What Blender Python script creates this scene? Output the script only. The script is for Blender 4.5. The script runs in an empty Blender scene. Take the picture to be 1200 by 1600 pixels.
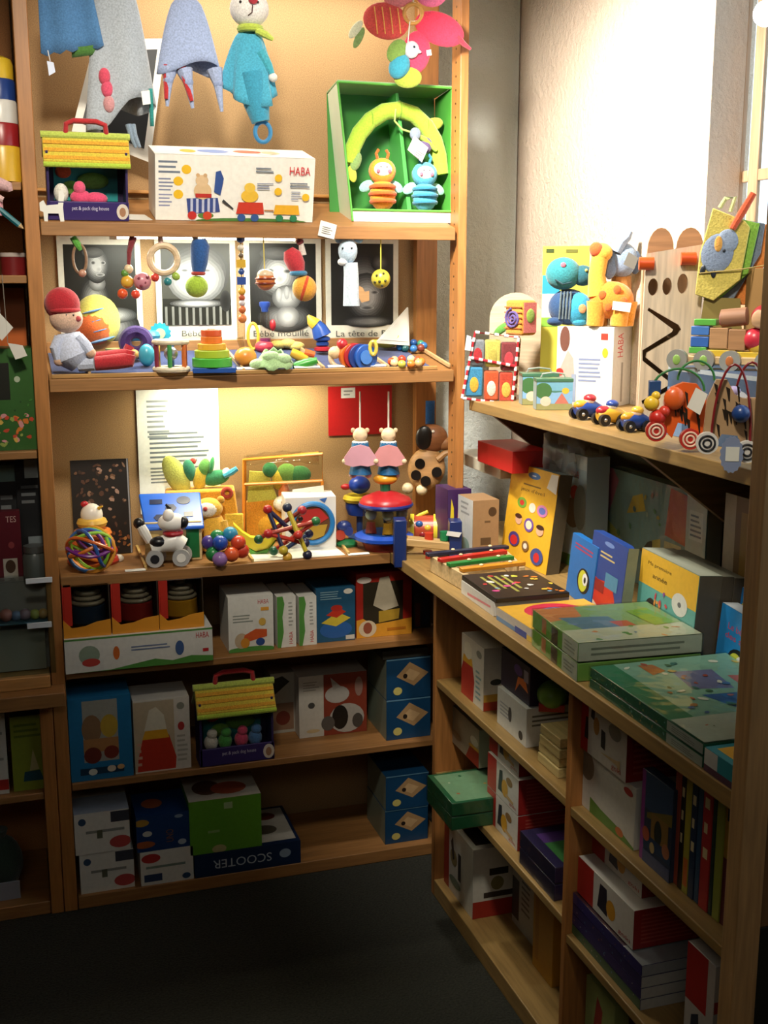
import bpy, math, random
from mathutils import Vector, Matrix, Euler
random.seed(7)
S = bpy.context.scene
COL = S.collection
PI = math.pi

# ------------------------------------------------------------------ camera
FPX = 1801.28
CP = Vector((-0.0731, -2.7507, 1.5363))
PITCH, ROLL, YAW = 0.1942, -0.0004, 0.3090
FW = Vector((math.sin(YAW)*math.cos(PITCH), math.cos(YAW)*math.cos(PITCH), -math.sin(PITCH)))
_r = Vector((math.cos(YAW), -math.sin(YAW), 0)); _u = _r.cross(FW)
RT = _r*math.cos(ROLL) + _u*math.sin(ROLL)
UP = -_r*math.sin(ROLL) + _u*math.cos(ROLL)
cam = bpy.data.cameras.new('camera'); camo = bpy.data.objects.new('camera', cam); COL.objects.link(camo)
camo.matrix_world = Matrix(((RT.x, UP.x, -FW.x, CP.x), (RT.y, UP.y, -FW.y, CP.y), (RT.z, UP.z, -FW.z, CP.z), (0, 0, 0, 1)))
cam.sensor_fit = 'VERTICAL'; cam.sensor_height = 24.0; cam.lens = 24.0*FPX/1600.0
cam.clip_start = 0.02
S.camera = camo

# ------------------------------------------------------------------ light
S.view_settings.view_transform = 'Standard'; S.view_settings.look = 'None'
S.view_settings.gamma = 1.0; S.view_settings.use_curve_mapping = False
S.view_settings.exposure = 0.0
W = bpy.data.worlds.new('daylight'); S.world = W; W.use_nodes = True
W.node_tree.nodes['Background'].inputs[0].default_value = (0.86, 0.94, 1.0, 1)
W.node_tree.nodes['Background'].inputs[1].default_value = 2.2

def area(name, loc, tgt, sx, sy, watts, col, spread=PI):
    l = bpy.data.lights.new(name, 'AREA'); l.shape = 'RECTANGLE'; l.size = sx; l.size_y = sy
    l.energy = watts; l.color = col; l.spread = spread
    o = bpy.data.objects.new(name, l); COL.objects.link(o); o.location = loc
    d = Vector(tgt) - Vector(loc); o.rotation_euler = d.to_track_quat('-Z', 'Y').to_euler()
    return o
def spot(name, loc, tgt, watts, col, ang, blend, rad):
    l = bpy.data.lights.new(name, 'SPOT'); l.energy = watts; l.color = col
    l.spot_size = ang; l.spot_blend = blend; l.shadow_soft_size = rad
    o = bpy.data.objects.new(name, l); COL.objects.link(o); o.location = loc
    d = Vector(tgt) - Vector(loc); o.rotation_euler = d.to_track_quat('-Z', 'Y').to_euler()
    return o
# added unseen lights: spots on shelves, frontal fill behind camera, spot washing the plaster
spot('unseen_spot', (0.05, -1.55, 2.68), (0.42, 0.10, 1.62), 195.0, (1.0, 0.90, 0.74), 0.86, 1.0, 0.10)
spot('unseen_spot', (0.20, -1.75, 2.68), (1.15, -0.62, 1.10), 140.0, (1.0, 0.91, 0.76), 0.80, 1.0, 0.10)
area('front_fill_light', (-0.5, -3.4, 2.68), (0.5, -0.4, 0.9), 1.6, 0.8, 9.0, (1.0, 0.94, 0.82))  # added fill that brightens the fronts, no fixture modelled
LAMPP = (0.93, -1.318, 1.899)
spot('unseen_spot', (0.62, -0.50, 2.16), (1.36, -0.24, 1.58), 150.0, (1.0, 0.93, 0.84), 2.0, 1.0, 0.05)  # unseen spot added for the bright patch on the right wall, apart from the globe

# ------------------------------------------------------------------ projection helpers (measure the room from the photograph)
def proj(p):
    d = Vector(p) - CP; w = d.dot(FW)
    return 600 + FPX*d.dot(RT)/w, 800 - FPX*d.dot(UP)/w
def at(u, v, ax, val):
    d = RT*((u-600)/FPX) + UP*((800-v)/FPX) + FW; i = 'xyz'.index(ax)
    return CP + d*((val - CP[i])/d[i])
def at_s(u, v, z0, sl):                     # point on the sloping plane z = z0 + sl*y
    d = RT*((u-600)/FPX) + UP*((800-v)/FPX) + FW
    t = (z0 + sl*CP.y - CP.z)/(d.z - sl*d.y)
    return CP + d*t
def scale(p): return (Vector(p) - CP).dot(FW)/FPX
def solve(fn, target, a, b):
    inc = fn(b) > fn(a)
    for _ in range(50):
        m = (a+b)/2
        if (fn(m) < target) == inc: a = m
        else: b = m
    return (a+b)/2
def sX(u, y, z): return solve(lambda t: proj((t, y, z))[0], u, -1.5, 2.5)
def sY(u, x, z): return solve(lambda t: proj((x, t, z))[0], u, -1.9, 1.2)
def sZ(v, x, y): return solve(lambda t: proj((x, y, t))[1], v, -0.5, 3.0)

# ------------------------------------------------------------------ materials
def lin(h):
    h = h.lstrip('#'); c = [int(h[i:i+2], 16)/255 for i in (0, 2, 4)]
    return tuple(x/12.92 if x <= .04045 else ((x+.055)/1.055)**2.4 for x in c)
MATS = {}
def base_mat(name):
    m = bpy.data.materials.new(name); m.use_nodes = True
    nt = m.node_tree; b = nt.nodes['Principled BSDF']
    return m, nt, b
def noise_color(nt, b, c, scl, amt, stretch=None, detail=4):
    tc = nt.nodes.new('ShaderNodeTexCoord'); no = nt.nodes.new('ShaderNodeTexNoise')
    src = tc.outputs['Object']
    if stretch:
        mp = nt.nodes.new('ShaderNodeMapping'); mp.inputs['Scale'].default_value = stretch
        nt.links.new(src, mp.inputs[0]); src = mp.outputs[0]
    nt.links.new(src, no.inputs['Vector']); no.inputs['Scale'].default_value = scl; no.inputs['Detail'].default_value = detail
    rp = nt.nodes.new('ShaderNodeValToRGB')
    rp.color_ramp.elements[0].position = .3; rp.color_ramp.elements[1].position = .7
    rp.color_ramp.elements[0].color = tuple(x*(1-amt) for x in c)+(1,)
    rp.color_ramp.elements[1].color = tuple(min(1, x*(1+amt*.6)) for x in c)+(1,)
    nt.links.new(no.outputs[0], rp.inputs[0]); nt.links.new(rp.outputs[0], b.inputs['Base Color'])
    return no, tc
def bump(nt, b, no, strength, dist):
    bp = nt.nodes.new('ShaderNodeBump'); bp.inputs['Strength'].default_value = strength; bp.inputs['Distance'].default_value = dist
    nt.links.new(no.outputs[0], bp.inputs['Height']); nt.links.new(bp.outputs[0], b.inputs['Normal'])
def mat(key):
    if key in MATS: return MATS[key]
    kind, _, hx = key.partition(':')
    if not hx and kind.startswith('#'): kind, hx = 'p', kind
    m, nt, b = base_mat(key)
    if kind == 'p':                                     # painted wood / plastic
        c = lin(hx); noise_color(nt, b, c, 30, .06); b.inputs['Roughness'].default_value = .32
    elif kind == 'c':                                   # cloth / plush
        c = lin(hx); no, tc = noise_color(nt, b, c, 260, .22); b.inputs['Roughness'].default_value = .95
        b.inputs['Sheen Weight'].default_value = .25; bump(nt, b, no, .5, .002)
    elif kind == 'w':                                   # bare wood
        c = lin(hx); no, tc = noise_color(nt, b, c, 9, .22, (1, 14, 14)); b.inputs['Roughness'].default_value = .5; bump(nt, b, no, .12, .001)
    elif kind == 'wz':                                  # bare wood, upright grain
        c = lin(hx); no, tc = noise_color(nt, b, c, 9, .22, (14, 14, 1)); b.inputs['Roughness'].default_value = .45; bump(nt, b, no, .12, .001)
    elif kind == 'wy':                                  # bare wood, grain along y
        c = lin(hx); no, tc = noise_color(nt, b, c, 9, .22, (14, 1, 14)); b.inputs['Roughness'].default_value = .42; bump(nt, b, no, .12, .001)
    elif kind == 'h':                                   # hardboard / chipboard
        c = lin(hx); no, tc = noise_color(nt, b, c, 420, .3); b.inputs['Roughness'].default_value = .75
    elif kind == 'k':                                   # printed card
        c = lin(hx); noise_color(nt, b, c, 12, .05); b.inputs['Roughness'].default_value = .42
    elif kind == 'm':                                   # metal
        c = lin(hx); noise_color(nt, b, c, 40, .05); b.inputs['Metallic'].default_value = .85; b.inputs['Roughness'].default_value = .35
    elif kind == 'carpet':
        c = lin(hx); no, tc = noise_color(nt, b, c, 180, .6, None, 8); b.inputs['Roughness'].default_value = 1; bump(nt, b, no, .8, .006)
    elif kind == 'plaster':
        c = lin(hx); no, tc = noise_color(nt, b, c, 5, .06); b.inputs['Roughness'].default_value = .9
        n2 = nt.nodes.new('ShaderNodeTexNoise'); n2.inputs['Scale'].default_value = 55; n2.inputs['Detail'].default_value = 7; n2.inputs['Roughness'].default_value = .7
        nt.links.new(tc.outputs['Object'], n2.inputs['Vector']); bump(nt, b, n2, .9, .012)
    elif kind in ('film', 'bag'):                       # clear plastic wrap / crinkled bag
        for n in list(nt.nodes): nt.nodes.remove(n)
        out = nt.nodes.new('ShaderNodeOutputMaterial'); tr = nt.nodes.new('ShaderNodeBsdfTransparent'); gl = nt.nodes.new('ShaderNodeBsdfGlossy')
        gl.inputs['Roughness'].default_value = .12; mx = nt.nodes.new('ShaderNodeMixShader')
        tr.inputs[0].default_value = lin(hx)+(1,)
        fr = nt.nodes.new('ShaderNodeFresnel'); fr.inputs[0].default_value = 1.45
        no = nt.nodes.new('ShaderNodeTexNoise'); no.inputs['Scale'].default_value = 14; tc = nt.nodes.new('ShaderNodeTexCoord')
        nt.links.new(tc.outputs['Object'], no.inputs['Vector'])
        bp = nt.nodes.new('ShaderNodeBump'); bp.inputs['Strength'].default_value = .35; bp.inputs['Distance'].default_value = .02
        nt.links.new(no.outputs[0], bp.inputs['Height']); nt.links.new(bp.outputs[0], gl.inputs['Normal']); nt.links.new(bp.outputs[0], fr.inputs['Normal'])
        ad = nt.nodes.new('ShaderNodeMath'); ad.operation = 'MULTIPLY_ADD'; ad.inputs[1].default_value = .75 if kind == 'film' else 1.1; ad.inputs[2].default_value = .02 if kind == 'film' else .16
        ge = nt.nodes.new('ShaderNodeNewGeometry'); iv = nt.nodes.new('ShaderNodeMath'); iv.operation = 'SUBTRACT'; iv.inputs[0].default_value = 1.0
        ml = nt.nodes.new('ShaderNodeMath'); ml.operation = 'MULTIPLY'
        nt.links.new(ge.outputs['Backfacing'], iv.inputs[1]); nt.links.new(fr.outputs[0], ad.inputs[0]); nt.links.new(ad.outputs[0], ml.inputs[0]); nt.links.new(iv.outputs[0], ml.inputs[1])
        nt.links.new(ml.outputs[0], mx.inputs[0])
        if kind == 'bag':                               # crinkled bag: slightly milky with sharp highlights
            gl = nt.nodes.new('ShaderNodeBsdfPrincipled'); gl.inputs['Base Color'].default_value = (.75, .78, .80, 1); gl.inputs['Roughness'].default_value = .12
            ad.inputs[2].default_value = .32
        nt.links.new(tr.outputs[0], mx.inputs[1]); nt.links.new(gl.outputs[0], mx.inputs[2]); nt.links.new(mx.outputs[0], out.inputs[0])
    elif kind == 'lamp':
        c = lin(hx); b.inputs['Base Color'].default_value = c+(1,)
        b.inputs['Emission Color'].default_value = c+(1,); b.inputs['Emission Strength'].default_value = LAMP[hx]
    elif kind == 'print':                               # flat print: colour from the drawn shapes
        a = nt.nodes.new('ShaderNodeAttribute'); a.attribute_name = 'ink'
        no = nt.nodes.new('ShaderNodeTexNoise'); no.inputs['Scale'].default_value = 90
        tc = nt.nodes.new('ShaderNodeTexCoord'); nt.links.new(tc.outputs['Object'], no.inputs['Vector'])
        hv = nt.nodes.new('ShaderNodeHueSaturation'); mr = nt.nodes.new('ShaderNodeMapRange')
        mr.inputs[3].default_value = .88; mr.inputs[4].default_value = 1.1
        nt.links.new(no.outputs[0], mr.inputs[0]); nt.links.new(mr.outputs[0], hv.inputs['Value'])
        nt.links.new(a.outputs['Color'], hv.inputs['Color']); nt.links.new(hv.outputs[0], b.inputs['Base Color'])
        b.inputs['Roughness'].default_value = .42
    MATS[key] = m
    return m
LAMP = {'#fffdf6': 20.0, '#fff2c8': 9.0, '#fff6dc': 14.0, '#fffaf0': 6.0}

# ------------------------------------------------------------------ mesh building
class MB:
    """collects shapes; coordinates (a, b, d): a right, b DOWN from the photograph's measure, d depth, times k"""
    def __init__(s, k=1.0, u0=0, v0=0, metric=False):
        s.k, s.u0, s.v0 = k, u0, v0; s.metric = metric
        s.V = []; s.F = []; s.M = []; s.keys = []; s.bev = 0; s.name = None; s.parent = None; s.sub = 0; s.solid = 0; s.sharp = 35
    def P(s, p):
        if s.metric: return Vector(p)
        return Vector(((p[0]-s.u0)*s.k, (p[2] if len(p) > 2 else 0)*s.k, (s.v0-p[1])*s.k))
    def L(s, r): return r if s.metric else r*s.k
    def mi(s, key):
        if key not in s.keys: s.keys.append(key)
        return s.keys.index(key)
    def add(s, vs, fs, key):
        o = len(s.V); s.V += [tuple(v) for v in vs]; i = s.mi(key)
        for f in fs: s.F.append([o+j for j in f]); s.M.append(i)
        return s
    def box(s, p, q, key):
        a, b = s.P(p), s.P(q)
        lo = [min(a[i], b[i]) for i in range(3)]; hi = [max(a[i], b[i]) for i in range(3)]
        v = [(x, y, z) for z in (lo[2], hi[2]) for y in (lo[1], hi[1]) for x in (lo[0], hi[0])]
        return s.add(v, [(0, 2, 3, 1), (4, 5, 7, 6), (0, 1, 5, 4), (2, 6, 7, 3), (0, 4, 6, 2), (1, 3, 7, 5)], key)
    def frame(s, z):
        z = z.normalized(); x = Vector((1, 0, 0)) if abs(z.x) < .9 else Vector((0, 1, 0))
        x = (x - z*x.dot(z)).normalized(); return x, z.cross(x), z
    def tube(s, pts, r, key, n=8, closed=False, caps=True):
        P = [s.P(p) for p in pts]; N = len(P)
        R = [s.L(x) for x in r] if isinstance(r, (list, tuple)) else [s.L(r)]*N
        vs = []; fx = None
        for i in range(N):
            a = P[(i-1) % N] if (closed or i > 0) else P[i]; b = P[(i+1) % N] if (closed or i < N-1) else P[i]
            z = (b-a)
            if z.length < 1e-9: z = Vector((0, 0, 1))
            z.normalize()
            if fx is None: x, y, z = s.frame(z)
            else:
                x = fx - z*fx.dot(z)
                x = x.normalized() if x.length > 1e-6 else s.frame(z)[0]
                y = z.cross(x)
            fx = x
            for j in range(n):
                t = 2*PI*j/n; vs.append(P[i] + (x*math.cos(t) + y*math.sin(t))*R[i])
        fs = []
        for i in range(N if closed else N-1):
            k = (i+1) % N
            for j in range(n): fs.append((i*n+j, i*n+(j+1) % n, k*n+(j+1) % n, k*n+j))
        if not closed and caps: fs += [tuple(range(n-1, -1, -1)), tuple(range((N-1)*n, N*n))]
        return s.add(vs, fs, key)
    def cyl(s, a, b, r, key, r2=None, n=16):
        return s.tube([a, b], [r, r if r2 is None else r2], key, n)
    def sph(s, c, r, key, n=14, m=9, rot=None):
        c = s.P(c); r = (r, r, r) if not isinstance(r, (list, tuple)) else r
        rx, ry, rz = s.L(r[0]), s.L(r[1]), s.L(r[2]); E = Euler(rot).to_matrix() if rot else None
        vs = []
        for i in range(1, m):
            t = PI*i/m
            for j in range(n):
                q = 2*PI*j/n; d = Vector((rx*math.sin(t)*math.cos(q), ry*math.sin(t)*math.sin(q), rz*math.cos(t)))
                vs.append(c + (E @ d if E else d))
        fs = []
        for i in range(m-2):
            for j in range(n): fs.append((i*n+j, (i+1)*n+j, (i+1)*n+(j+1) % n, i*n+(j+1) % n))
        T = len(vs); d = Vector((0, 0, rz)); vs += [c + (E @ d if E else d), c - (E @ d if E else d)]
        for j in range(n):
            fs.append((T, j, (j+1) % n)); b = (m-2)*n; fs.append((T+1, b+(j+1) % n, b+j))
        return s.add(vs, fs, key)
    def lathe(s, prof, key, axis='z', c=None, n=20):
        """prof: (radius, height); height grows along the axis from c"""
        c = s.P(c); vs = []
        for (r, h) in prof:
            r, h = s.L(r), s.L(h)
            for j in range(n):
                t = 2*PI*j/n; a, b = max(r, 1e-5)*math.cos(t), max(r, 1e-5)*math.sin(t)
                d = {'z': (a, b, h), 'y': (a, h, b), 'x': (h, a, b)}[axis]; vs.append(c + Vector(d))
        fs = []; N = len(prof)
        for i in range(N-1):
            for j in range(n):
                q = (i*n+j, i*n+(j+1) % n, (i+1)*n+(j+1) % n, (i+1)*n+j)
                fs.append(q if axis != 'y' else q[::-1])
        fs += [tuple(range(n-1, -1, -1)), tuple(range((N-1)*n, N*n))]
        return s.add(vs, fs, key)
    def torus(s, c, R, r, key, axis='y', n=28, m=8, ry=None):
        cx = c if len(c) > 2 else (c[0], c[1], 0); pts = []
        sg = 1 if s.metric else -1
        for i in range(n):
            t = 2*PI*i/n; a, b = R*math.cos(t), (R if ry is None else ry)*math.sin(t)
            if s.metric: d = {'y': (a, 0, b), 'z': (a, b, 0), 'x': (0, a, b)}[axis]
            else: d = {'y': (a, b, 0), 'z': (a, 0, b), 'x': (0, b, a)}[axis]
            pts.append((cx[0]+d[0], cx[1]+d[1], cx[2]+d[2]))
        return s.tube(pts, r, key, m, closed=True)
    def prism(s, poly, d0, d1, key):
        """polygon in the (right, down) plane, extruded through depth d0..d1"""
        A = [s.P((p[0], p[1], d0)) for p in poly]; B = [s.P((p[0], p[1], d1)) for p in poly]; n = len(poly)
        ar = sum(A[i].x*A[(i+1) % n].z - A[(i+1) % n].x*A[i].z for i in range(n))
        if ar < 0: A.reverse(); B.reverse()
        fs = [tuple(range(n)), tuple(range(2*n-1, n-1, -1))] + [((i+1) % n, i, n+i, n+(i+1) % n) for i in range(n)]
        return s.add(A+B, fs, key)
    def ext(s, poly3, off, key):
        """any planar polygon of points extruded by the vector off (metric)"""
        A = [s.P(p) for p in poly3]; o = Vector(off); B = [a+o for a in A]; n = len(A)
        nr = (A[1]-A[0]).cross(A[2]-A[0])
        if nr.dot(o) > 0: A.reverse(); B.reverse()
        fs = [tuple(range(n)), tuple(range(2*n-1, n-1, -1))] + [((i+1) % n, i, n+i, n+(i+1) % n) for i in range(n)]
        return s.add(A+B, fs, key)
    def sheet(s, grid, key):
        """grid of points -> quads (cloth)"""
        vs = [s.P(p) for row in grid for p in row]; w = len(grid[0]); fs = []
        for i in range(len(grid)-1):
            for j in range(w-1): fs.append((i*w+j, i*w+j+1, (i+1)*w+j+1, (i+1)*w+j))
        return s.add(vs, fs, key)

def link_mesh(name, mb, parent=None):
    me = bpy.data.meshes.new(name); me.from_pydata(mb.V, [], mb.F)
    for k in mb.keys: me.materials.append(mat(k))
    me.polygons.foreach_set('material_index', mb.M)
    me.polygons.foreach_set('use_smooth', [True]*len(mb.F)); me.update()
    me.set_sharp_from_angle(angle=math.radians(mb.sharp))
    o = bpy.data.objects.new(name, me); COL.objects.link(o)
    if parent is not None: o.parent = parent
    if mb.solid:
        q = o.modifiers.new('thickness', 'SOLIDIFY'); q.thickness = mb.solid; q.offset = 0
    if mb.sub:
        q = o.modifiers.new('smooth', 'SUBSURF'); q.levels = mb.sub; q.render_levels = mb.sub
    if mb.bev:
        q = o.modifiers.new('bevel', 'BEVEL'); q.width = mb.bev; q.segments = 2; q.limit_method = 'ANGLE'
    return o
def tag(o, label, cat, group=None):
    o['label'] = label; o['category'] = cat
    if group: o['group'] = group
    return o
def struct(name, mb):
    o = link_mesh(name, mb); o['kind'] = 'structure'; return o
def empty(name, loc, rz=0, rx=0):
    o = bpy.data.objects.new(name, None); COL.objects.link(o); o.empty_display_size = .02
    o.location = loc; o.rotation_euler = (rx, 0, rz); return o
PENDING = []
class Toy:
    """a thing whose parts are drawn in the photograph's measure around its base point"""
    def __init__(s, name, label, cat, u, v, p, rz=None, group=None, rx=0):
        s.p = Vector(p); s.k = scale(s.p); s.u, s.v = u, v
        if rz is None:
            d = s.p - CP; rz = -math.atan2(d.x, d.y)
        s.o = tag(empty(name, s.p, rz, rx), label, cat, group)
        s.parts = {}
        PENDING.append(s)
    def part(s, name, under=None, bev=0, sub=0, solid=0, sharp=35):
        while under is not None and under.parent is not None: under = under.parent
        m = MB(s.k, s.u, s.v); m.name = name; m.parent = under; m.bev = bev*s.k; m.sub = sub; m.solid = solid*s.k; m.sharp = sharp
        s.parts.setdefault('_', []).append(m); return m
    def done(s):
        made = {}
        for m in s.parts.get('_', []):
            if m.parent is None:
                made[id(m)] = link_mesh(m.name, m, s.o)
        for m in s.parts.get('_', []):
            if m.parent is not None: link_mesh(m.name, m, made[id(m.parent)])

# ------------------------------------------------------------------ flat print
_txt = {}
def text_geo(t):
    if t in _txt: return _txt[t]
    cu = bpy.data.curves.new('t', 'FONT'); cu.body = t; cu.resolution_u = 3; cu.size = 1
    o = bpy.data.objects.new('t', cu); COL.objects.link(o)
    dg = bpy.context.evaluated_depsgraph_get(); me = o.evaluated_get(dg).to_mesh()
    vs = [tuple(v.co) for v in me.vertices]; fs = [tuple(p.vertices) for p in me.polygons]
    o.evaluated_get(dg).to_mesh_clear(); bpy.data.objects.remove(o); bpy.data.curves.remove(cu)
    x0 = min(v[0] for v in vs); x1 = max(v[0] for v in vs); y0 = min(v[1] for v in vs); y1 = max(v[1] for v in vs)
    vs = [((v[0]-x0)/(x1-x0), (v[1]-y0)/(y1-y0)) for v in vs]
    _txt[t] = (vs, fs, (x1-x0)/(y1-y0)); return _txt[t]
def art(parent, name, O, U, V, N, items):
    """print on the face O + u*U + v*V (u right 0..1, v up 0..1), outward normal N"""
    O, U, V, N = Vector(O), Vector(U), Vector(V), Vector(N); vs = []; fs = []; cs = []
    e = .0006
    def put(pts, col, faces=None, clip=True):
        nonlocal e
        o = len(vs)
        for (a, b) in pts:
            if clip: a = min(1, max(0, a)); b = min(1, max(0, b))
            vs.append(O + U*a + V*b + N*e)
        c = lin(col)+(1,)
        for f in (faces or [range(len(pts))]): fs.append([o+i for i in f]); cs.append(c)
    for it in items:
        k = it[0]
        if k == 'r': put([(it[1], it[2]), (it[3], it[2]), (it[3], it[4]), (it[1], it[4])], it[5])
        elif k == 'e':
            n = 18; put([(it[1]+it[3]*math.cos(2*PI*i/n), it[2]+it[4]*math.sin(2*PI*i/n)) for i in range(n)], it[5])
        elif k == 's':                                  # soft-edged tone: cu, cv, ru, rv, edge grey, centre grey
            for q in range(7):
                f = q/6; g_ = int(it[5]+(it[6]-it[5])*f); n = 20; sc = 1-.62*f
                put([(it[1]+it[3]*sc*math.cos(2*PI*i/n), it[2]+it[4]*sc*math.sin(2*PI*i/n)) for i in range(n)], '#%02x%02x%02x' % (g_, g_, g_)); e += .00003
        elif k == 'p': put(it[1], it[2])
        elif k == 't':                                  # text, u, v (lower left), height, colour, [width]; upside-down with 'flip'
            g, f, asp = text_geo(it[1]); h = it[4]; w = it[6] if len(it) > 6 and it[6] else h*V.length*asp/U.length
            if len(it) > 7: put([(it[2]+(1-x)*w, it[3]+(1-y)*h) for x, y in g], it[5], f, False)
            else: put([(it[2]+x*w, it[3]+y*h) for x, y in g], it[5], f, False)
        elif k == 'vt':                                 # text running upwards
            g, f, asp = text_geo(it[1]); h = it[4]; w = it[6]
            put([(it[2]+(1-y)*w, it[3]+x*h) for x, y in g], it[5], f, False)
        elif k == 'l':                                  # rows of print too small to read
            u0, v0, u1, v1, n, col = it[1:7]; hh = (v1-v0)/n
            for i in range(n):
                b = v1 - hh*(i+.75); w = (u1-u0)*(.65+.35*random.random())
                put([(u0, b), (u0+w, b), (u0+w, b+hh*.42), (u0, b+hh*.42)], col)
        elif k == 'blobs':                              # loosely scattered coloured motifs
            u0, v0, u1, v1, n, cols, sz = it[1:8]
            for i in range(n):
                cu, cv = random.uniform(u0, u1), random.uniform(v0, v1); r1 = sz*random.uniform(.5, 1.3); r2 = sz*random.uniform(.4, 1.0)
                a0 = random.random()*PI; pts = []
                for j in range(10):
                    t = 2*PI*j/10; rr = random.uniform(.75, 1.15); x, y = r1*rr*math.cos(t), r2*rr*math.sin(t)
                    pts.append((cu + x*math.cos(a0)-y*math.sin(a0), cv + (x*math.sin(a0)+y*math.cos(a0))*U.length/V.length))
                put(pts, random.choice(cols)); e += .00004
        e += .00012
    me = bpy.data.meshes.new(name); me.from_pydata(vs, [], fs); me.update()
    ca = me.color_attributes.new('ink', 'FLOAT_COLOR', 'CORNER'); i = 0
    for p, c in zip(me.polygons, cs):
        for _ in p.loop_indices: ca.data[i].color = c; i += 1
    me.materials.append(mat('print'))
    o = bpy.data.objects.new(name, me); COL.objects.link(o); o.parent = parent
    return o
FACE = {'front': lambda w, d, h: ((0, 0, 0), (w, 0, 0), (0, 0, h), (0, -1, 0)),
        'back': lambda w, d, h: ((w, d, 0), (-w, 0, 0), (0, 0, h), (0, 1, 0)),
        'right': lambda w, d, h: ((w, 0, 0), (0, d, 0), (0, 0, h), (1, 0, 0)),
        'left': lambda w, d, h: ((0, d, 0), (0, -d, 0), (0, 0, h), (-1, 0, 0)),
        'top': lambda w, d, h: ((0, 0, h), (w, 0, 0), (0, d, 0), (0, 0, 1))}
def carton(name, label, cat, p, w, d, h, col, faces=None, rz=0, rx=0, group=None, bev=.0012, wrap=None, lid=None, rnd=0, pages=None):
    """box or book: origin at the lower front left corner"""
    mb = MB(metric=True); mb.bev = bev
    if rnd:                                             # board book with rounded upper right corner
        pts = [(0, 0), (w, 0)] + [(w-rnd+rnd*math.cos(t*PI/12), h-rnd+rnd*math.sin(t*PI/12)) for t in range(0, 7)] + [(0, h)]
        mb.ext([(a, 0, b) for a, b in pts], (0, d, 0), col)
    else: mb.box((0, 0, 0), (w, d, h), col)
    o = link_mesh(name, mb); o.location = p; o.rotation_euler = (rx, 0, rz); tag(o, label, cat, group)
    for f, items in (faces or {}).items():
        if ':' in col and items and not (items[0][0] == 'r' and items[0][1:5] == (0, 0, 1, 1)): items = [('r', 0, 0, 1, 1, col.split(':')[1])]+list(items)
        O, U, V, N = FACE[f](w, d, h); art(o, 'printed_'+('side' if f in ('left', 'right') else f), O, U, V, N, items)
    if pages:
        m2 = MB(metric=True); m2.box((w*.015, .0022, h*.012), (w+.0006, d-.0022, h+.0006), pages); link_mesh('pages', m2, o)
    if lid:
        m2 = MB(metric=True); m2.bev = .001; m2.box((-.0015, -.0015, h-lid[0]), (w+.0015, d+.0015, h+.001), lid[1]); link_mesh('lid', m2, o)
    if wrap:
        m2 = MB(metric=True); m2.bev = .002; m2.box((-.003, -.003, -.0), (w+.003, d+.003, h+.003), 'film:'+wrap); link_mesh('shrink_wrap', m2, o)
    return o
def pbox(name, label, cat, L, R, vT, z, d, col, faces=None, mode='f', fix=None, h=None, dz=0, **kw):
    """carton measured by its lower front corners L=(u,v), R=(u,v), top edge vT above L, standing on height z.
       mode f faces the room like the back shelves, r faces out from the right wall, a as measured; fix = forced y or x"""
    if mode == 'f':
        y = fix if fix is not None else (at(L[0], L[1], 'z', z).y + at(R[0], R[1], 'z', z).y)/2
        x0, x1 = sX(L[0], y, z), sX(R[0], y, z); p = Vector((x0, y, z)); w = x1-x0; rz = 0
    elif mode == 'r':
        x = fix if fix is not None else (at(L[0], L[1], 'z', z).x + at(R[0], R[1], 'z', z).x)/2
        y0, y1 = sY(L[0], x, z), sY(R[0], x, z); p = Vector((x, y0, z)); w = y0-y1; rz = -PI/2
    else:
        a, b = at(L[0], L[1], 'z', z), at(R[0], R[1], 'z', z); p = a; w = (b-a).length; rz = math.atan2(b.y-a.y, b.x-a.x)
    if h is None: h = sZ(vT, p.x, p.y) - z
    p = p + Vector((0, 0, .0006+dz))
    return carton(name, label, cat, p, w, d, h, col, faces, rz=kw.pop('rz', 0)+rz, **kw)

# ================================================================== THE ROOM
XW, YB, ZC = 1.36, 0.52, 2.75            # right wall, back wall, ceiling
XL, YF = -2.6, -4.3
def mm(): return MB(metric=True)
struct('floor', mm().box((XL, YF, -.06), (XW+.3, YB+.2, 0), 'carpet:#26271f'))
struct('ceiling', mm().box((XL, YF, ZC), (XW+.3, YB+.2, ZC+.06), 'plaster:#b9a98f'))
struct('wall_back', mm().box((XL, YB, 0), (XW+.3, YB+.15, ZC), 'plaster:#b9b3a2'))
struct('wall_left', mm().box((XL-.12, YF, 0), (XL, YB+.15, ZC), 'plaster:#a8845c'))
struct('wall_front', mm().box((XL-.12, YF-.12, 0), (XW+.3, YF, ZC), 'plaster:#a8845c'))
# right wall with a window opening; the opening starts nearer the room than the hot spot of light
WY0 = sY(1112, XW, at(1112, 140, 'x', XW).z); WY1 = -2.05; WZ0 = 1.36; WZ1 = 2.5
w = mm(); PL = 'plaster:#e6d2bc'
w.box((XW, WY0, 0), (XW+.10, YB, ZC), PL); w.box((XW, YF, 0), (XW+.10, WY1, ZC), PL)
w.box((XW, WY1, 0), (XW+.10, WY0, WZ0), PL); w.box((XW, WY1, WZ1), (XW+.10, WY0, ZC), PL)
struct('wall_right', w)
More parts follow.
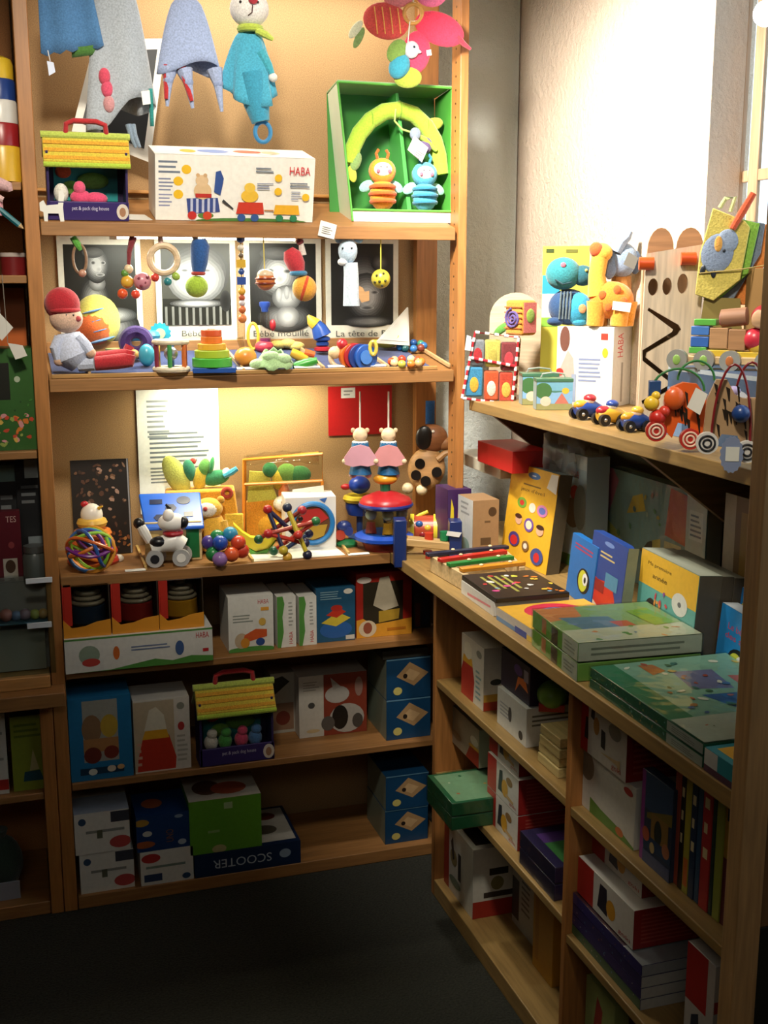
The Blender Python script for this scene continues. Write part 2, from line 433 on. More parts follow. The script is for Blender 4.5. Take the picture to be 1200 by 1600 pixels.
# window: fixed jamb, sash with stile and glazing rail, panes
XF = XW+.085
def wy(u): return sY(u, XF, at(u, 140, 'x', XF).z)
win = empty('window_1', (XF, WY0, WZ0)); win['kind'] = 'structure'
def wpart(name, y0, y1, z0, z1, x0, x1, key):
    m = mm(); m.bev = .002 if 'pane' not in name else 0
    m.box((x0-XF, y0-WY0, z0-WZ0), (x1-XF, y1-WY0, z1-WZ0), key); link_mesh(name, m, win)
FRM = 'wz:#b08f6e'
zr = at(1190, 272, 'x', XF).z
wpart('window_frame', WY0-.0005, wy(1149), WZ0, WZ1, XF-.006, XF+.006, FRM)
wpart('window_frame', wy(1149), wy(1160), WZ0, WZ1, XF, XF+.010, FRM)
wpart('sash_stile', wy(1176), wy(1191), WZ0, WZ1, XF, XF+.010, FRM)
wpart('glazing_rail', wy(1162), wy(1176), zr-.012, zr+.012, XF+.001, XF+.011, FRM)
wpart('glazing_rail', wy(1191), WY1+.03, zr-.012, zr+.012, XF+.001, XF+.011, FRM)
wpart('sash_rail', wy(1162), WY1+.03, WZ0, WZ0+.05, XF+.001, XF+.010, FRM)
wpart('sash_rail', wy(1162), WY1+.03, WZ1-.05, WZ1, XF+.001, XF+.010, FRM)
wpart('window_frame', WY1+.03, WY1+.0005, WZ0, WZ1, XF-.006, XF+.010, FRM)
for (a, b) in ((wy(1162), wy(1176)), (wy(1191), WY1+.03)):
    wpart('pane', a, b, WZ0+.05, zr-.012, XF+.004, XF+.007, 'film:#f4fbff')
    wpart('pane', a, b, zr+.012, WZ1-.05, XF+.004, XF+.007, 'film:#f4fbff')

# ================================================================== BACK SHELVING UNIT
Z1, SL1, Z2, SL2, Z3, ZA, ZB, ZD = 1.676, .25, 1.325, .15, .859, .622, .335, .034
YP = .30
OAK, OAKZ, OAKY, KRAFT = 'w:#94683a', 'wz:#a66f3a', 'wy:#987a48', 'h:#a38258'
unit = tag(empty('shelf_unit', (0, 0, 0)), 'tall oak shelving unit with brown hardboard back facing the floor', 'shelf unit')
def up(name, a, b, key, par=unit, bev=.002):
    m = mm(); m.bev = bev; m.box(a, b, key); return link_mesh(name, m, par)
up('post', (-.032, 0, 0), (0, .05, 2.6), OAKZ)
pr_ = up('post', (1.0, 0, Z3+.0005), (1.022, .06, 2.6), OAKZ)
up('post', (-.03, .27, 0), (0, .30, 2.6), OAKZ); up('post', (.985, .272, Z3+.0005), (1.045, .30, 2.6), OAKZ)
m = mm(); z = 0.95
while z < 2.3:                                                       # peg holes down the inner face of the right post
    m.cyl((.9994, .030, z), (1.0, .030, z), .0028, '#3a2a14', n=8); z += .032
link_mesh('peg_holes', m, pr_)['kind'] = 'stuff'
up('back_panel', (-.03, YP, .0), (1.05, YP+.012, 2.6), KRAFT, bev=0)
up('side_panel', (-.022, .05, 0), (-.010, .27, 2.6), KRAFT, bev=0)
def tilt_shelf(z, sl, th, x0=.002, x1=.992):
    m = mm(); m.bev = .002
    m.ext([(x0, 0, z), (x0, .292, z+sl*.292), (x0, .292, z+sl*.292-th), (x0, 0, z-th)], (x1-x0, 0, 0), OAK); return link_mesh('shelf', m, unit)
tilt_shelf(Z1, SL1, .031); tilt_shelf(Z2, SL2, .030)
up('shelf', (.002, 0, Z3-.027), (.822, .295, Z3), OAK); up('shelf', (.002, .002, ZA-.018), (.985, .295, ZA), OAK)
up('shelf', (.002, .002, ZB-.018), (.985, .295, ZB), OAK); up('base', (.002, .002, 0.0), (.985, .295, ZD), OAK)
up('rail', (.0, .28, Z1+.086), (.98, .2995, Z1+.094), 'w:#c08a48')
# ------- lamps under the shelves
def strip_lamp(label, x0, x1, y, z, hx, watts, col, tilt):
    t = tag(empty('strip_light', ((x0+x1)/2, y, z)), label, 'lamp'); hw = (x1-x0)/2
    m = mm(); m.bev = .002; m.box((-hw-.02, -.018, .012), (hw+.02, .018, .022), 'm:#c9c6bc'); link_mesh('housing', m, t)
    m = mm(); m.cyl((-hw, 0, 0), (hw, 0, 0), .008, 'lamp:'+hx, n=12); link_mesh('tube', m, t)
    for s in (-1, 1):
        m = mm(); m.box((s*hw-.008, -.01, -.01), (s*hw+.008, .01, .0125), '#e8e4d8'); link_mesh('end_cap', m, t)
    a = area('strip_light_glow', (0, 0, 0), (0, tilt, -1), x1-x0, .016, watts, col); a.location = (0, 0, -.012); a.parent = t
    return t
strip_lamp('short fluorescent strip under the upper sloping shelf above the baby posters', .17, .62, .13, Z1-.031+.13*SL1-.024, '#fff6dc', 4.2, (.96, 1.0, .86), .10)
strip_lamp('short fluorescent strip under the lower sloping shelf above the text sheet', .30, .70, .20, Z2-.030+.20*SL2-.024, '#fff2c8', 3.4, (1.0, .93, .66), .05)
strip_lamp('fluorescent strip high above the hanging comforters', .22, .95, .14, 2.30, '#fffaf0', 4.0, (1.0, .92, .78), .25)

# ================================================================== RIGHT COUNTER AND WALL SHELF
XC = .825; XS = .873; YE = -1.50
ctr = tag(empty('counter_unit', (XS, -1.0, 0)), 'low oak counter with open shelf bays along the plaster wall', 'counter')
def cp(name, a, b, key, bev=.002):
    o = Vector((XS, -1.0, 0)); m = mm(); m.bev = bev; m.box(Vector(a)-o, Vector(b)-o, key); return link_mesh(name, m, ctr)
cp('countertop', (XC, YE, Z3-.028), (XW-.002, -.002, Z3), OAKY); cp('countertop', (XC, -.002, Z3-.028), (XW-.002, .295, Z3), OAKY)
cp('upright', (XS, -.205, 0), (XW-.01, -.185, Z3-.0285), OAKZ)
cp('upright', (XS, -.932, 0), (XW-.01, -.9145, Z3-.0285), OAKZ)
cp('back_board', (XW-.010, YE, 0), (XW-.003, -.02, Z3-.0285), KRAFT, 0)
B1, B1b, B2, B2b, BB = .582, .337, .574, .311, .045
cp('shelf', (XS+.002, -.914, B1-.018), (XW-.012, -.206, B1), OAKY); cp('shelf', (XS+.002, -.914, B1b-.018), (XW-.012, -.206, B1b), OAKY)
cp('shelf', (XS+.002, YE+.03, B2-.018), (XW-.012, -.9325, B2), OAKY); cp('shelf', (XS+.002, YE+.03, B2b-.018), (XW-.012, -.9325, B2b), OAKY)
cp('base', (XS-.0, -.9145, 0), (XW-.012, -.2055, BB), OAKY); cp('base', (XS-.0, YE+.03, 0), (XW-.012, -.9325, BB), OAKY)
cp('end_post', (XC-.004, YE-.03, 0), (XC+.036, YE+.001, 2.3), 'wz:#c09a68')
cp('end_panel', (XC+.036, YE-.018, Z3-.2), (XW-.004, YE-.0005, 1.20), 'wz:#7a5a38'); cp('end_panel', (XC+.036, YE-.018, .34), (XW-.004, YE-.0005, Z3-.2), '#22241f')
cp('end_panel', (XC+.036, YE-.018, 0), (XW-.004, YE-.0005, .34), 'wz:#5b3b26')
mk = mm(); mk.sph((XC-.008-XS, YE-.015+1.0, .50), (.006, .005, .013), '#d8d6ce'); link_mesh('hook', mk, ctr)
XU, ZU = 1.022, 1.251
wsh = tag(empty('wall_shelf', (XU, -.6, ZU)), 'long oak wall shelf carrying wooden toys above the counter', 'wall shelf')
def wp(name, a, b, key):
    o = Vector((XU, -.6, ZU)); m = mm(); m.bev = .002; m.box(Vector(a)-o, Vector(b)-o, key); return link_mesh(name, m, wsh)
wp('board', (XU, YE+.03, ZU-.026), (XW-.001, -.03, ZU), OAKY)
for yb in (-.075, -.80):                                             # plywood brackets
    m = mm(); o = Vector((XU, -.6, ZU)); m.bev = .001
    m.ext([Vector(q)-o for q in ((XU+.03, yb, ZU-.027), (XW-.002, yb, ZU-.027), (XW-.002, yb, ZU-.25))], (0, -.018, 0), 'w:#6e5232'); link_mesh('bracket', m, wsh)
wp('back_board', (XW-.009, -1.46, Z3+.001), (XW-.002, -.10, ZU-.027), 'h:#6f6f58')

# corner between unit and wall: rough stone pier, painted ledge with a red box
def solidbox(name, label, cat, a, b, key, bev=.002):
    m = mm(); m.bev = bev; c = Vector(((a[0]+b[0])/2, (a[1]+b[1])/2, min(a[2], b[2])))
    m.box(Vector(a)-c, Vector(b)-c, key); o = link_mesh(name, m); o.location = c; return tag(o, label, cat)
struct('wall_corner', mm().box((1.08, YB-.07, 0), (1.355, YB-.0005, ZC-.0005), 'plaster:#d3d9d2'))
a = at(742, 722, 'y', .10); b = at(800, 745, 'y', -.06)
solidbox('ledge', 'short white painted ledge below the wall shelf bracket', 'ledge', (a.x, -.07, a.z-.02), (1.28, .26, a.z+.012), '#d9d6c8')
pbox('flat_box', 'small plain red box lying on the white ledge', 'box', (746, 700), (800, 715), 672, a.z+.012, .10, 'k:#b51f1c', mode='r', fix=1.075, h=.055)

# ================================================================== LEFT SHELVING UNIT (only its right end is in view)
lu = tag(empty('shelf_unit', (-.3, 0, 0)), 'neighbouring oak shelving unit crowded with toys and books', 'shelf unit')
def lp(name, a, b, key, bev=.002):
    o = Vector((-.3, 0, 0)); m = mm(); m.bev = bev; m.box(Vector(a)-o, Vector(b)-o, key); return link_mesh(name, m, lu)
zl = [sZ(283, -.08, 0), sZ(430, -.08, 0), sZ(706, -.06, 0)]
lp('back_panel', (-.6, YP, 0), (-.034, YP+.012, 2.6), 'h:#a8703c', 0)
for q in zl: lp('shelf', (-.6, .004, q-.018), (-.034, .295, q), OAK)
zg = sZ(1084, -.05, -.06)
lp('ledge', (-.6, -.065, zg-.035), (-.004, -.0005, zg), OAK); lp('ledge', (-.6, .0, zg-.035), (-.034, .295, zg+.0), OAK)
lp('ledge_step', (-.6, -.02, zg), (-.034, .05, zg+.03), 'w:#c08d50')
lp('post', (-.064, .0, 0), (-.0335, .05, zg-.036), OAKZ)
zs = sZ(1240, -.07, 0); lp('shelf', (-.6, .004, zs-.018), (-.065, .295, zs), OAK); lp('base', (-.6, .004, 0), (-.065, .295, .034), OAK)
lp('strut', (-.11, .26, zl[0]), (-.085, .29, 2.6), 'wz:#9c8468')

# ================================================================== TOP SHELF
TILT = math.atan(SL1)
def s1(u, v): return at_s(u, v, Z1, SL1)
def s2(u, v): return at_s(u, v, Z2, SL2)
# ---- hanging comforters
def cloth_cone(m, u, vtop, rt, spread, vbot, key, folds=6, amp=5, seed=1, du=0, low=None):
    """draped cloth: rings widening downwards with folds, hem wavering"""
    rnd = random.Random(seed); ph = rnd.random()*6; grid = []; N = 40; R = 9
    for i in range(R+1):
        t = i/R; row = []
        for j in range(N+1):
            a = 2*PI*j/N; f = math.sin(folds*a+ph)*amp*t + math.sin(3*a+ph*2)*amp*.5*t
            rr = rt + (spread-rt)*(t**.55); hem = vbot + ((low(a) if low else 0) + rnd.random()*0)
            row.append((u + du*t + (rr+f)*math.cos(a), vtop + (hem-vtop)*t, (rr*.45+f*.5)*math.sin(a)))
        grid.append(row)
    m.sheet(grid, key); return m
YH = .02
p = at(108, 85, 'y', YH)
t = Toy('comforter_blanket', 'blue plush blanket comforter with green lining hanging beside the left post', 'comforter', 108, 85, p, group=None)
m = t.part('blanket', solid=1.5)
m.sheet([[(66+8*i/6+j*7.5+ (j-4)*i*.35, -40+i*20+ (3 if j % 2 else -2)*i/6 + (4-j)*1.6*(i/6), 4*math.sin(j*1.1)+i) for j in range(11)] for i in range(7)], 'c:#4f7fb0')
t.part('lining', solid=1).sheet([[(112+j*9, 74+i*7-j*1.5, 6+2*i) for j in range(5)] for i in range(3)], 'c:#4a7a34')
t.part('cord').cyl((108, -70, 3), (104, -38, 3), 1, '#d8d2c0', n=6)
m = t.part('tag'); m.tube([(76, 80, 3), (79, 96, 2)], .8, '#e6e6e6', 5); m.prism([(74, 96), (84, 98), (86, 112), (76, 118)], 0, 1, 'k:#c9d3ea')
p = at(190, 210, 'y', .045)
t = Toy('comforter_blanket', 'large pale grey plush comforter hanging over a dark framed card', 'comforter', 190, 210, p)
cloth_cone(t.part('cloth', solid=2), 187, -14, 22, 50, 168, 'c:#aab2bb', 5, 6, 4, low=lambda a: 36*max(0, math.sin(a*1.0-1.9))+12*math.sin(2*a))
t.part('head').sph((187, -22), (22, 18, 18), 'c:#c3c6c8')
for q, c in (((168, 128), 'c:#cf4a62'), ((171, 146), 'c:#d4506c'), ((173, 168), 'c:#c98f92')): t.part('foot').sph((q[0], q[1], -18), (9, 7, 13), c)
t.part('ribbon', solid=1).sheet([[(234+j*6, 142+i*14, -10-j) for j in range(2)] for i in range(5)], 'c:#2c8a86')
t.part('tag').prism([(222, 148), (235, 146), (236, 166), (224, 168)], -20, -19, 'k:#e8e6e0')
for uu in (201, 207): t.part('paw').tube([(uu, 196, -8), (uu+3, 212, -10), (uu+10, 230, -8)], [5, 4, 2.5], 'c:#8294a6', 8)
t.part('cord').cyl((187, -70), (187, -38), 1, '#d8d2c0', n=6)
p = at(296, 170, 'y', .0)
t = Toy('comforter_blanket', 'lilac blue comforter with knotted corners and red collar', 'comforter', 296, 170, p)
cloth_cone(t.part('cloth', solid=2), 296, 6, 12, 46, 112, 'c:#9dadd2', 3, 9, 9, low=lambda a: 10*math.sin(2*a+.5))
t.part('collar').torus((296, 3), 14, 6, 'c:#b3262c', axis='z')
t.part('head').sph((296, -20), (24, 20, 22), 'c:#b3bbd0')
for (a, b, c, d, k) in ((268, 112, 262, 168, 1), (290, 114, 301, 170, 1), (336, 112, 346, 174, 0)):
    kn = t.part('corner'); kn.tube([(a, b, -6), ((a+c)/2, (b+d)/2-8, -9), (c, d, -6)], [13, 7, 2.5], 'c:#a3b1d4', 10); kn.sph(((a+c)/2, (b+d)/2-10, -9), 8, 'c:#93a2c8')
    if k: t.part('lining', kn).tube([(a-4, b-4, -10), (c-1, d-10, -11)], [7, 3], 'c:#b62a30', 8)
t.part('cord').cyl((296, -70), (296, -38), 1, '#d8d2c0', n=6)
p = at(395, 222, 'y', -.02)
t = Toy('rabbit_comforter', 'white headed rabbit comforter in turquoise velvet with blue ring', 'comforter', 395, 222, p)
cloth_cone(t.part('cape', solid=2), 393, 58, 12, 38, 150, 'c:#4aa6c4', 5, 7, 2, low=lambda a: 24*math.sin(a*1.0-.2)*0 + 22*math.cos(a+1.2))
t.part('lower_fold').tube([(396, 120, 0), (402, 165, 0), (408, 192, 0)], [22, 20, 14], 'c:#3c98b8', 14)
t.part('arm').tube([(410, 90, -6), (421, 110, -8), (428, 125, -8)], [9, 7, 4], 'c:#45a9bd', 10)
t.part('hand').sph((428, 127, -8), 7, 'c:#e6e4de')
h = t.part('head'); h.sph((394, 27), (30, 26, 27), 'c:#e9e6e2', 20, 12)
for sg in (-1, 1):
    t.part('ear', h).tube([(394+sg*13, 6, 0), (394+sg*17, -16, 0), (394+sg*15, -36, 0)], [7, 8, 4], 'c:#5bb5b8', 10)
    t.part('eye', h).sph((394+sg*13, 22, -24), 2, '#2a2220', 8, 6)
t.part('nose', h).sph((400, 20, -27), (7, 4, 6), 'c:#b53440'); t.part('mouth', h).tube([(399, 27, -27), (398, 37, -25), (392, 41, -23)], .9, '#4a3030', 5)
t.part('collar').torus((395, 56), 15, 6, 'c:#b5c94e', axis='z'); t.part('bow').tube([(404, 60, -12), (418, 66, -14), (429, 72, -10)], [5, 6, 3], 'c:#c0d35a', 8)
t.part('ring').torus((411, 207), 12, 3.4, 'p:#3f86b8', ry=15)
t.part('cord').cyl((395, -70), (395, 0), 1, '#d8d2c0', n=6)

# ---- framed card leaning at the back
def leaning_card(name, label, cat, quad, y, back, front, thick=.004):
    """card given by its four photographed corners, lying in the plane y (clockwise from top left)"""
    pts = [at(u, v, 'y', y) for u, v in quad]; c = sum(pts, Vector())/4; m = mm()
    m.ext([q-c for q in pts], (0, thick, 0), back); o = link_mesh(name, m); o.location = c; tag(o, label, cat)
    ins = [(q-c)*.80 for q in pts]; m = mm(); m.ext([q+Vector((0, -.0012, 0)) for q in ins], (0, .001, 0), front); link_mesh('picture', m, o)
    return o
leaning_card('framed_card', 'tilted white card with dark picture behind the grey comforter', 'picture', [(148, 62), (260, 60), (234, 254), (112, 205)], .22, 'k:#e4e2da', 'k:#26282a')

# ---- pop-up pet house in an open box
def pop_house(label, u0, v0, p, sc, rx, wide=133, group='plush dog houses in open boxes'):
    t = Toy('plush_house', label, 'toy', u0, v0, p, rz=0, group=None, rx=rx); t.k *= sc; L, R = u0-wide/2, u0+wide/2; B = v0
    t.part('back_board', bev=1).box((L+4, B-112, 48), (R-4, B, 50), 'k:#2c2440')
    sc_ = t.part('scene_print'); sc_.box((L+14, B-88, 46.6), (R-14, B-24, 47.8), 'k:#2e8a8c')
    t.part('sun', sc_).sph((L+30, B-72, 45), (13, 3, 11), 'c:#c9502c'); t.part('bush', sc_).sph((L+78, B-58, 43), (26, 5, 14), 'c:#5b8f3a'); t.part('bush', sc_).sph((L+42, B-46, 43), (16, 5, 12), 'c:#76ac42')
    for x in (L+1, R-5): t.part('side_panel', bev=.6).box((x, B-112, 0), (x+4, B, 50), 'k:#352a55')
    tr = t.part('tray', bev=1); tr.box((L, B-31, 0), (R, B, 4), 'k:#392b66'); tr.box((L, B-4, 4), (R, B, 48), 'k:#392b66')
    rf = t.part('roof', bev=2); rf.ext([(L-3, B-90, -4), (L-3, B-130, 20), (L-3, B-136, 20), (L-3, B-96, -8)], (t.k*(wide+6), 0, 0), 'c:#c9b43a')
    rf.ext([(L-3, B-92, 56), (L-3, B-130, 20), (L-3, B-136, 20), (L-3, B-96, 60)], (t.k*(wide+6), 0, 0), 'c:#a9b43a')
    t.part('ridge', rf).tube([(L-5, B-134, 20), (R+5, B-134, 20)], 6, 'c:#b4c455', 10)
    t.part('trim', rf).tube([(L-3, B-91, -6), (R+3, B-91, -6)], 4.5, 'c:#a8c23c', 10)
    for i in range(3): t.part('stripe', rf).ext([(L-2, B-99-i*11, -5+i*7), (L-2, B-104-i*11, -2+i*7), (L-2, B-105-i*11, -3.2+i*7), (L-2, B-100-i*11, -6.2+i*7)], (t.k*(wide+4), 0, 0), 'c:#d39a2c')
    t.part('handle').tube([(u0-32, B-134, 20), (u0-30, B-152, 20), (u0-18, B-157, 20), (u0+18, B-157, 20), (u0+32, B-152, 20), (u0+34, B-134, 20)], 4.5, 'c:#b0252a', 10)
    art(t.o, 'printed_front', ((-wide/2)*t.k, 0, 0), (wide*t.k, 0, 0), (0, 0, 31*t.k), (0, -1, 0), [('t', 'pet & pack dog house', .30, .50, .26, '#cfc9de', .45), ('e', .92, .5, .075, .42, '#d8cdbf'), ('e', .92, .48, .04, .25, '#a67a5c')])
    return t, L, R, B
hp = s1(138, 347); hp.y = max(hp.y, .012); hp.z = Z1+SL1*hp.y
hx0 = sX(139, hp.y, hp.z); hp.x = hx0
t, L, R, B = pop_house('plush house with yellow roof and red handle in purple tray, beside the left post', 138, 347, hp+Vector((0, 0, .001)), .93, TILT)
d = t.part('plush_dog'); d.sph((L+56, B-34, 20), (18, 14, 13), 'c:#d8476e'); d.sph((L+80, B-33, 18), (20, 14, 11), 'c:#d8476e'); d.sph((L+54, B-50, 18), (10, 9, 12), 'c:#dc5578')
t.part('plush_dog').sph((L+24, B-40, 20), (12, 10, 17), 'c:#dcd9cc')
# dog-shaped price tag
p = at(82, 347, 'y', .004)
t = Toy('price_tag', 'small white dog-shaped price tag in front of the plush house', 'price tag', 82, 347, p, rz=0)
t.part('card').prism([(64, 318), (70, 314), (74, 322), (92, 320), (94, 300), (100, 298), (102, 306), (99, 324), (100, 347), (94, 347), (92, 334), (76, 334), (75, 347), (70, 347), (69, 332), (64, 330)], -1, 0, 'k:#d9d8d0')

# ---- train set carton with printed wagons
p = s1(240, 350); p.y = .035; z0 = Z1+SL1*.035
x0, x1 = sX(243, .035, z0), sX(488, .035, z0); hh = sZ(236, x0, .0)-z0
RED = '#c5252c'
carton('toy_box', 'white train set carton with red brand lettering and printed bear wagons', 'box', (x0, .035, z0+.001), x1-x0, .13, hh*.985, 'k:#e9e6dd', {
  'front': [('l', .02, .70, .17, .93, 3, '#6c7686'), ('l', .02, .44, .13, .66, 4, '#7f86a0'), ('l', .02, .2, .12, .42, 4, '#8f93b0'),
    ('e', .19, .78, .03, .07, '#e3b52a'), ('e', .14, .60, .03, .07, '#e3b52a'), ('e', .14, .40, .03, .07, '#e3b52a'),
    ('e', .31, .08, .05, .05, '#57823c'), ('e', .62, .02, .3, .03, '#4f7f3c'),
    ('e', .60, .0, .36, .05, '#4c7a38'),
    ('p', [(.20, .10), (.40, .14), (.385, .36), (.19, .34)], '#3a4a86'), ('r', .215, .12, .23, .34, '#b9bfd4'), ('r', .25, .12, .265, .34, '#b9bfd4'), ('r', .285, .13, .30, .35, '#b9bfd4'), ('r', .32, .13, .335, .35, '#b9bfd4'), ('r', .355, .13, .37, .35, '#b9bfd4'),
    ('e', .225, .08, .028, .065, '#b9302a'), ('e', .32, .08, .028, .065, '#c04428'), ('e', .29, .46, .055, .13, '#d3b48a'), ('e', .285, .62, .04, .085, '#d6b890'), ('e', .26, .70, .012, .03, '#c9a478'), ('e', .305, .70, .012, .03, '#c9a478'), ('r', .245, .36, .345, .42, '#b3322c'),
    ('p', [(.36, .45), (.40, .40), (.42, .66), (.40, .78), (.37, .76)], '#34508f'), ('p', [(.41, .3), (.48, .18), (.485, .2), (.42, .34)], '#3a3a3a'),
    ('p', [(.50, .12), (.68, .12), (.67, .30), (.515, .30)], '#c23a28'), ('e', .535, .06, .026, .06, '#33558f'), ('e', .62, .06, .026, .06, '#33558f'), ('e', .585, .40, .055, .10, '#e0b43c'), ('e', .585, .53, .035, .075, '#e3bc48'),
    ('p', [(.74, .12), (.91, .12), (.90, .27), (.75, .27)], '#e0a92c'), ('e', .78, .06, .024, .055, '#2f7a52'), ('e', .87, .06, .024, .055, '#2f7a52'), ('r', .68, .17, .74, .19, '#b07a40'),
    ('t', 'HABA', .835, .74, .13, RED, .135), ('l', .62, .76, .76, .86, 2, '#707884'), ('e', .765, .69, .024, .06, '#e3b52a'), ('l', .63, .5, .74, .62, 3, '#8a90a4'), ('e', .765, .48, .024, .06, '#e3b52a'), ('l', .84, .54, .97, .64, 2, '#707884'), ('l', .85, .35, .92, .5, 4, '#9aa0b0'), ('e', .945, .40, .024, .06, '#e3b52a')],
  'top': [('e', .38, .5, .10, .22, '#7d94c8'), ('e', .6, .55, .09, .18, '#d3705c'), ('e', .22, .45, .05, .2, '#d8b04c'), ('e', .75, .5, .06, .16, '#cfc0a0')]}, rx=TILT)
pp = s1(215, 345)
solid = mm(); solid.box((-.03, 0, 0), (.03, .06, .0012), 'k:#dedcd2'); o = link_mesh('paper_slip', solid); o.location = (sX(219, .03, Z1), .03, Z1+.03*SL1+.0008); o.rotation_euler = (TILT, 0, .2); tag(o, 'white paper slip lying between the plush house and train carton', 'paper')
# ---- green gift box with play arch
yb = .055; zb = Z1+SL1*yb
gx0, gx1 = sX(548, yb, zb), sX(706, yb, zb)
t = Toy('play_arch_box', 'open green gift box holding a fabric arch and two bug dolls', 'toy box', 620, 338, (sX(620, yb, zb), yb, zb+.002), rz=0, rx=-.06)
G1, G2 = 'k:#3f8f34', 'k:#2f7a2c'
t.part('back_board').box((532, 134, 74), (712, 336, 76), G2)
t.part('top_board', bev=.5).ext([(529, 132, 0), (716, 132, 0), (712, 134, 76), (532, 134, 76)], (0, 0, t.k*2.4), 'k:#8fae84')
t.part('bottom_board', bev=.5).box((548, 322, 0), (712, 339, 74), 'k:#d7d2c4')
t.part('side_panel', bev=.5).ext([(529, 133, 0), (548, 339, 0), (550, 339, 74), (533, 135, 74)], (t.k*2.2, 0, 0), 'k:#cfdcc4')
t.part('side_panel', bev=.5).ext([(713, 133, 0), (709, 339, 0), (709, 339, 74), (713, 135, 74)], (t.k*2.2, 0, 0), 'k:#4c9a3c')
for q in ([(529, 133, -1), (548, 338, -1)], [(529, 133, -1), (714, 133, -1)], [(548, 321, -1), (710, 321, -1)]): t.part('edge_strip').tube(q, 1.8, 'k:#5aa844', 6)
t.part('divider', bev=.5).ext([(628, 140, 20), (633, 140, 20), (652, 320, 20), (645, 320, 20)], (0, t.k*50, 0), 'k:#49a24a')
arc = t.part('arch'); arc.tube([(552, 250, 16), (556, 226, 16), (567, 204, 16), (585, 184, 16), (608, 170, 16), (632, 166, 16), (656, 172, 16), (676, 189, 16), (690, 210, 16), (698, 234, 16), (702, 262, 16)], [11, 12.5, 13, 13, 13, 13, 13, 13, 13, 12.5, 11], 'c:#a2c83a', 14)
for (a, b) in ((585, 184), (632, 166), (676, 189)): t.part('seam', arc).torus((a, b, 16), 13.4, .8, 'c:#7da42c', axis='x')
t.part('leaf').sph((558, 248, 8), (8, 4, 15), 'c:#7c9a5a', rot=(0, .4, 0)); t.part('leaf').sph((552, 266, 10), (7, 4, 13), 'c:#c4cf46', rot=(0, -.2, 0)); t.part('leaf').sph((690, 185, 20), (17, 6, 10), 'c:#cdbf3c', rot=(0, -.3, 0))
t.part('ribbon').tube([(622, 168, 2), (620, 186, 2), (632, 198, 2), (648, 202, 2)], 1.5, 'c:#b4cf66', 6)
def bug(c1, c2, skin, x, v, s=1):
    b = t.part('bug_doll'); b.sph((x, v-22*s, 8), (21*s, 15, 24*s), c1, 18, 12)
    for i in range(3): t.part('stripe', b).torus((x, v-(12+i*11)*s, 8), (19.5-abs(i-1)*1.2)*s, 3.2*s, c2, axis='z')
    hd = t.part('head', b); hd.sph((x, v-58*s, 8), (22*s, 16, 20*s), c1, 18, 12)
    t.part('face', hd).sph((x-2, v-59*s, -4), (15*s, 5, 11*s), skin)
    for sg in (-1, 1):
        t.part('cheek', hd).sph((x-2+sg*9*s, v-56*s, -8.2), (3, 1.2, 3), 'c:#d8687c', 8, 6); t.part('eye', hd).sph((x-2+sg*5*s, v-62*s, -8.6), 1.1, '#2a2020', 6, 5)
        t.part('wing', b).sph((x+sg*24*s, v-36*s, 14), (13, 2.5, 8), 'c:#8cc0b4', rot=(0, sg*.5, 0))
        t.part('antenna', hd).tube([(x+sg*7, v-74*s, 6), (x+sg*10, v-84*s, 5), (x+sg*6, v-90*s, 5)], 2.4, c2, 6)
bug('c:#e08e26', 'c:#cf5e1c', 'c:#ecd6c4', 600, 319)
bug('c:#4a9fb8', 'c:#2f7f9e', 'c:#d8c4c0', 670, 319, .95)
cl = t.part('hanging_toy'); cl.sph((652, 205, -2), (9, 6, 10), 'c:#7c8a9a'); cl.sph((672, 220, 4), (10, 7, 12), 'c:#5a4a6e'); cl.tube([(650, 203, 0), (668, 212, 0), (688, 228, 2)], [3, 4, 3], 'c:#9cc23c', 8)
tg = t.part('price_tag'); tg.prism([(648, 209), (671, 226), (660, 248), (637, 230)], -8, -7, 'k:#ded9d0')
art(t.o, 'tag_print', ((644-620)*t.k, -8*t.k, (338-240)*t.k), (16*t.k, 0, -10*t.k), (8*t.k, 0, 14*t.k), (0, -1, 0), [('l', .1, .1, .9, .9, 4, '#6a6462')])
# ---- pink flower mobile
p = at(640, 128, 'y', -.015)
t = Toy('flower_mobile', 'pink fabric flower mobile with ring centre and hanging bird', 'mobile', 640, 128, p)
t.part('ring').torus((645, 28), 14, 3.2, 'w:#c8924a', n=24)
def petal(u, v, ru, rv, rot, key): return t.part('petal').sph((u, v, 2), (ru, 7, rv), key, 18, 11, rot=(0, rot, 0))
pt = petal(603, 38, 36, 27, .25, 'c:#cf4a44')
for i in range(4): t.part('stripe', pt).tube([(585+i*12, 18+i, -5), (588+i*12, 40, -6), (590+i*12, 58, -4)], 1, 'c:#e0a050', 5)
petal(686, 50, 40, 24, .38, 'c:#d22f4a'); petal(650, 84, 22, 32, .1, 'c:#c93350'); petal(625, -4, 28, 22, -.4, 'c:#dd7f84'); petal(672, -8, 28, 26, .5, 'c:#db6a90')
t.part('tassel').tube([(714, 62, 2), (724, 72, 2), (735, 80, 2)], [5, 4, 2], 'c:#b02a3a', 8)
t.part('leaf').sph((556, 50, 2), (16, 2.5, 7), 'c:#d8d8b8', rot=(0, -.9, 0)); t.part('leaf').sph((561, 62, 3), (17, 2.5, 6), 'c:#7f9a5c', rot=(0, -1.1, 0))
b = t.part('bird'); b.sph((624, 106, -6), (16, 10, 20), 'c:#2c8296', rot=(0, .5, 0)); t.part('head', b).sph((643, 82, -7), (12, 8, 13), 'c:#b7b5bb'); t.part('beak', b).tube([(650, 84, -8), (658, 86, -8)], [6, 1], 'c:#b0aeb6', 8); t.part('eye', b).sph((647, 79, -15), 1.8, '#1d2a33', 8, 6)
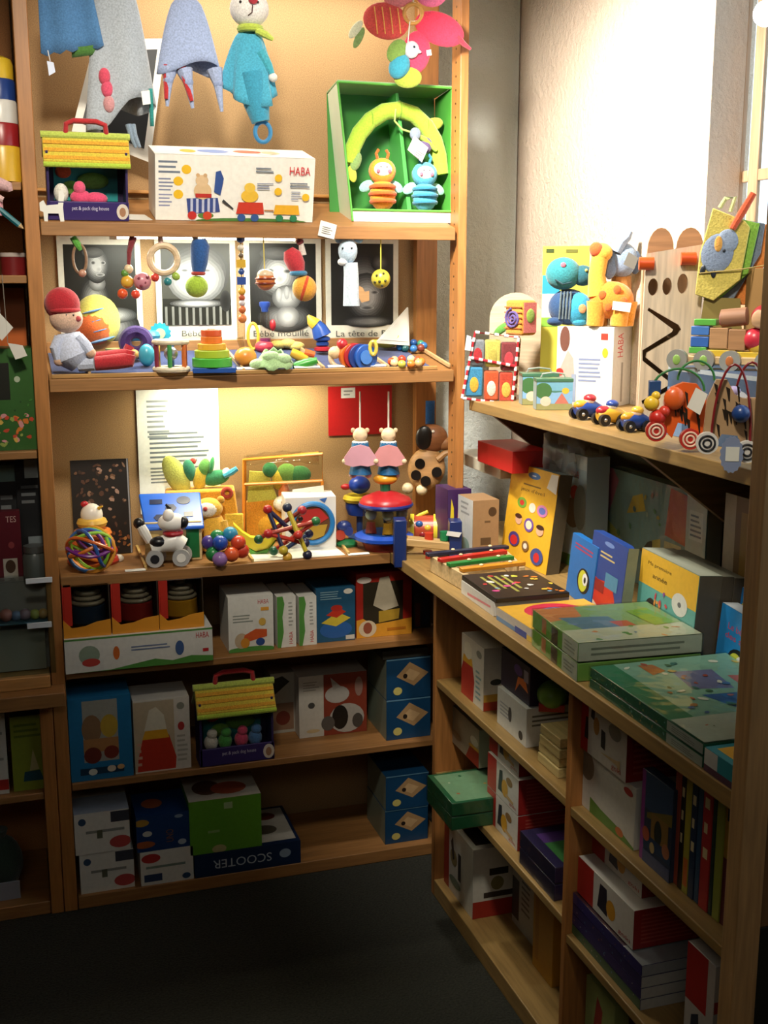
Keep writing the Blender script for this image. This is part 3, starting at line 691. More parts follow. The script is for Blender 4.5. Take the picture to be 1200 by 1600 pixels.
t.part('wing', b).sph((620, 84, -9), (14, 5, 19), 'c:#6c8a3c', rot=(0, .6, 0)); t.part('tail', b).sph((637, 122, -2), (22, 5, 16), 'c:#86962e'); t.part('string', b).cyl((640, 40, -4), (637, 74, -6), .9, '#d8d4d0', n=5)
t.part('label_tag').prism([(666, 82), (673, 81), (674, 89), (667, 90)], -3, -2, '#ebe6e0')
t.part('cord').cyl((645, -60), (645, 14), 1, '#d8d2c0', n=5)
# price tag on the shelf edge
p = at(511, 374, 'y', -.003)
t = Toy('price_tag', 'crumpled white price tag stuck on the upper shelf edge', 'price tag', 511, 374, p, rz=0); t.part('card').prism([(501, 345), (527, 352), (522, 374), (496, 368)], -1, 0, 'k:#d9d7cf')
art(t.o, 'tag_print', ((499-511)*t.k, -1*t.k, (374-366)*t.k), (22*t.k, 0, -5*t.k), (3*t.k, 0, 15*t.k), (0, -1, 0), [('l', .1, .1, .9, .9, 4, '#77726c')])

# ================================================================== SECOND SHELF
# ---- black and white portrait posters at the back
def poster(label, uL, uR, vT, vB, cap, seed, y=YP-.006):
    z0 = sZ(vB, sX((uL+uR)/2, y, 1.5), y); z1 = sZ(vT, sX((uL+uR)/2, y, 1.6), y)+.03
    x0, x1 = sX(uL, y, z0), sX(uR, y, z0); rnd = random.Random(seed)
    g = lambda v: '#%02x%02x%02x' % (v, v, max(0, v-5))
    it = [('r', .07, .18, .93, .86, g(24))]
    if seed == 1:
        it += [('s', .60, .24, .36, .15, 24, 128), ('s', .42, .42, .19, .21, 24, 150), ('s', .66, .33, .26, .06, 60, 158), ('s', .46, .57, .10, .06, 80, 140), ('s', .46, .71, .155, .14, 24, 178), ('s', .42, .80, .13, .04, 60, 92), ('s', .42, .725, .03, .015, 170, 60), ('s', .54, .725, .03, .015, 170, 60), ('s', .49, .675, .025, .018, 172, 150), ('s', .50, .635, .055, .013, 165, 88)]
    elif seed == 2:
        it += [('r', .07, .40, .93, .86, g(58)), ('s', .52, .62, .40, .24, 58, 120), ('s', .50, .565, .36, .205, 96, 214), ('s', .36, .635, .07, .017, 205, 92), ('s', .64, .635, .07, .017, 205, 92), ('s', .50, .565, .07, .04, 212, 182), ('s', .50, .485, .12, .02, 205, 120), ('r', .07, .18, .93, .345, g(26))] + [('r', .10+.085*i, .18, .13+.085*i, .335, g(118)) for i in range(10)] + [('s', .5, .36, .34, .035, 60, 176), ('s', .86, .38, .07, .09, 40, 16)]
    elif seed == 3:
        it += [('s', .5, .5, .42, .33, 24, 60), ('s', .44, .60, .29, .205, 40, 190), ('s', .45, .775, .25, .055, 50, 88), ('s', .33, .635, .06, .02, 176, 66), ('s', .56, .63, .06, .02, 176, 66), ('s', .45, .565, .05, .032, 184, 158), ('s', .52, .24, .36, .12, 40, 140), ('s', .54, .41, .19, .105, 90, 182), ('s', .44, .43, .04, .06, 150, 176), ('s', .54, .45, .035, .055, 150, 178), ('s', .63, .43, .035, .05, 150, 174), ('s', .55, .25, .15, .09, 120, 190)]
    else:
        it += [('s', .52, .57, .36, .20, 24, 112), ('s', .56, .42, .28, .20, 40, 180), ('s', .46, .455, .055, .016, 165, 72), ('s', .67, .455, .055, .016, 165, 72), ('s', .57, .39, .045, .03, 174, 146), ('s', .56, .325, .10, .018, 165, 88), ('s', .57, .21, .34, .05, 30, 120), ('s', .74, .70, .12, .07, 30, 92)]
    if cap: it += [('t', cap[0], cap[1], .085, .05, '#4c4c46', cap[2])]
    return carton('poster', label, 'poster', (x0, y, z0), x1-x0, .003, z1-z0, 'k:#dcd9cb', {'front': it}, bev=0)
poster('black and white poster of a bare shouldered baby behind the red hatted doll', 98, 226, 372, 560, None, 1)
poster('black and white poster of a round faced baby in striped top', 247, 371, 372, 541, ('B\u00e9b\u00e9 co', .30, .42), 2)
poster('black and white poster of a baby with folded hands, caption mouille', 384, 503, 372, 541, ('B\u00e9b\u00e9 mouill\u00e9', .10, .72), 3)
poster('black and white poster of a smiling child, caption beginning La tete', 510, 622, 372, 541, ('La t\u00eate de B', .13, .70), 4)
# ---- toys hanging from hooks under the upper shelf
ZH = Z1-.031
def hang(name, label, cat, u, v, y=.02, group=None):
    return Toy(name, label, cat, u, v, at(u, v, 'y', y), group=group)
t = hang('ring_rattle', 'small wooden ring with green clip hanging left of the beads', 'rattle', 126, 432)
t.part('ring').torus((126, 405), 10, 2.2, 'w:#8a6a50', ry=22); t.part('clip').tube([(117, 372, 0), (124, 384, 0), (128, 392, 0)], [5, 6, 3], 'c:#58a03c', 8); t.part('bead').sph((129, 427, 0), 6, 'p:#b98a74')
t = hang('bead_rattle', 'bead rattle with pink patterned ball and red beads on red strap', 'rattle', 205, 465)
t.part('strap').tube([(212, 372, 0), (205, 395, 0), (203, 420, 0)], [6, 4, 2.5], 'c:#7a2a30', 8)
for (u, v, r, c) in ((200, 441, 10, 'p:#d3a23a'), (192, 459, 8, 'p:#d4552a'), (212, 460, 7, 'p:#cf4630'), (223, 440, 14, 'p:#c3808c'), (197, 428, 6, 'p:#5a8a3c'), (203, 421, 7, 'p:#d8c4a0')): t.part('bead').sph((u, v, 0), r, c)
bd = t.part('bead'); bd.sph((223, 440, 0), 13.8, 'p:#c3808c')
for (du, dv) in ((-5, -4), (4, 2), (-2, 7), (8, -6)): t.part('spot', bd).sph((223+du, 440+dv, -11), 2.6, '#7a3040', 8, 6)
t = hang('ring_rattle', 'large pale wooden ring with red and green beads', 'rattle', 257, 440)
t.part('ring').torus((257, 406), 21, 5.2, 'w:#d4bb98'); t.part('strap').tube([(253, 372, 0), (254, 384, 0)], 4, 'c:#c9a89c', 8)
for (u, v, c) in ((243, 434, 'p:#c03a2c'), (275, 432, 'p:#93b04a'), (262, 440, 'p:#2c7a80')): t.part('bead').sph((u, v, -2), 6.5, c)
t = hang('maraca_rattle', 'dark blue plush maraca rattle with lime green ball end', 'rattle', 311, 466)
t.part('handle').tube([(314, 376, 0), (315, 386, 0), (313, 412, 0), (311, 430, 0)], [10, 15, 13, 9], 'c:#24508c', 14); t.part('band').torus((311, 428), 8.5, 3, 'c:#a83a30', axis='z'); t.part('ball').sph((308, 448), (18, 16, 17), 'c:#9cba3c'); t.part('strap').tube([(306, 371, 0), (311, 380, 0)], 4, 'c:#dad4cc', 8)
t = hang('bead_chain', 'long thin chain of wooden and blue beads', 'toy', 378, 505)
t.part('string').cyl((379, 371), (379, 505), .9, '#3a3428', n=5)
for (v, r, c) in ((376, 7, '#26407a'), (390, 5, '#c9c2b2'), (402, 4, '#5a4a3a'), (414, 8, '#c9a032'), (426, 5, '#2f4a86'), (440, 7, '#2d4a92'), (456, 6, '#d2a23c'), (466, 5, '#a85030'), (474, 5, '#c9c2c8'), (484, 6, '#c46a3c'), (498, 7, '#cf7a44')):
    b = t.part('bead'); (b.sph((379, v), r, 'p:'+c) if v not in (414, 440) else b.box((372, v-6, -6), (386, v+6, 6), 'p:'+c))
t = hang('bell_ball', 'orange striped ball hanging on a yellow string', 'toy', 415, 455)
b = t.part('ball'); b.sph((415, 439), 15, 'p:#c2703a'); t.part('cap', b).sph((415, 430), (13, 13, 9), 'p:#d9c3a4')
for v in (436, 443): t.part('band', b).torus((415, v), 15, 1.4, 'p:#7a2f20', axis='z')
t.part('string').cyl((413, 371), (414, 424), 1, '#d3c46a', n=5)
t = hang('foot_rattle', 'red plush rattle with blue cuff and orange striped ball', 'rattle', 475, 472)
t.part('body').tube([(452, 392, 0), (458, 402, 0), (464, 416, 0), (467, 426, 0)], [8, 15, 14, 10], 'c:#b8303a', 14); t.part('cuff').torus((467, 428), 10, 4, 'c:#3a7aa0', axis='z')
b = t.part('ball'); b.sph((476, 451), (19, 18, 20), 'c:#d99a34', 18, 12); t.part('stripe', b).sph((476, 451, -1), (7, 18.4, 20.3), 'c:#c8471f', rot=(0, .3, 0))
t.part('strap').tube([(470, 372, 0), (472, 384, 0), (474, 400, 2)], [5, 4, 6], 'c:#c7bdb4', 8); t.part('knot').sph((470, 380), 6, 'c:#7a2e30')
t = hang('squeaker_toy', 'pale blue animal squeaker with long knitted body', 'toy', 548, 478)
t.part('body').tube([(548, 412, 0), (549, 430, 0), (549, 478, 0)], [11, 11.5, 13], 'c:#b2bfca', 14); h = t.part('head'); h.sph((544, 394), (15, 13, 20), 'c:#a9bccb'); t.part('muzzle', h).sph((536, 411, -4), (8, 7, 6), 'c:#d5d6d4')
for sg in (-1, 1): t.part('ear', h).sph((546+sg*14, 376), (8, 3, 6), 'c:#8fb0c8', rot=(0, sg*.5, 0)); t.part('eye', h).sph((543+sg*7, 390, -12), 1.6, '#232323', 6, 5)
t.part('wooden_charm').prism([(561, 447), (567, 450), (570, 456), (577, 455), (577, 470), (565, 473), (561, 466)], -2, 3, 'w:#a37c50')
t = hang('bell_ball', 'yellow spotted ball hanging on a string before the smiling child poster', 'toy', 594, 450)
b = t.part('ball'); b.sph((595, 436), 15, 'p:#c3b23a')
for (du, dv) in ((-6, -5), (4, -8), (7, 3), (-2, 4), (-9, 5), (2, 10)): t.part('dot', b).sph((595+du, 436+dv, -math.sqrt(max(1, 225-du*du-dv*dv))+.5), 2.2, '#3a3a20', 8, 6)
t.part('string').cyl((595, 371), (595, 422), 1, '#c9b84a', n=5)
# ---- display trays lined with blue felt
YT0, YT1 = .006, .285
tray = tag(empty('display_tray', (.5, 0, Z2), 0, math.atan(SL2)), 'row of shallow wooden trays lined with dark blue felt', 'tray')
def tp(name, a, b, key):
    m = mm(); m.bev = .001; m.box(a, b, key); return link_mesh(name, m, tray)
tp('felt', (-.49, .010, .0008), (.44, .28, .004), 'c:#1d3168')
tp('rim', (-.492, .004, .0008), (.448, .010, .010), 'w:#b58a52'); tp('rim', (-.492, .28, .0008), (.448, .287, .03), 'w:#a8794a')
for u in (140, 380, 505, 605, 700):
    x = sX(u, .02, Z2)-.5; tp('divider', (x-.003, .011, .0045), (x+.003, .279, .014), 'w:#c2a070')
# ---- doll
t = Toy('rag_doll', 'rag doll with red knitted hat and red boots leaning on the left post', 'doll', 122, 588, s2(122, 587)+Vector((.004, 0, .012)))
t.part('body').tube([(108, 530, 0), (110, 545, 0), (114, 565, 0), (124, 578, 0)], [17, 27, 30, 18], 'c:#c4cbe0', 16)
h = t.part('head'); h.sph((106, 508, -2), (25, 21, 22), 'c:#d8b49c', 18, 12); t.part('nose', h).sph((124, 508, -16), 4.5, 'c:#b5484a')
for d_ in (-8, 5): t.part('eye', h).sph((113+d_*.8, 502, -21), 1.6, '#2b211c', 6, 5)
ht = t.part('hat'); ht.sph((101, 486, 0), (27, 24, 26), 'c:#a81f2a', 18, 12); t.part('brim', ht).torus((103, 495), 22, 3.6, 'c:#b5252e', axis='z')
for (pts) in ([(96, 536, -14), (88, 552, -16), (92, 572, -14)], [(122, 536, -14), (134, 550, -18), (140, 560, -18)]):
    a = t.part('arm'); a.tube(pts, [9, 9, 7], 'c:#c3cbe2', 10); t.part('hand', a).sph(pts[-1], 8, 'c:#cfa688')
for (dv, dy) in ((0, -14), (-6, 4)):
    l = t.part('leg'); l.tube([(122, 578+dv*.5, dy*.5), (146, 577+dv, dy)], [12, 11], 'c:#b9c0d2', 10); t.part('boot', l).tube([(146, 577+dv, dy), (180, 574+dv, dy-2), (198, 572+dv, dy-2), (200, 564+dv, dy-2)], [11, 12, 12, 9], 'c:#aa222a', 12)
# ---- soft ball
t = Toy('soft_ball', 'large soft ball with orange and blue striped panels', 'ball', 156, 560, s2(160, 556)+Vector((0, .058, .013)))
b = t.part('ball'); b.sph((152, 516), (37, 37, 42), 'c:#cfc35a', 22, 14); pn = t.part('panel', b); pn.sph((150, 521, -3), (33, 36, 36), 'c:#d4652a', 20, 12)
for i in range(4): t.part('stripe', pn).sph((148+i*3, 500+i*15, -6), (24, 33.4, 3.2), 'c:#5a86b4', rot=(0, -.25, 0))
# ---- small toys on the felt
def st(name, label, u, v, cat='toy', dy=0, lift=.0045, **kw):
    p = s2(u, v); p.y = min(max(p.y+dy, .02), .26); p.z = Z2+SL2*p.y+lift; p.x = sX(u, p.y, p.z)
    return Toy(name, label, cat, u, v, p, **kw)
t = st('plush_ring', 'purple plush ring rattle with red tip beside the soft ball', 214, 574, dy=.05)
t.part('ring').torus((214, 545), 17, 10, 'c:#3c2262', ry=16); t.part('tip').tube([(204, 550, -8), (198, 562, -10), (194, 574, -10)], [8, 7, 5], 'c:#a8242e', 10); t.part('bead').sph((210, 563, -12), 8, 'p:#b58a4a')
t = st('toy_egg', 'plain turquoise wooden egg in front of the purple ring', 230, 576, cat='egg'); t.part('egg').sph((230, 558), (12.5, 12, 17.5), 'p:#3f9cb4', 18, 12)
t = st('gear_teether', 'turquoise ribbed teething rings standing behind the purple ring', 230, 548, dy=.09)
t.part('ring').torus((224, 522), 20, 8, 'p:#4a9ab8', axis='z', ry=14); g = t.part('gear')
g.prism([(251+(15+(2.6 if i % 2 else 0))*math.cos(2*PI*i/28), 519+(15+(2.6 if i % 2 else 0))*math.sin(2*PI*i/28)) for i in range(28)], -3, 5, 'p:#2f98ae'); t.part('centre', g).cyl((251, 519, -4.5), (251, 519, -2), 8, 'p:#b8c89a', n=20)
t = st('bowl', 'small pale green cup lying before the soft ball', 182, 562, cat='cup', dy=.02); t.part('cup').lathe([(4, 0), (10, 1), (16, 8), (17, 12), (15, 12), (14, 8), (8, 3), (1, 2.5)], 'p:#a3b272', c=(182, 562))
t = st('cage_rattle', 'wooden cage rattle with coloured bars and white hoops', 268, 586, cat='rattle')
t.part('hoop').torus((268, 538), 25, 4.2, 'w:#ddd0b4', axis='z'); t.part('hoop').torus((268, 580), 25, 4.6, 'w:#ddd0b4', axis='z')
for i, c in enumerate(('p:#a82a2c', 'p:#4a76b0', 'p:#d6a93a', 'p:#7c2a3c', 'p:#3f8a4a', 'p:#c2642c')):
    a = 2*PI*i/6+.45; t.part('bar').cyl((268+24*math.cos(a), 539, 24*math.sin(a)), (268+24*math.cos(a), 580, 24*math.sin(a)), 3.6, c, n=10)
t.part('bell').sph((268, 556), 11, 'm:#bfc4cc')
t = st('ring_stacker', 'wooden ring stacker with orange, yellow and green discs on blue plinth', 334, 584)
t.part('plinth', bev=1).box((302, 584, -28), (368, 576, 28), 'p:#27509a')
for (r, v0, v1, c) in ((31, 576, 562, 'p:#4aa83c'), (27, 562, 550, 'p:#a4bc34'), (22, 550, 540, 'p:#dba636'), (16.5, 540, 529, 'p:#d8752a'), (16, 529, 519, 'p:#cf562a')):
    t.part('disc', bev=1.2).cyl((332, v0), (332, v1), r, c, n=28)
t.part('peg').cyl((332, 521), (332, 517), 6, 'w:#dcc9a8', n=16)
t = st('toy_orange', 'orange wooden fruit with clear stalk', 384, 578, cat='toy fruit'); t.part('fruit').sph((384, 561), (17.5, 17, 16), 'p:#d98a38', 18, 12); t.part('stalk').cyl((379, 546), (376, 530), 4, 'film:#e6e2d8', r2=6, n=10)
t = st('hoop', 'yellow translucent oval hoop standing on edge', 396, 534, dy=.05); t.part('hoop').torus((396, 512), 8, 2.4, 'p:#d8a838', ry=20)
t = st('bottle_rattle', 'clear bottle rattle with blue stopper and pink ball base', 414, 556, cat='rattle', dy=.03)
t.part('tube').cyl((415, 540), (415, 493), 8.5, 'film:#ece8e4', r2=7); t.part('stopper').lathe([(5, 0), (6, 6), (8.5, 10), (8.5, 15), (6, 16)], 'p:#26418a', c=(415, 495)); t.part('ball').sph((413, 548), (15, 14, 10), 'p:#c63c4a'); t.part('bead').sph((427, 515, 3), (5, 5, 9), 'p:#a8242e'); t.part('collar').cyl((415, 541), (415, 535), 8.5, 'p:#7a2a58', n=14)
t = st('toy_lettuce', 'crinkled pale green felt lettuce leaf', 428, 584, cat='toy vegetable'); m = t.part('leaf', solid=1.5)
rr = random.Random(5); m.sheet([[(428+(30-4*i)*math.cos(2*PI*j/24)*(1+.09*math.sin(j*2.6)), 576-i*5-3*math.sin(j*1.7+i)-5*math.sin(2*PI*j/24), (22-3*i)*math.sin(2*PI*j/24)) for j in range(25)] for i in range(5)], 'c:#9fc08a')
for (a, b) in ((404, 574), (442, 566), (424, 562)): t.part('curl').sph((a, b, -6), (14, 9, 9), 'c:#a9c896')
t = st('toy_pepper', 'long green wooden pepper beside the lettuce', 478, 580, cat='toy vegetable'); t.part('body').tube([(463, 575, 0), (478, 571, 0), (496, 566, 0)], [7, 8, 5], 'p:#3f9a3c', 12); t.part('tip').sph((464, 575), 7, 'p:#358a36')
t = st('toy_pepper', 'yellow wooden pepper with red end behind the green pepper', 468, 570, cat='toy vegetable', dy=.02); t.part('body').tube([(455, 556, 0), (468, 562, 0), (480, 567, 0)], [7, 8, 6], 'p:#d8a832', 12); t.part('end').tube([(476, 556, 2), (492, 560, 2)], [6, 5], 'p:#d2642c', 10)
t = st('toy_corn', 'small pale yellow felt vegetables heaped behind the lettuce', 450, 556, cat='toy vegetable', dy=.06)
for (a, b) in ((434, 548), (450, 546), (463, 550)): t.part('piece').sph((a, b, 0), (13, 8, 7), 'c:#d8c368')
t = st('stacking_toy', 'blue ribbed stacking toy with yellow peak on red base', 504, 560, dy=.03)
for i, (v, r, c) in enumerate(((556, 13, 'p:#a82530'), (548, 10, 'p:#1f3f86'), (540, 12, 'p:#244a98'), (531, 10, 'p:#1f3f86'))): t.part('disc').lathe([(r*.7, 0), (r, 2), (r, 6), (r*.7, 8)], c, c=(504, v))
t.part('cap').tube([(504, 532, 0), (499, 520, 0), (494, 512, 0)], [15, 12, 8], 'p:#2a50a0', 14); t.part('peak').tube([(494, 514, 0), (487, 508, 0), (482, 500, 0)], [10, 8, 2], 'p:#d8b23a', 10)
t = st('disc_rattle', 'wooden rattle with red and blue discs on ball handles', 548, 580, cat='rattle')
for (a, b, r, c) in ((545, 560, 19, 'p:#c8621f'), (552, 560, 20, 'p:#a8242a'), (559, 561, 20, 'p:#22397a'), (569, 562, 20, 'p:#2a58a8')): t.part('disc', bev=1).tube([(a, b, 6), (a+4, b+.5, -1)], [r, r], c, 24)
t.part('face', None).cyl((572, 562, -3.5), (573, 562, -5), 11, 'p:#3f76c0', n=20); t.part('handle').torus((532, 563), 15, 4.2, 'w:#dcc09a'); t.part('ball').sph((523, 555), 10, 'w:#d9b98c'); t.part('ball').sph((535, 542), 9, 'p:#b0282e'); t.part('hoop').torus((583, 548), 5, 3, 'p:#c9b24a', ry=10)
t = st('toy_bowl', 'yellow boat-shaped dish beside the white card sail', 606, 556, cat='dish', dy=.05); m = t.part('dish', solid=1.5)
m.sheet([[(606+(24-4*abs(i-2))*math.cos(PI*j/12)*1.0, 536+(1-((i-2)/2.5)**2)*16*math.sin(PI*j/12)+ (j-6)*.6, (i-2)*8) for j in range(13)] for i in range(5)], 'p:#d3c03c')
o = leaning_card('display_card', 'plain white triangular card standing like a sail on the felt', 'card', [(637, 480), (638, 481), (640, 540), (586, 536)], .20, 'k:#cfccc0', 'k:#d4d1c5')
t = st('bead_ring', 'ring of orange, red and wooden beads lying on the felt', 636, 580, cat='rattle')
for i, c in enumerate(('#d2762c', '#cf4a24', '#d9b98a', '#c93a22', '#d8a878', '#c84a22', '#d9b98a', '#b8b44a', '#d2762c', '#c9a06a')):
    a = 2*PI*i/10; t.part('bead').sph((635+23*math.cos(a), 571-3*math.sin(a), 14*math.sin(a)), 6.5, 'p:'+c)
t = st('bead_ring', 'blue and green beaded bracelet behind the orange bead ring', 642, 556, cat='rattle', dy=.04)
for i, c in enumerate(('#2c6aa8', '#3f8a6a', '#1f4a86', '#2c6aa8', '#c9b08a', '#2f7ab0', '#1f4f50', '#2c6aa8', '#7a3a2c')):
    a = 2*PI*i/9; t.part('bead').sph((643+19*math.cos(a), 548-4*math.sin(a), 12*math.sin(a)), 6, 'p:'+c)
for i, (a, b, lab) in enumerate(((372, 404, 'the toy orange'), (462, 502, 'the green pepper'), (515, 541, 'the wooden ball handles'), (581, 606, 'the blue disc'), (288, 300, 'the cage rattle'))):
    v = proj((sX((a+b)/2, .004, Z2), .004, Z2))[1]; m = mm(); x0, x1 = sX(a, .0, Z2), sX(b, .0, Z2)
    m.box((0, 0, 0), (x1-x0, .009, .001), 'k:#e2e2dc'); o = link_mesh('price_label', m); o.location = (x0, .011, Z2+.0125); o.rotation_euler = (.5, 0, 0); tag(o, 'small white price label on the tray rim below '+lab, 'label', 'price labels on the tray rim')

# ================================================================== THIRD SHELF (flat, lit from above)
def s3(u, v): return at(u, v, 'z', Z3)
def t3(name, label, u, v, cat='toy', y=None, lift=.0005, **kw):
    if y is None: p = s3(u, v)
    else: p = Vector((sX(u, y, Z3), y, Z3))
    p.z = Z3+lift; return Toy(name, label, cat, u, v, p, **kw)
# text sheet pinned to the back
yb = YP-.004
def pinned(name, label, cat, uL, uR, vT, vB, col, items, y=yb, th=.002):
    z0 = sZ(vB, sX((uL+uR)/2, y, 1.1), y); z1 = sZ(vT, sX((uL+uR)/2, y, 1.2), y); x0, x1 = sX(uL, y, (z0+z1)/2), sX(uR, y, (z0+z1)/2)
    return carton(name, label, cat, (x0, y, z0), x1-x0, th, z1-z0, col, {'front': items}, bev=0)
pinned('text_sheet', 'white sheet with printed paragraphs pinned to the hardboard back', 'paper', 216, 343, 606, 800, 'k:#e6ebe8', [('l', .12, .60, .42, .92, 8, '#8a949a'), ('l', .14, .40, .92, .66, 7, '#6f7a84'), ('l', .14, .24, .85, .38, 5, '#7c868e')])
pinned('red_card', 'square red card with small white label pinned behind the hanging angels', 'card', 513, 612, 603, 679, 'k:#b01a1c', [('r', .20, .76, .42, .97, '#dfe2e4'), ('l', .24, .80, .38, .94, 2, '#8a8f94')])
# dividers and white paper on the shelf
for i, (a, b, lab) in enumerate(((228, 214, 'thin wooden divider strip beside the robot dog'), (395, 372, 'thin wooden divider strip beside the ball cluster'), (545, 520, 'thin wooden divider strip beside the round window box'))):
    q = s3(a, proj((sX(a, .01, Z3), .01, Z3))[1]); e = Vector((sX(b, .26, Z3), .26, Z3)); d = e-q
    m = mm(); m.box((0, -.003, 0), (d.length, .003, .008), 'w:#c0a060'); o = link_mesh('divider_strip', m); o.location = q+Vector((0, 0, .0006)); o.rotation_euler = (0, 0, math.atan2(d.y, d.x)); tag(o, lab, 'divider')
m = mm(); x0, x1 = sX(392, .01, Z3), sX(545, .01, Z3); m.box((0, 0, 0), (x1-x0-.012, .13, .0008), 'k:#e4e6dc'); o = link_mesh('paper_sheet', m); o.location = (x0+.004, .014, Z3+.0006); tag(o, 'white paper sheet lying under the bead construction toy', 'paper')
# dark picture book
b3 = s3(125, 852); b3.y = .20
carton('board_book', 'black board book patterned with brown leaves, leaning at the back', 'book', (sX(118, .20, Z3), .205, Z3+.002), sX(208, .2, Z3)-sX(118, .2, Z3), .02, sZ(720, .1, .22)-Z3, 'k:#1d1713', {'front': [('blobs', .08, .25, .92, .95, 60, ['#6a4a34', '#8a6a54', '#54382a', '#a08070', '#3c2a20'], .045), ('blobs', .45, .06, .95, .25, 24, ['#7a4a28', '#a8703a', '#5a3018'], .035), ('r', .965, 0, .99, 1, '#8c8c90')]}, rx=-.10, rnd=.02)
# ring-stack chick with white head
t = t3('ring_pyramid', 'ring pyramid with white egg head and red comb', 150, 872, cat='toy', y=.135)
for (r, v, c) in ((40, 868, 'p:#b8382a'), (37, 855, 'p:#c8452a'), (33, 841, 'p:#d5622a'), (29, 826, 'p:#d9782a'), (23, 809, 'p:#d9b04a')): t.part('ring').torus((147, v), r-7, 7.5, c, axis='z')
t.part('core').cyl((147, 876), (147, 806), 12, 'p:#d8a03a'); h = t.part('head'); h.sph((147, 797), (17, 16, 18), 'p:#e8e2d6', 18, 12); t.part('comb', h).sph((137, 780), (6, 4, 5), 'p:#b8242c'); t.part('beak', h).tube([(158, 786, -8), (164, 782, -12)], [3, 1], 'p:#d8a83a', 8); t.part('foot').sph((184, 868, -4), (9, 8, 7), 'p:#dcd6c8')
# tangled loop ball
t = t3('tangle_ball', 'open rattle ball of tangled green, orange, blue and purple loops', 145, 894, cat='rattle', y=.030)
rr = random.Random(11)
for i, c in enumerate(('#8cc83a', '#e08a2a', '#2f5fae', '#7a2a8a', '#e07a2c', '#9ad04a', '#3a74c0', '#d0672a', '#6a2a86', '#e09a3a')):
    a, b_, tw = rr.random()*PI, rr.random()*PI, rr.random()*6; ax = Euler((a, b_, tw)).to_matrix(); R0 = 30+rr.random()*5; off = rr.uniform(-12, 12)
    pts = []
    for j in range(26):
        s_ = 2*PI*j/26; q = ax @ Vector((R0*math.cos(s_), R0*math.sin(s_), off+6*math.sin(2*s_+tw))); q = q.normalized()*min(36, q.length)
        pts.append((143+q.x*1.05, 858-q.z, q.y))
    t.part('loop').tube(pts, 3.0, 'p:'+c, 7, closed=True)
# shape sorter house
t = t3('shape_sorter', 'shape sorter house with blue roof and cut-out shapes', 275, 862, y=.085)
L, R = 228, 316
t.part('body', bev=1).box((L, 862, 0), (R, 800, 48), 'w:#d2bd8c'); rf = t.part('roof', bev=2); rf.ext([(L-8, 770, 64), (R+1, 770, 64), (R+4, 812, -8), (L+2, 812, -8)], (0, 0, t.k*5), 'p:#1f5cc8')
for (a, b, w_, h_, kind) in ((247, 781, 14, 4, 0), (290, 780, 11, 5, 1), (270, 789, 9, 5, 2), (297, 797, 10, 4, 0), (252, 800, 9, 4, 2)):
    f = lambda q: 64-72*(q-770)/42-.5
    m = t.part('cut_out', rf); n = {0: 4, 1: 14, 2: 6}[kind]
    pts = [(a+w_*math.cos(2*PI*i/n+PI/4*(n == 4)), b-5+h_*math.sin(2*PI*i/n+PI/4*(n == 4))) for i in range(n)]
    m.ext([(x, y_, f(y_+5)) for x, y_ in pts], (0, -t.k*.3, t.k*.5), '#0c1c46')
t.part('door', bev=1).box((292, 858, -1.2), (312, 812, 0), 'p:#1d6a3c'); t.part('wood_panel').box((238, 852, -1), (286, 818, 0), 'w:#bfa468')
# robot dog
t = t3('robot_dog', 'white robot puppy with black patches and grey wheels', 262, 880, y=.045)
b = t.part('body'); b.tube([(238, 850, 0), (255, 846, 0), (275, 842, 0), (287, 850, 0)], [11, 13, 17, 13], 'p:#e8e6e0', 16); t.part('patch', b).sph((250, 842, -4), (15, 11, 9), 'p:#16161a')
h = t.part('head'); h.sph((271, 812, -2), (22, 17, 15), 'p:#ece9e4', 18, 12); t.part('muzzle', h).sph((266, 800, -10), (9, 10, 11), 'p:#ece9e4'); t.part('ear', h).sph((288, 812, -8), (8, 8, 10), 'p:#17171b', rot=(0, .4, 0)); t.part('ear', h).tube([(268, 790, -2), (263, 783, -4)], [4, 2], 'p:#222226', 8); t.part('collar', h).torus((272, 829), 12, 4, 'p:#a8242e', axis='z')
tl = t.part('tail'); tl.tube([(236, 842, 0), (228, 826, 0), (221, 812, 0)], [6, 8, 7], 'p:#e4e2dc', 10); t.part('tail_tip', tl).sph((221, 812), (9, 8, 9), 'p:#17171b')
for (a, dy) in ((243, -13), (283, -13), (247, 13), (287, 13)):
    wl = t.part('wheel'); wl.cyl((a, 866, dy-4), (a, 866, dy+4), 13.5, 'p:#a9a9a8', n=24); t.part('hub', wl).cyl((a, 866, dy-5), (a, 866, dy-4), 7, 'p:#e6e4de' if a > 260 else 'p:#26262a', n=16)
# yellow fabric basket of vegetables
t = t3('fabric_basket', 'yellow fabric basket filled with felt leaves and vegetables', 318, 842, cat='toy', y=.235)
t.part('basket', bev=3).ext([(264, 842, -20), (378, 842, -20), (368, 750, -24), (262, 752, -24)], (0, t.k*44, 0), 'c:#d99a2a'); t.part('pocket', bev=2).box((352, 822, -26), (380, 788, -20), 'c:#d8b43a')
for (u, v, a, b_, rot, c) in ((280, 730, 17, 34, -.45, '#b8bf5a'), (300, 722, 10, 17, -.2, '#2c7a5c'), (316, 735, 11, 20, .15, '#c9b43a'), (322, 720, 9, 16, .3, '#5c9a48'), (340, 735, 22, 12, -.2, '#2f8054'), (334, 716, 4, 14, .2, '#2c8a4a'), (355, 727, 6, 8, .6, '#d8dcd8')): t.part('felt_leaf').sph((u, v, -2), (a, 8, b_), 'c:'+c, rot=(0, rot, 0))
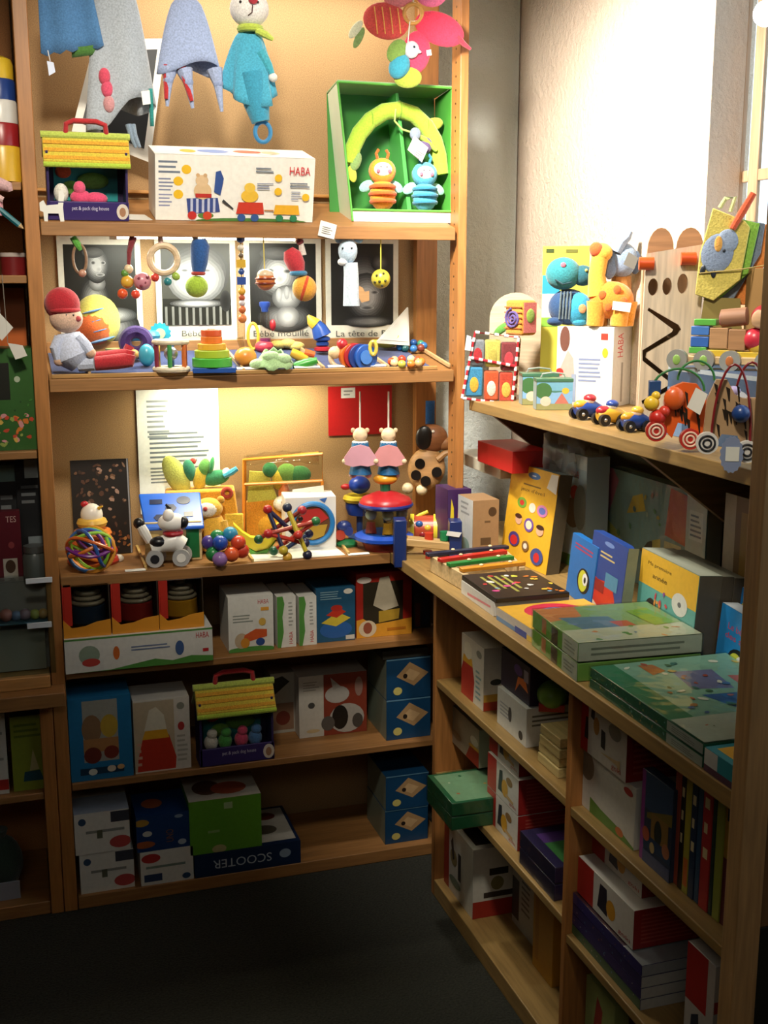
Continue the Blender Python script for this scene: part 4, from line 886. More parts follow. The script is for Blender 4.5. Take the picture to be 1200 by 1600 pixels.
t.part('radish').sph((306, 709, 2), 5, 'c:#b83228'); t.part('ribbon').tube([(352, 732, -8), (364, 726, -8), (373, 720, -8)], [4, 5, 4], 'c:#3f9ab4', 8); lg = t.part('flower'); lg.torus((356, 755, -25), 6.5, 3, 'c:#a83a24')
# yellow bear
t = t3('plush_bear', 'yellow striped plush bear with white muzzle sitting by the basket', 332, 840, cat='plush', y=.155)
t.part('body').tube([(334, 784, 0), (335, 800, 0), (334, 836, 0)], [14, 20, 20], 'c:#d8a534', 16); h = t.part('head'); h.sph((328, 771), (22, 17, 17), 'c:#d8a83c', 18, 12); t.part('muzzle', h).sph((326, 771, -10), (16, 9, 12), 'c:#e4ddd0'); t.part('nose', h).sph((323, 768, -19), 3.4, 'c:#b03a34')
for (a, b_) in ((312, 760), (347, 758)): t.part('ear', h).sph((a, b_, 2), 6, 'c:#c9962e')
for (pts) in ([(318, 790, -10), (311, 805, -14)], [(349, 790, -6), (353, 806, -8)]): t.part('arm').tube(pts, [7, 6], 'c:#dcae42', 10)
# cluster of balls
t = t3('ball_cluster', 'cluster of glossy coloured balls joined in a bunch', 354, 882, cat='rattle', y=.022)
for (u, v, d_, c) in ((341, 842, 8, '#1f7a4a'), (361, 838, 8, '#2f8ab0'), (345, 848, -8, '#234aa8'), (373, 850, 0, '#d4482a'), (334, 866, -4, '#1f7a3e'), (362, 866, -10, '#d85a2e'), (344, 872, -16, '#8f6aa8'), (328, 850, 6, '#4a3a8a'), (378, 864, 4, '#c8402a')): t.part('ball').sph((u, v, d_), 12, 'p:'+c, 16, 10)
# banana boat
def crescent(name, label, u, v, y): 
    t = t3(name, label, u, v, y=y); m = t.part('hull', solid=0)
    pts = [(370, 806), (366, 802), (372, 818), (382, 836), (400, 846), (420, 842), (432, 826), (438, 806), (434, 804), (424, 818), (408, 826), (392, 824), (380, 816)]
    m.prism(pts, -8, 10, 'p:#d8c83a'); t.part('base').prism([(378, 834), (390, 850), (416, 850), (430, 832), (420, 842), (400, 847), (384, 838)], -11, 13, 'p:#58a83a'); return t
crescent('rocking_boat', 'yellow crescent rocking toy with green keel', 402, 850, .11)
# clear bag with orange piping
t = t3('clear_bag', 'clear plastic zip bag with orange piping full of felt vegetables', 440, 812, cat='bag', y=.215)
bx = [(381, 812), (384, 678), (505, 672), (500, 812)]
for q in ([(381, 812, 0), (384, 682, 0), (505, 674, 0), (505, 716, 0), (384, 720, 0)], [(384, 720, 0), (381, 812, 0)], [(505, 716, 0), (503, 730, 0)], [(381, 810, 30), (386, 684, 22), (500, 676, 22)]): t.part('piping').tube(q, 2.6, 'p:#d8862a', 8)
m = t.part('film'); m.ext([(382, 812, -2), (502, 812, -2), (505, 674, -2), (384, 680, -2)], (0, t.k*32, 0), 'film:#f4f2ea')
fl = t.part('flap', solid=.6); fl.sheet([[(388+j*14, 690-6*math.sin(PI*j/8)-i*4+(2 if j % 2 else 0), -4+i*10+(3 if (i+j) % 2 else 0)) for j in range(9)] for i in range(4)], 'film:#f6f4ee')
t.part('felt_cloth').ext([(386, 808, 4), (450, 808, 4), (448, 745, 8), (386, 750, 8)], (0, t.k*18, 0), 'c:#d8922a'); t.part('felt_cloth').ext([(388, 750, 8), (436, 748, 8), (420, 704, 12), (392, 702, 12)], (0, t.k*10, 0), 'c:#b5b04a')
for (u, v, a, b_, c) in ((424, 700, 12, 12, '#2f7a50'), (450, 706, 16, 16, '#6a9a4a'), (470, 708, 18, 14, '#3a7a48'), (445, 738, 9, 22, '#d0702a'), (436, 716, 10, 16, '#c8b23c')): t.part('felt_leaf').sph((u, v, 14), (a, 8, b_), 'c:'+c)
b = t.part('plush_head'); b.sph((443, 752, 4), (15, 9, 13), 'c:#ddd6ca'); t.part('nose', b).sph((443, 748, -5), 2.5, 'c:#a83a34', 8, 6); t.part('plush_body').sph((424, 790, 10), (24, 10, 22), 'c:#d8a02e')
cd = t.part('info_card'); cd.prism([(458, 728), (506, 722), (508, 758), (460, 762)], -8, -7, 'k:#d4d4ce'); art(t.o, 'card_print', ((458-440)*t.k, -8*t.k, (812-760)*t.k), (48*t.k, 0, 4*t.k), (0, 0, 34*t.k), (0, -1, 0), [('l', .12, .15, .8, .8, 5, '#8a8a88')])
# white carton with round window
t = t3('window_carton', 'white carton with a large blue rimmed round window', 492, 845, cat='box', y=.12, rz=-.12)
b = t.part('carton', bev=1); b.box((446, 845, 0), (526, 764, 54), 'k:#e2e0da'); w_ = t.part('window', b); w_.torus((489, 806, -1), 31, 4.2, 'p:#2c78b8', n=32); t.part('window_back', b).cyl((489, 806, -.6), (489, 806, -1.2), 29, 'k:#5a3a22', n=32)
for (pl, c) in (([(464, 800), (478, 784), (500, 782), (514, 798), (500, 806), (480, 806)], '#a82a28'), ([(466, 812), (512, 808), (506, 826), (488, 832), (472, 826)], '#a8862c')): t.part('print', b).prism(pl, -2.2, -1.4, 'k:'+c)
t.part('hole', b).sph((470, 798, -2.4), (4, 1, 4), '#1c120c', 8, 6); t.part('motif', b).prism([(500, 768), (512, 766), (508, 774)], -1, -.2, 'k:#3f6ab0')
# stick and ball construction toy
t = t3('bead_construction', 'skeletal ball of coloured wooden rods and beads', 443, 872, cat='toy', y=.035)
N_ = {'a': (420, 795, 0), 'b': (450, 791, -8), 'c': (473, 799, 8), 'd': (494, 815, 0), 'e': (420, 830, -16), 'f': (405, 842, 0), 'g': (443, 856, -18), 'h': (428, 862, 6), 'i': (477, 850, 0), 'j': (480, 866, -10), 'k': (449, 868, -14), 'l': (466, 832, -20), 'm': (483, 838, 14)}
for (a, b_, c) in (('a', 'g', '#2a2a4a'), ('b', 'l', '#c8b23a'), ('c', 'f', '#1f4a34'), ('d', 'e', '#a83a2c'), ('a', 'i', '#26264a'), ('f', 'c', '#a8302c'), ('h', 'd', '#b0342c'), ('b', 'j', '#c9b838'), ('e', 'i', '#c23a2a'), ('g', 'm', '#2a3a5a')): t.part('rod').tube([N_[a], N_[b_]], 3.6, 'p:'+c, 8)
for k_, c in zip('abcdefghijklm', ('#a8242a', '#26304a', '#a02430', '#2a6a3c', '#b02a2c', '#1f5a3a', '#c8b23a', '#1f5a40', '#26264a', '#22263c', '#d0a23a', '#b8342c', '#20264a')): t.part('bead').sph(N_[k_], 7.5, 'p:'+c)
# hanging angels
for i, (u, lab, c) in enumerate(((563, 'hanging angel figure with pale pink wings, the one beside the red card label', '#cf9aa8'), (607, 'hanging angel figure with rose wings, the one beside the spotted dog', '#c98a8c'))):
    t = Toy('hanging_angel', lab, 'decoration', u, 740, at(u, 740, 'y', .06), group=None)
    t.part('cord').cyl((u, 612), (u, 672), 1.3, '#dcd6cc', n=6); t.part('torso').cyl((u, 690), (u, 722), 13, 'p:#2a6a9a', r2=16); h = t.part('head'); h.sph((u, 679), 11.5, 'w:#dcc4a0', 16, 10); t.part('collar', h).torus((u, 691), 10, 3, 'p:#e0dcd2', axis='z')
    for sg in (-1, 1):
        t.part('tuft', h).sph((u+sg*11, 672), (3.5, 2, 4), 'w:#cbb48e'); w_ = t.part('wing'); w_.prism([(u, 692), (u+sg*14, 696), (u+sg*25, 712), (u+sg*24, 722), (u+sg*12, 726), (u, 724)], -21+sg, -16+sg, 'p:'+c); t.part('hand', w_).sph((u+sg*24, 718, -18), 4.5, 'w:#dcc4a0', 8, 6)
        t.part('foot').sph((u+sg*12, 742), (6, 6, 5), 'p:#d0a0a4')
    t.part('skirt').cyl((u, 740), (u, 720), 18, 'p:#245a86', r2=13)
# spinning toys by the carousel
t = t3('spinning_top', 'blue ball rattle with red tip on yellow and blue bowl', 560, 835, y=.20)
t.part('bowl').lathe([(6, 0), (18, 3), (22, 14), (22, 24), (21, 26)], 'p:#1f3f96', c=(562, 800)); t.part('band').torus((562, 772), 20, 6, 'p:#d0b836', axis='z'); t.part('ball').sph((562, 751), (17, 15, 14), 'p:#1f3f9c', 18, 12); t.part('tip').sph((541, 754), (8, 5, 5), 'p:#a8242a'); t.part('stem').cyl((562, 835), (562, 798), 5, 'p:#26407a'); t.part('foot').lathe([(18, 0), (18, 3), (5, 8)], 'p:#1d4a8a', c=(562, 835))
t = t3('car_rattle', 'small dark blue and red rolling toy by the round window box', 540, 842, y=.12)
t.part('body').sph((538, 812), (12, 9, 10), 'p:#24346e'); t.part('wheel').cyl((532, 824, -8), (532, 824, 4), 8, 'p:#a83a2a'); t.part('wheel').cyl((545, 818, -8), (545, 818, 4), 7, 'p:#2a3a7a'); t.part('base').lathe([(16, 0), (17, 4), (10, 10), (3, 11)], 'p:#1f6a3c', c=(542, 842))
# carousel
t = t3('carousel', 'wooden carousel with red and blue canopy and yellow finial', 603, 856, y=.055)
t.part('foot').lathe([(20, 0), (30, 2), (34, 12), (36, 16)], 'p:#8a2228', c=(600, 858), n=28); t.part('platform').lathe([(38, 0), (46, 4), (46, 9), (38, 13)], 'p:#1f4ab0', c=(600, 843), n=32)
cn = t.part('canopy'); cn.lathe([(41, 0), (41, 6), (37, 12), (18, 20), (6, 23)], 'p:#b0242a', c=(603, 787), n=32); t.part('rim', cn).torus((603, 786), 39, 4, 'p:#22307a', axis='z'); t.part('neck').cyl((602, 766), (602, 752), 8, 'p:#1f5a3c'); t.part('finial').sph((602, 746), (19, 14, 9), 'p:#d8982a'); t.part('glass').cyl((602, 830), (602, 788), 35, 'film:#d8e4dc', n=28)
for (u, d_, c1, c2) in ((606, -20, '#c8862a', '#c9b49a'), (580, -10, '#8a2a2c', '#d8d2c4'), (628, -4, '#c9a46a', '#b8a48c')):
    f = t.part('figure'); f.tube([(u, 828, d_), (u, 812, d_)], [8, 7], 'p:'+c1, 10); f.sph((u, 800, d_), (9, 8, 9), 'p:'+c2)
    for sg in (-1, 1): t.part('ear', f).sph((u+sg*7, 793, d_), 3, 'p:'+c2, 8, 6); t.part('leg', f).cyl((u+sg*5, 832, d_), (u+sg*4, 822, d_), 4, 'p:'+c1, n=8)
t.part('pole').cyl((602, 831), (602, 787), 3, 'm:#b8b8b0')
# spotted wooden dog hanging by a blue ribbon
t = Toy('wooden_dog', 'tan hanging dog figure with black spots and black ear', 'toy', 665, 775, at(668, 775, 'y', .16))
t.part('ribbon', solid=1).sheet([[(661+j*7, 626+i*9, -2+j) for j in range(3)] for i in range(5)], 'c:#2a68b0')
b = t.part('body'); b.sph((663, 732), (29, 14, 34), 'w:#b58a58', 20, 12, rot=(0, .2, 0))
for (u, v) in ((653, 722), (647, 740), (662, 749), (679, 735)): t.part('spot', b).cyl((u, v, -14.8), (u, v, -8), 8, '#14100c', n=16)
h = t.part('head'); h.sph((672, 684), (24, 14, 22), 'w:#8e5a34', 18, 12); t.part('ear', h).sph((659, 682, -12), (13, 4, 19), '#14110e', rot=(0, .1, 0)); t.part('eye', h).sph((673, 672, -13), 2.4, '#e8e2d8', 8, 6); t.part('muzzle', h).sph((690, 692), (14, 10, 11), 'w:#a8764a')
for (u, v) in ((634, 762), (656, 764)): t.part('foot').sph((u, v, -6), 9, 'w:#d0bd98')
t.part('paw').tube([(680, 716, -8), (692, 706, -8), (702, 704, -8)], [6, 5, 4], 'w:#a87e4c', 8)
# tin drum on its side
t = t3('tin_drum', 'yellow rimmed tin drum with red print lying on its side', 662, 832, y=.10)
t.part('barrel').cyl((644, 811), (680, 811), 21, 'p:#a8442a', n=24)
for u in (644, 680): t.part('rim').tube([(u-3, 811, 0), (u+3, 811, 0)], [23, 23], 'p:#d8c83a', 24)
for (u, v, c) in ((655, 800, '#2f5a9a'), (668, 806, '#d8b23a'), (660, 816, '#8a1f28'), (672, 820, '#2a6ab0')): t.part('print').sph((u, v, -18), (6, 4, 5), 'p:'+c)
t.part('stick').tube([(640, 800, -4), (655, 790, 0), (668, 785, 4)], 3, 'p:#c9c03a', 8)
for (a, b, lab) in ((196, 228, 'small white price label below the tangled loop ball'), (545, 578, 'small white price label below the carousel')):
    m = mm(); x0, x1 = sX(a, .0, Z3), sX(b, .0, Z3); m.box((0, 0, 0), (x1-x0, .011, .001), 'k:#e2e2dc'); o = link_mesh('price_label', m); o.location = (x0, .002, Z3+.0012); o.rotation_euler = (.25, 0, 0); tag(o, lab, 'label')

# ================================================================== LOWER SHELVES OF THE BACK UNIT
# shelf A
def stacker_box(label, uL, uR, vT, z, y, c):
    x0, x1 = sX(uL, y, z), sX(uR, y, z); w_ = x1-x0; h_ = sZ(vT, x0, y)-z; d_ = .10; cx = w_*.55
    t = tag(empty('stacker_box', (x0, y, z+.0008)), label, 'box')
    def b_(n, a, b2, key): m = mm(); m.bev = .001; m.box(a, b2, key); return link_mesh(n, m, t)
    b_('back_board', (0, d_-.003, 0), (w_, d_, h_), 'k:#7a2a1c'); b_('side_panel', (0, 0, 0), (.003, d_-.003, h_), 'k:#b02a1e'); b_('side_panel', (w_-.003, 0, 0), (w_, d_-.003, h_), 'k:#3a3026')
    b_('front_strip', (.003, 0, h_*.22), (w_*.2, .002, h_), 'k:#b02a1e'); b_('floor_board', (.003, 0, 0), (w_-.003, d_-.003, .003), 'k:#c98a2a'); b_('top_board', (.003, 0, h_-.002), (w_-.003, d_-.003, h_), 'k:#4a3a30')
    m = mm(); m.ext([(0, -.002, 0), (w_, -.002, 0), (w_, -.002, h_*.3), (w_*.7, -.002, h_*.27), (w_*.45, -.002, h_*.2), (w_*.18, -.002, h_*.18), (0, -.002, h_*.34)], (0, .002, 0), 'k:#d8902a'); link_mesh('front_panel', m, t)
    k = h_/100; m = mm(); m.lathe([(30*k, 18*k), (33*k, 22*k), (32*k, 52*k), (28*k, 54*k)], c, c=(cx, .048, 0)); link_mesh('drum', m, t)
    for i in range(3): m = mm(); m.torus((cx, .048, (58+i*9)*k), (28-i*4)*k, 4.2*k, 'p:#8f8a7e', axis='z'); link_mesh('ring', m, t)
    m = mm(); m.cyl((cx, .048, 84*k), (cx, .048, 97*k), 10*k, 'p:#c9c2b4'); link_mesh('knob', m, t)
    m = mm(); m.box((w_*.2, -.0006, h_*.2), (w_-.003, .0, h_-.003), 'film:#e8e6e0'); link_mesh('window_film', m, t)
p0 = at(103, 1061, 'y', -.012)
lx0, lx1 = sX(103, -.012, ZA), sX(333, -.012, ZA)
lh = sZ(1008, lx0, -.012)-sZ(1061, lx0, -.012)
GRN, WHT = '#4f8a3c', 'k:#d4d3cb'
carton('toy_box', 'long flat white carton with green waves carrying three stacker boxes', 'box', (lx0, -.012, ZA+.0008), lx1-lx0, .12, lh, WHT, {
  'front': [('p', [(0, .0), (.3, .02), (.42, .10), (.6, .22), (.72, .12), (.85, .22), (1, .16), (1, 0)], GRN), ('r', 0, .95, 1, 1, GRN), ('e', .16, .5, .07, .28, '#8a9a86'), ('e', .17, .28, .06, .12, '#b8423a'), ('e', .34, .5, .022, .2, '#c9682c'), ('t', 'HABA', .885, .72, .17, '#b8242a', .09), ('l', .44, .5, .72, .68, 2, '#6a7a9a'), ('e', .77, .48, .03, .22, '#3f5a8a'), ('r', .93, .30, .97, .40, '#b8242a')],
  'top': [('p', [(.28, .2), (.42, .2), (.40, .55), (.33, .6)], '#b8623a'), ('e', .76, .5, .09, .26, '#6a7480')]})
zt = ZA+lh+.001
stacker_box('orange toy box showing a blue stacking drum behind film', 100, 174, 915, zt, .0, 'p:#1d3350')
stacker_box('orange toy box showing a red stacking drum behind film', 176, 249, 912, zt, .0, 'p:#8a2422')
stacker_box('orange toy box showing a yellow stacking drum behind film', 250, 319, 908, zt, .0, 'p:#b98a24')
HB = [('t', 'HABA', .66, .84, .08, '#b8242a', .24)]
pbox('toy_box', 'white carton printed with an orange pull-along cart, on the middle shelf', 'box', (358, 1027), (428, 1018), 934, ZA, .13, WHT, {'front': HB+[('l', .1, .52, .55, .68, 3, '#8a9088'), ('e', .5, .02, .6, .07, GRN), ('e', .28, .2, .15, .14, '#b8a488'), ('p', [(.3, .15), (.55, .2), (.85, .25), (.85, .38), (.6, .40), (.35, .3)], '#c9582a'), ('e', .7, .16, .1, .07, '#2f4a86'), ('e', .75, .52, .08, .07, '#c9a44a'), ('r', .72, .72, .9, .78, '#d89a3a'), ('e', .36, .16, .1, .09, '#c9862c')]}, fix=.03)
for (a, b, lab) in ((434, 463, 'narrow white carton with green edge beside the orange cart carton'), (468, 495, 'narrow white carton with green edge beside the dark blue box')):
    pbox('toy_box', lab, 'box', (a, 1018), (b, 1014), 933, ZA, .14, WHT, {'front': [('p', [(0, 0), (.18, 0), (.34, .3), (.28, .6), (.4, .85), (.3, 1), (0, 1)], GRN), ('vt', 'HABA', .62, .06, .24, '#b8242a', .2), ('l', .6, .4, .85, .9, 7, '#9a9a92')]}, fix=.035)
pbox('toy_box', 'dark blue box printed with a red and yellow stacking tray', 'box', (495, 1012), (555, 1003), 921, ZA, .12, 'k:#1d4f6e', {'front': [('e', .5, .22, .42, .16, '#2a5a9a'), ('p', [(.12, .36), (.5, .28), (.88, .42), (.55, .54)], '#c9b23a'), ('p', [(.25, .5), (.52, .44), (.76, .54), (.55, .64)], '#b8321f'), ('e', .52, .62, .15, .06, '#a82a20'), ('e', .82, .92, .12, .05, '#d8d4c8'), ('l', .1, .78, .7, .95, 4, '#7a9aa8'), ('r', .75, .02, .98, .1, '#c9c4b8')]}, fix=.045)
pbox('toy_box', 'red and orange box with a pale cone shape in its window', 'box', (557, 998), (643, 988), 898, ZA, .13, 'k:#9a2218', {'front': [('r', .12, .14, .84, .86, '#2a2418'), ('p', [(0, 0), (1, 0), (1, .26), (.6, .22), (.3, .2), (.12, .3), (0, .28)], '#d0902a'), ('p', [(.3, .5), (.42, .92), (.58, .94), (.76, .46), (.5, .4)], '#b5aa92'), ('p', [(.4, .22), (.76, .26), (.78, .42), (.4, .40)], '#a8862c'), ('e', .2, .14, .16, .13, '#c9b89a'), ('e', .2, .15, .08, .09, '#8a4a34'), ('e', .14, .9, .13, .05, '#d8ccc0'), ('l', .55, .06, .9, .16, 1, '#b06a1c')]}, fix=.05)
pbox('flat_box', 'dim dark box with reddish spine squeezed at the shelf end', 'box', (646, 995), (672, 992), 930, ZA, .10, 'k:#2a2a30', {'front': [('r', .1, .05, .4, .75, '#5a2a24'), ('r', .5, .1, .9, .9, '#1f2f42')]}, fix=.09)
# shelf B
pbox('toy_box', 'bright blue box showing wooden ducks on wheels', 'box', (112, 1213), (209, 1199), 1094, ZB, .13, 'k:#1f6fa0', {'front': [('r', .22, .22, .78, .96, '#9a9a90'), ('e', .36, .62, .16, .17, '#8a6a4c'), ('e', .64, .64, .14, .14, '#b89a3a'), ('r', .22, .34, .78, .50, '#a8784a'), ('e', .36, .3, .14, .10, '#6a2a20'), ('e', .66, .32, .12, .08, '#7a2f22'), ('r', .15, .07, .85, .15, '#1a3a52'), ('e', .35, .1, .07, .04, '#d8d8cc'), ('e', .65, .12, .07, .04, '#cfc4b0'), ('e', .8, .13, .06, .03, '#c9a06a')]}, fix=.012)
pbox('toy_box', 'white box printed with a red and yellow ring pyramid', 'box', (212, 1203), (299, 1190), 1097, ZB, .12, 'k:#cfcabf', {'front': [('r', 0, .02, .72, .98, '#b8a88c'), ('p', [(.04, .02), (.72, .02), (.74, .18), (.62, .5), (.16, .5), (.06, .2)], '#b8331f'), ('p', [(.14, .46), (.62, .46), (.58, .58), (.2, .58)], '#d8a02a'), ('p', [(.18, .58), (.58, .58), (.54, .78), (.40, .9), (.28, .86)], '#d4cdb8'), ('l', .05, .08, .14, .45, 4, '#c9a08a'), ('e', .84, .88, .07, .05, '#8a8a7c'), ('e', .84, .6, .06, .06, '#a83230'), ('l', .76, .1, .96, .5, 6, '#a8a498')]}, fix=.016)
hp = Vector((sX(372, .0, ZB), .004, ZB+.001))
t, L, R, B = pop_house('plush house with yellow roof in purple tray, on the shadowy lower shelf', 372, 1194, hp, .92, 0, 128)
for (du, c) in ((22, '#cfcabc'), (46, '#4a9a44'), (74, '#d0486a'), (98, '#4a76a8')): q = t.part('plush_animal'); q.sph((L+du, B-36, 16), (12, 11, 14), 'c:'+c); q.sph((L+du+2, B-52, 14), (9, 8, 9), 'c:'+c)
pbox('toy_box', 'small grey carton standing behind the shadowy plush house', 'box', (424, 1132), (461, 1128), 1054, ZB, .08, 'k:#a8a498', {'front': [('r', .1, .05, .95, .5, '#8a6a54'), ('e', .5, .25, .3, .12, '#6a2a20'), ('p', [(0, .6), (.8, .85), (.5, .95), (0, .9)], '#2a2620')]}, fix=.17)
pbox('toy_box', 'white and rust box printed with a robot puppy', 'box', (468, 1141), (573, 1124), 1059, ZB, .10, 'k:#c9c5bb', {'front': [('r', .36, 0, 1, 1, '#8a3a28'), ('l', .06, .75, .3, .92, 4, '#9a968c'), ('e', .18, .52, .05, .05, '#4a4a48'), ('e', .2, .1, .1, .03, '#c9b48a'), ('e', .56, .66, .18, .14, '#b8b4ae'), ('p', [(.46, .95), (.5, .74), (.62, .78)], '#aaa6a0'), ('e', .7, .26, .26, .24, '#b0aca6'), ('e', .6, .28, .12, .2, '#1d1a18'), ('e', .42, .2, .1, .12, '#5a5652'), ('e', .86, .2, .08, .12, '#4a4642'), ('e', .88, .76, .06, .16, '#9a7a70')]}, fix=.115)
def blue_box(lab, L, R, vT, z, fix, dz=0, h=None): return pbox('toy_box', lab, 'box', L, R, vT, z, .17, 'k:#123f63', {'front': [('p', [(.22, .56), (.52, .9), (.95, .6), (.62, .3)], '#a8865c'), ('p', [(.36, .56), (.52, .74), (.76, .6), (.6, .42)], '#c2a074'), ('e', .42, .56, .05, .06, '#2a201a'), ('e', .25, .2, .1, .1, '#c9bc6a'), ('r', 0, .97, 1, 1, '#5a86a0')], 'left': [('r', 0, 0, 1, 1, '#7a8474')]}, fix=fix, dz=dz, h=h)
hB = .112
blue_box('blue game carton with a tan diamond picture, lower of two on the middle shelf', (604, 1170), (672, 1160), 0, ZB, .03, 0, hB)
blue_box('blue game carton with a tan diamond picture, resting on its twin on the middle shelf', (604, 1170), (672, 1160), 0, ZB, .032, hB+.0012, hB)
pbox('flat_box', 'thin clear tray of parts lying on the stacked blue cartons', 'box', (598, 1170), (668, 1160), 0, ZB, .15, 'k:#3a3c38', {'top': [('r', .2, .1, .5, .9, '#8a8a80'), ('r', .6, .2, .9, .7, '#5a5a50')], 'front': [('r', 0, 0, 1, 1, '#2f302c')]}, fix=.033, dz=2*hB+.003, h=.022)
# base
wb = [('e', .14, .8, .07, .09, '#2f4a6a'), ('r', .66, .72, 1, .98, '#3a3c46'), ('l', .2, .46, .95, .62, 1, '#8a8c86'), ('e', .82, .22, .2, .15, '#b84a48'), ('r', .4, .36, .5, .56, '#5a5c4a')]
hb = (sZ(1268, .02, .01)-ZD)/2*.94
pbox('toy_box', 'white carton with blue dot, lower of two in the bottom corner', 'box', (127, 1408), (211, 1394), 0, ZD, .14, WHT, {'front': wb}, fix=.012, h=hb)
pbox('toy_box', 'white carton with blue dot, on top of its twin in the bottom corner', 'box', (122, 1408), (207, 1394), 0, ZD, .14, WHT, {'front': wb, 'top': [('r', 0, 0, 1, .7, '#9aa4b4')]}, fix=.010, h=hb*1.03, dz=hb+.0014)
hw = sZ(1332, .2, .0)-ZD
pbox('toy_box', 'white carton with red print under the royal blue box', 'box', (221, 1399), (303, 1386), 0, ZD, .14, WHT, {'front': [('e', .2, .8, .18, .14, '#b03430'), ('l', .1, .45, .9, .62, 1, '#7a8a80'), ('r', .06, .1, .4, .32, '#2a3a5a'), ('e', .86, .14, .08, .09, '#2a4a6a')]}, fix=.006, h=hw)
pbox('toy_box', 'royal blue box with small toy pictures on the white carton', 'box', (217, 1399), (299, 1386), 0, ZD, .14, 'k:#173a6e', {'front': [('e', .1, .82, .14, .10, '#b08a3a'), ('e', .2, .5, .09, .08, '#c9c8c0'), ('e', .14, .2, .2, .10, '#a85a30'), ('vt', 'UNO', .55, .2, .35, '#8a5a34', .14), ('e', .85, .16, .08, .08, '#a8b4c0'), ('e', .8, .9, .08, .05, '#8a9ab0')], 'top': [('e', .35, .5, .2, .2, '#a85a30')]}, fix=.008, h=hw*1.06, dz=hw+.0014)
hs = sZ(1330, .4, .0)-ZD
pbox('scooter_box', 'navy scooter carton lying on its lid with upside-down lettering', 'box', (305, 1391), (470, 1363), 0, ZD, .22, 'k:#12284a', {'front': [('t', 'SCOOTER', .17, .30, .38, '#b9c2cc', .55, 'flip'), ('e', .85, .55, .055, .2, '#8a9cb0')], 'top': [('r', .05, .08, .97, .95, '#bdbab0'), ('e', .72, .4, .12, .12, '#5a5448'), ('e', .78, .75, .1, .1, '#6a3028')]}, fix=.004, h=hs)
pbox('toy_box', 'lime green carton with a photo lid standing on the scooter carton', 'box', (299, 1391), (410, 1372), 0, ZD, .15, 'k:#5f9c2a', {'front': [('r', .48, .80, .60, .92, '#a8c08a'), ('l', .25, .35, .45, .46, 1, '#8ab06a'), ('e', .4, .06, .1, .08, '#b8b07a')], 'top': [('r', 0, 0, 1, 1, '#c4c0b4'), ('e', .3, .5, .2, .3, '#5a3a2c'), ('e', .6, .4, .25, .25, '#a8543a')]}, fix=.006, h=sZ(1248, .4, .0)-ZD-hs, dz=hs+.0016)
hb2 = .098
blue_box('blue game carton with a tan diamond picture, lower of two on the bottom shelf', (602, 1330), (668, 1320), 0, ZD, .03, 0, hb2)
blue_box('blue game carton with a tan diamond picture, resting on its twin on the bottom shelf', (603, 1330), (669, 1320), 0, ZD, .028, hb2+.0012, hb2)

# ================================================================== RIGHT COUNTER TOP
def tz(name, label, cat, u, v, z, rz=None, drz=0, x=None, y=None, dz=.0006, **kw):
    """toy standing on height z at the photographed point (or on the plane x = const / y = const)"""
    p = at(u, v, 'z', z)
    if x is not None: yy = sY(u, x, z); p = Vector((x, yy, z))
    if y is not None: p = Vector((sX(u, y, z), y, z))
    p.z = z+dz
    d = p-CP; r0 = -math.atan2(d.x, d.y) if rz is None else rz
    return Toy(name, label, cat, u, v, p, rz=r0+drz, **kw)
def plate(t, name, outline, holes, d0, d1, key, under=None):
    """flat board with real openings cut through it"""
    cu = bpy.data.curves.new('c', 'CURVE'); cu.dimensions = '2D'; cu.fill_mode = 'NONE' if False else 'BOTH'; cu.extrude = .5
    for ring in [outline]+holes:
        sp = cu.splines.new('POLY'); sp.points.add(len(ring)-1); sp.use_cyclic_u = True
        for q, (a, b) in zip(sp.points, ring): q.co = (a/100, -b/100, 0, 1)
    o = bpy.data.objects.new('c', cu); COL.objects.link(o); dg = bpy.context.evaluated_depsgraph_get(); me = o.evaluated_get(dg).to_mesh()
    vs = [(v.co.x*100, -v.co.y*100, d0 if v.co.z > 0 else d1) for v in me.vertices]; fs = [tuple(p.vertices) for p in me.polygons]
    o.evaluated_get(dg).to_mesh_clear(); bpy.data.objects.remove(o); bpy.data.curves.remove(cu)
    m = t.part(name, under); m.add([m.P(v) for v in vs], fs, key); return m
# boxes in the corner
pbox('toy_box', 'purple box with flame shapes standing at the corner of the counter', 'box', (699, 862), (735, 855), 766, Z3, .09, 'k:#3c2050', {'front': [('p', [(.05, .1), (.3, .1), (.25, .7), (.15, .85)], '#d8c02a'), ('p', [(.35, .05), (.62, .05), (.55, .6), (.45, .75)], '#d0702a'), ('p', [(.66, .05), (.95, .05), (.9, .7), (.75, .8)], '#b03450')], 'left': [('r', 0, 0, 1, 1, '#4a2a5c')]}, fix=-.02)
pbox('carton', 'plain brown carton with white side and small stamp', 'box', (738, 862), (778, 852), 783, Z3, .10, 'k:#9c7c58', {'front': [('e', .75, .8, .16, .08, '#4a3624'), ('l', .45, .6, .75, .68, 1, '#6a5238'), ('r', .3, .25, .7, .37, '#5c4630')], 'left': [('r', 0, 0, 1, 1, '#cfd4d2'), ('l', .2, .7, .8, .95, 3, '#9aa0a0'), ('e', .5, .2, .3, .12, '#8aa49a')]}, fix=-.14)
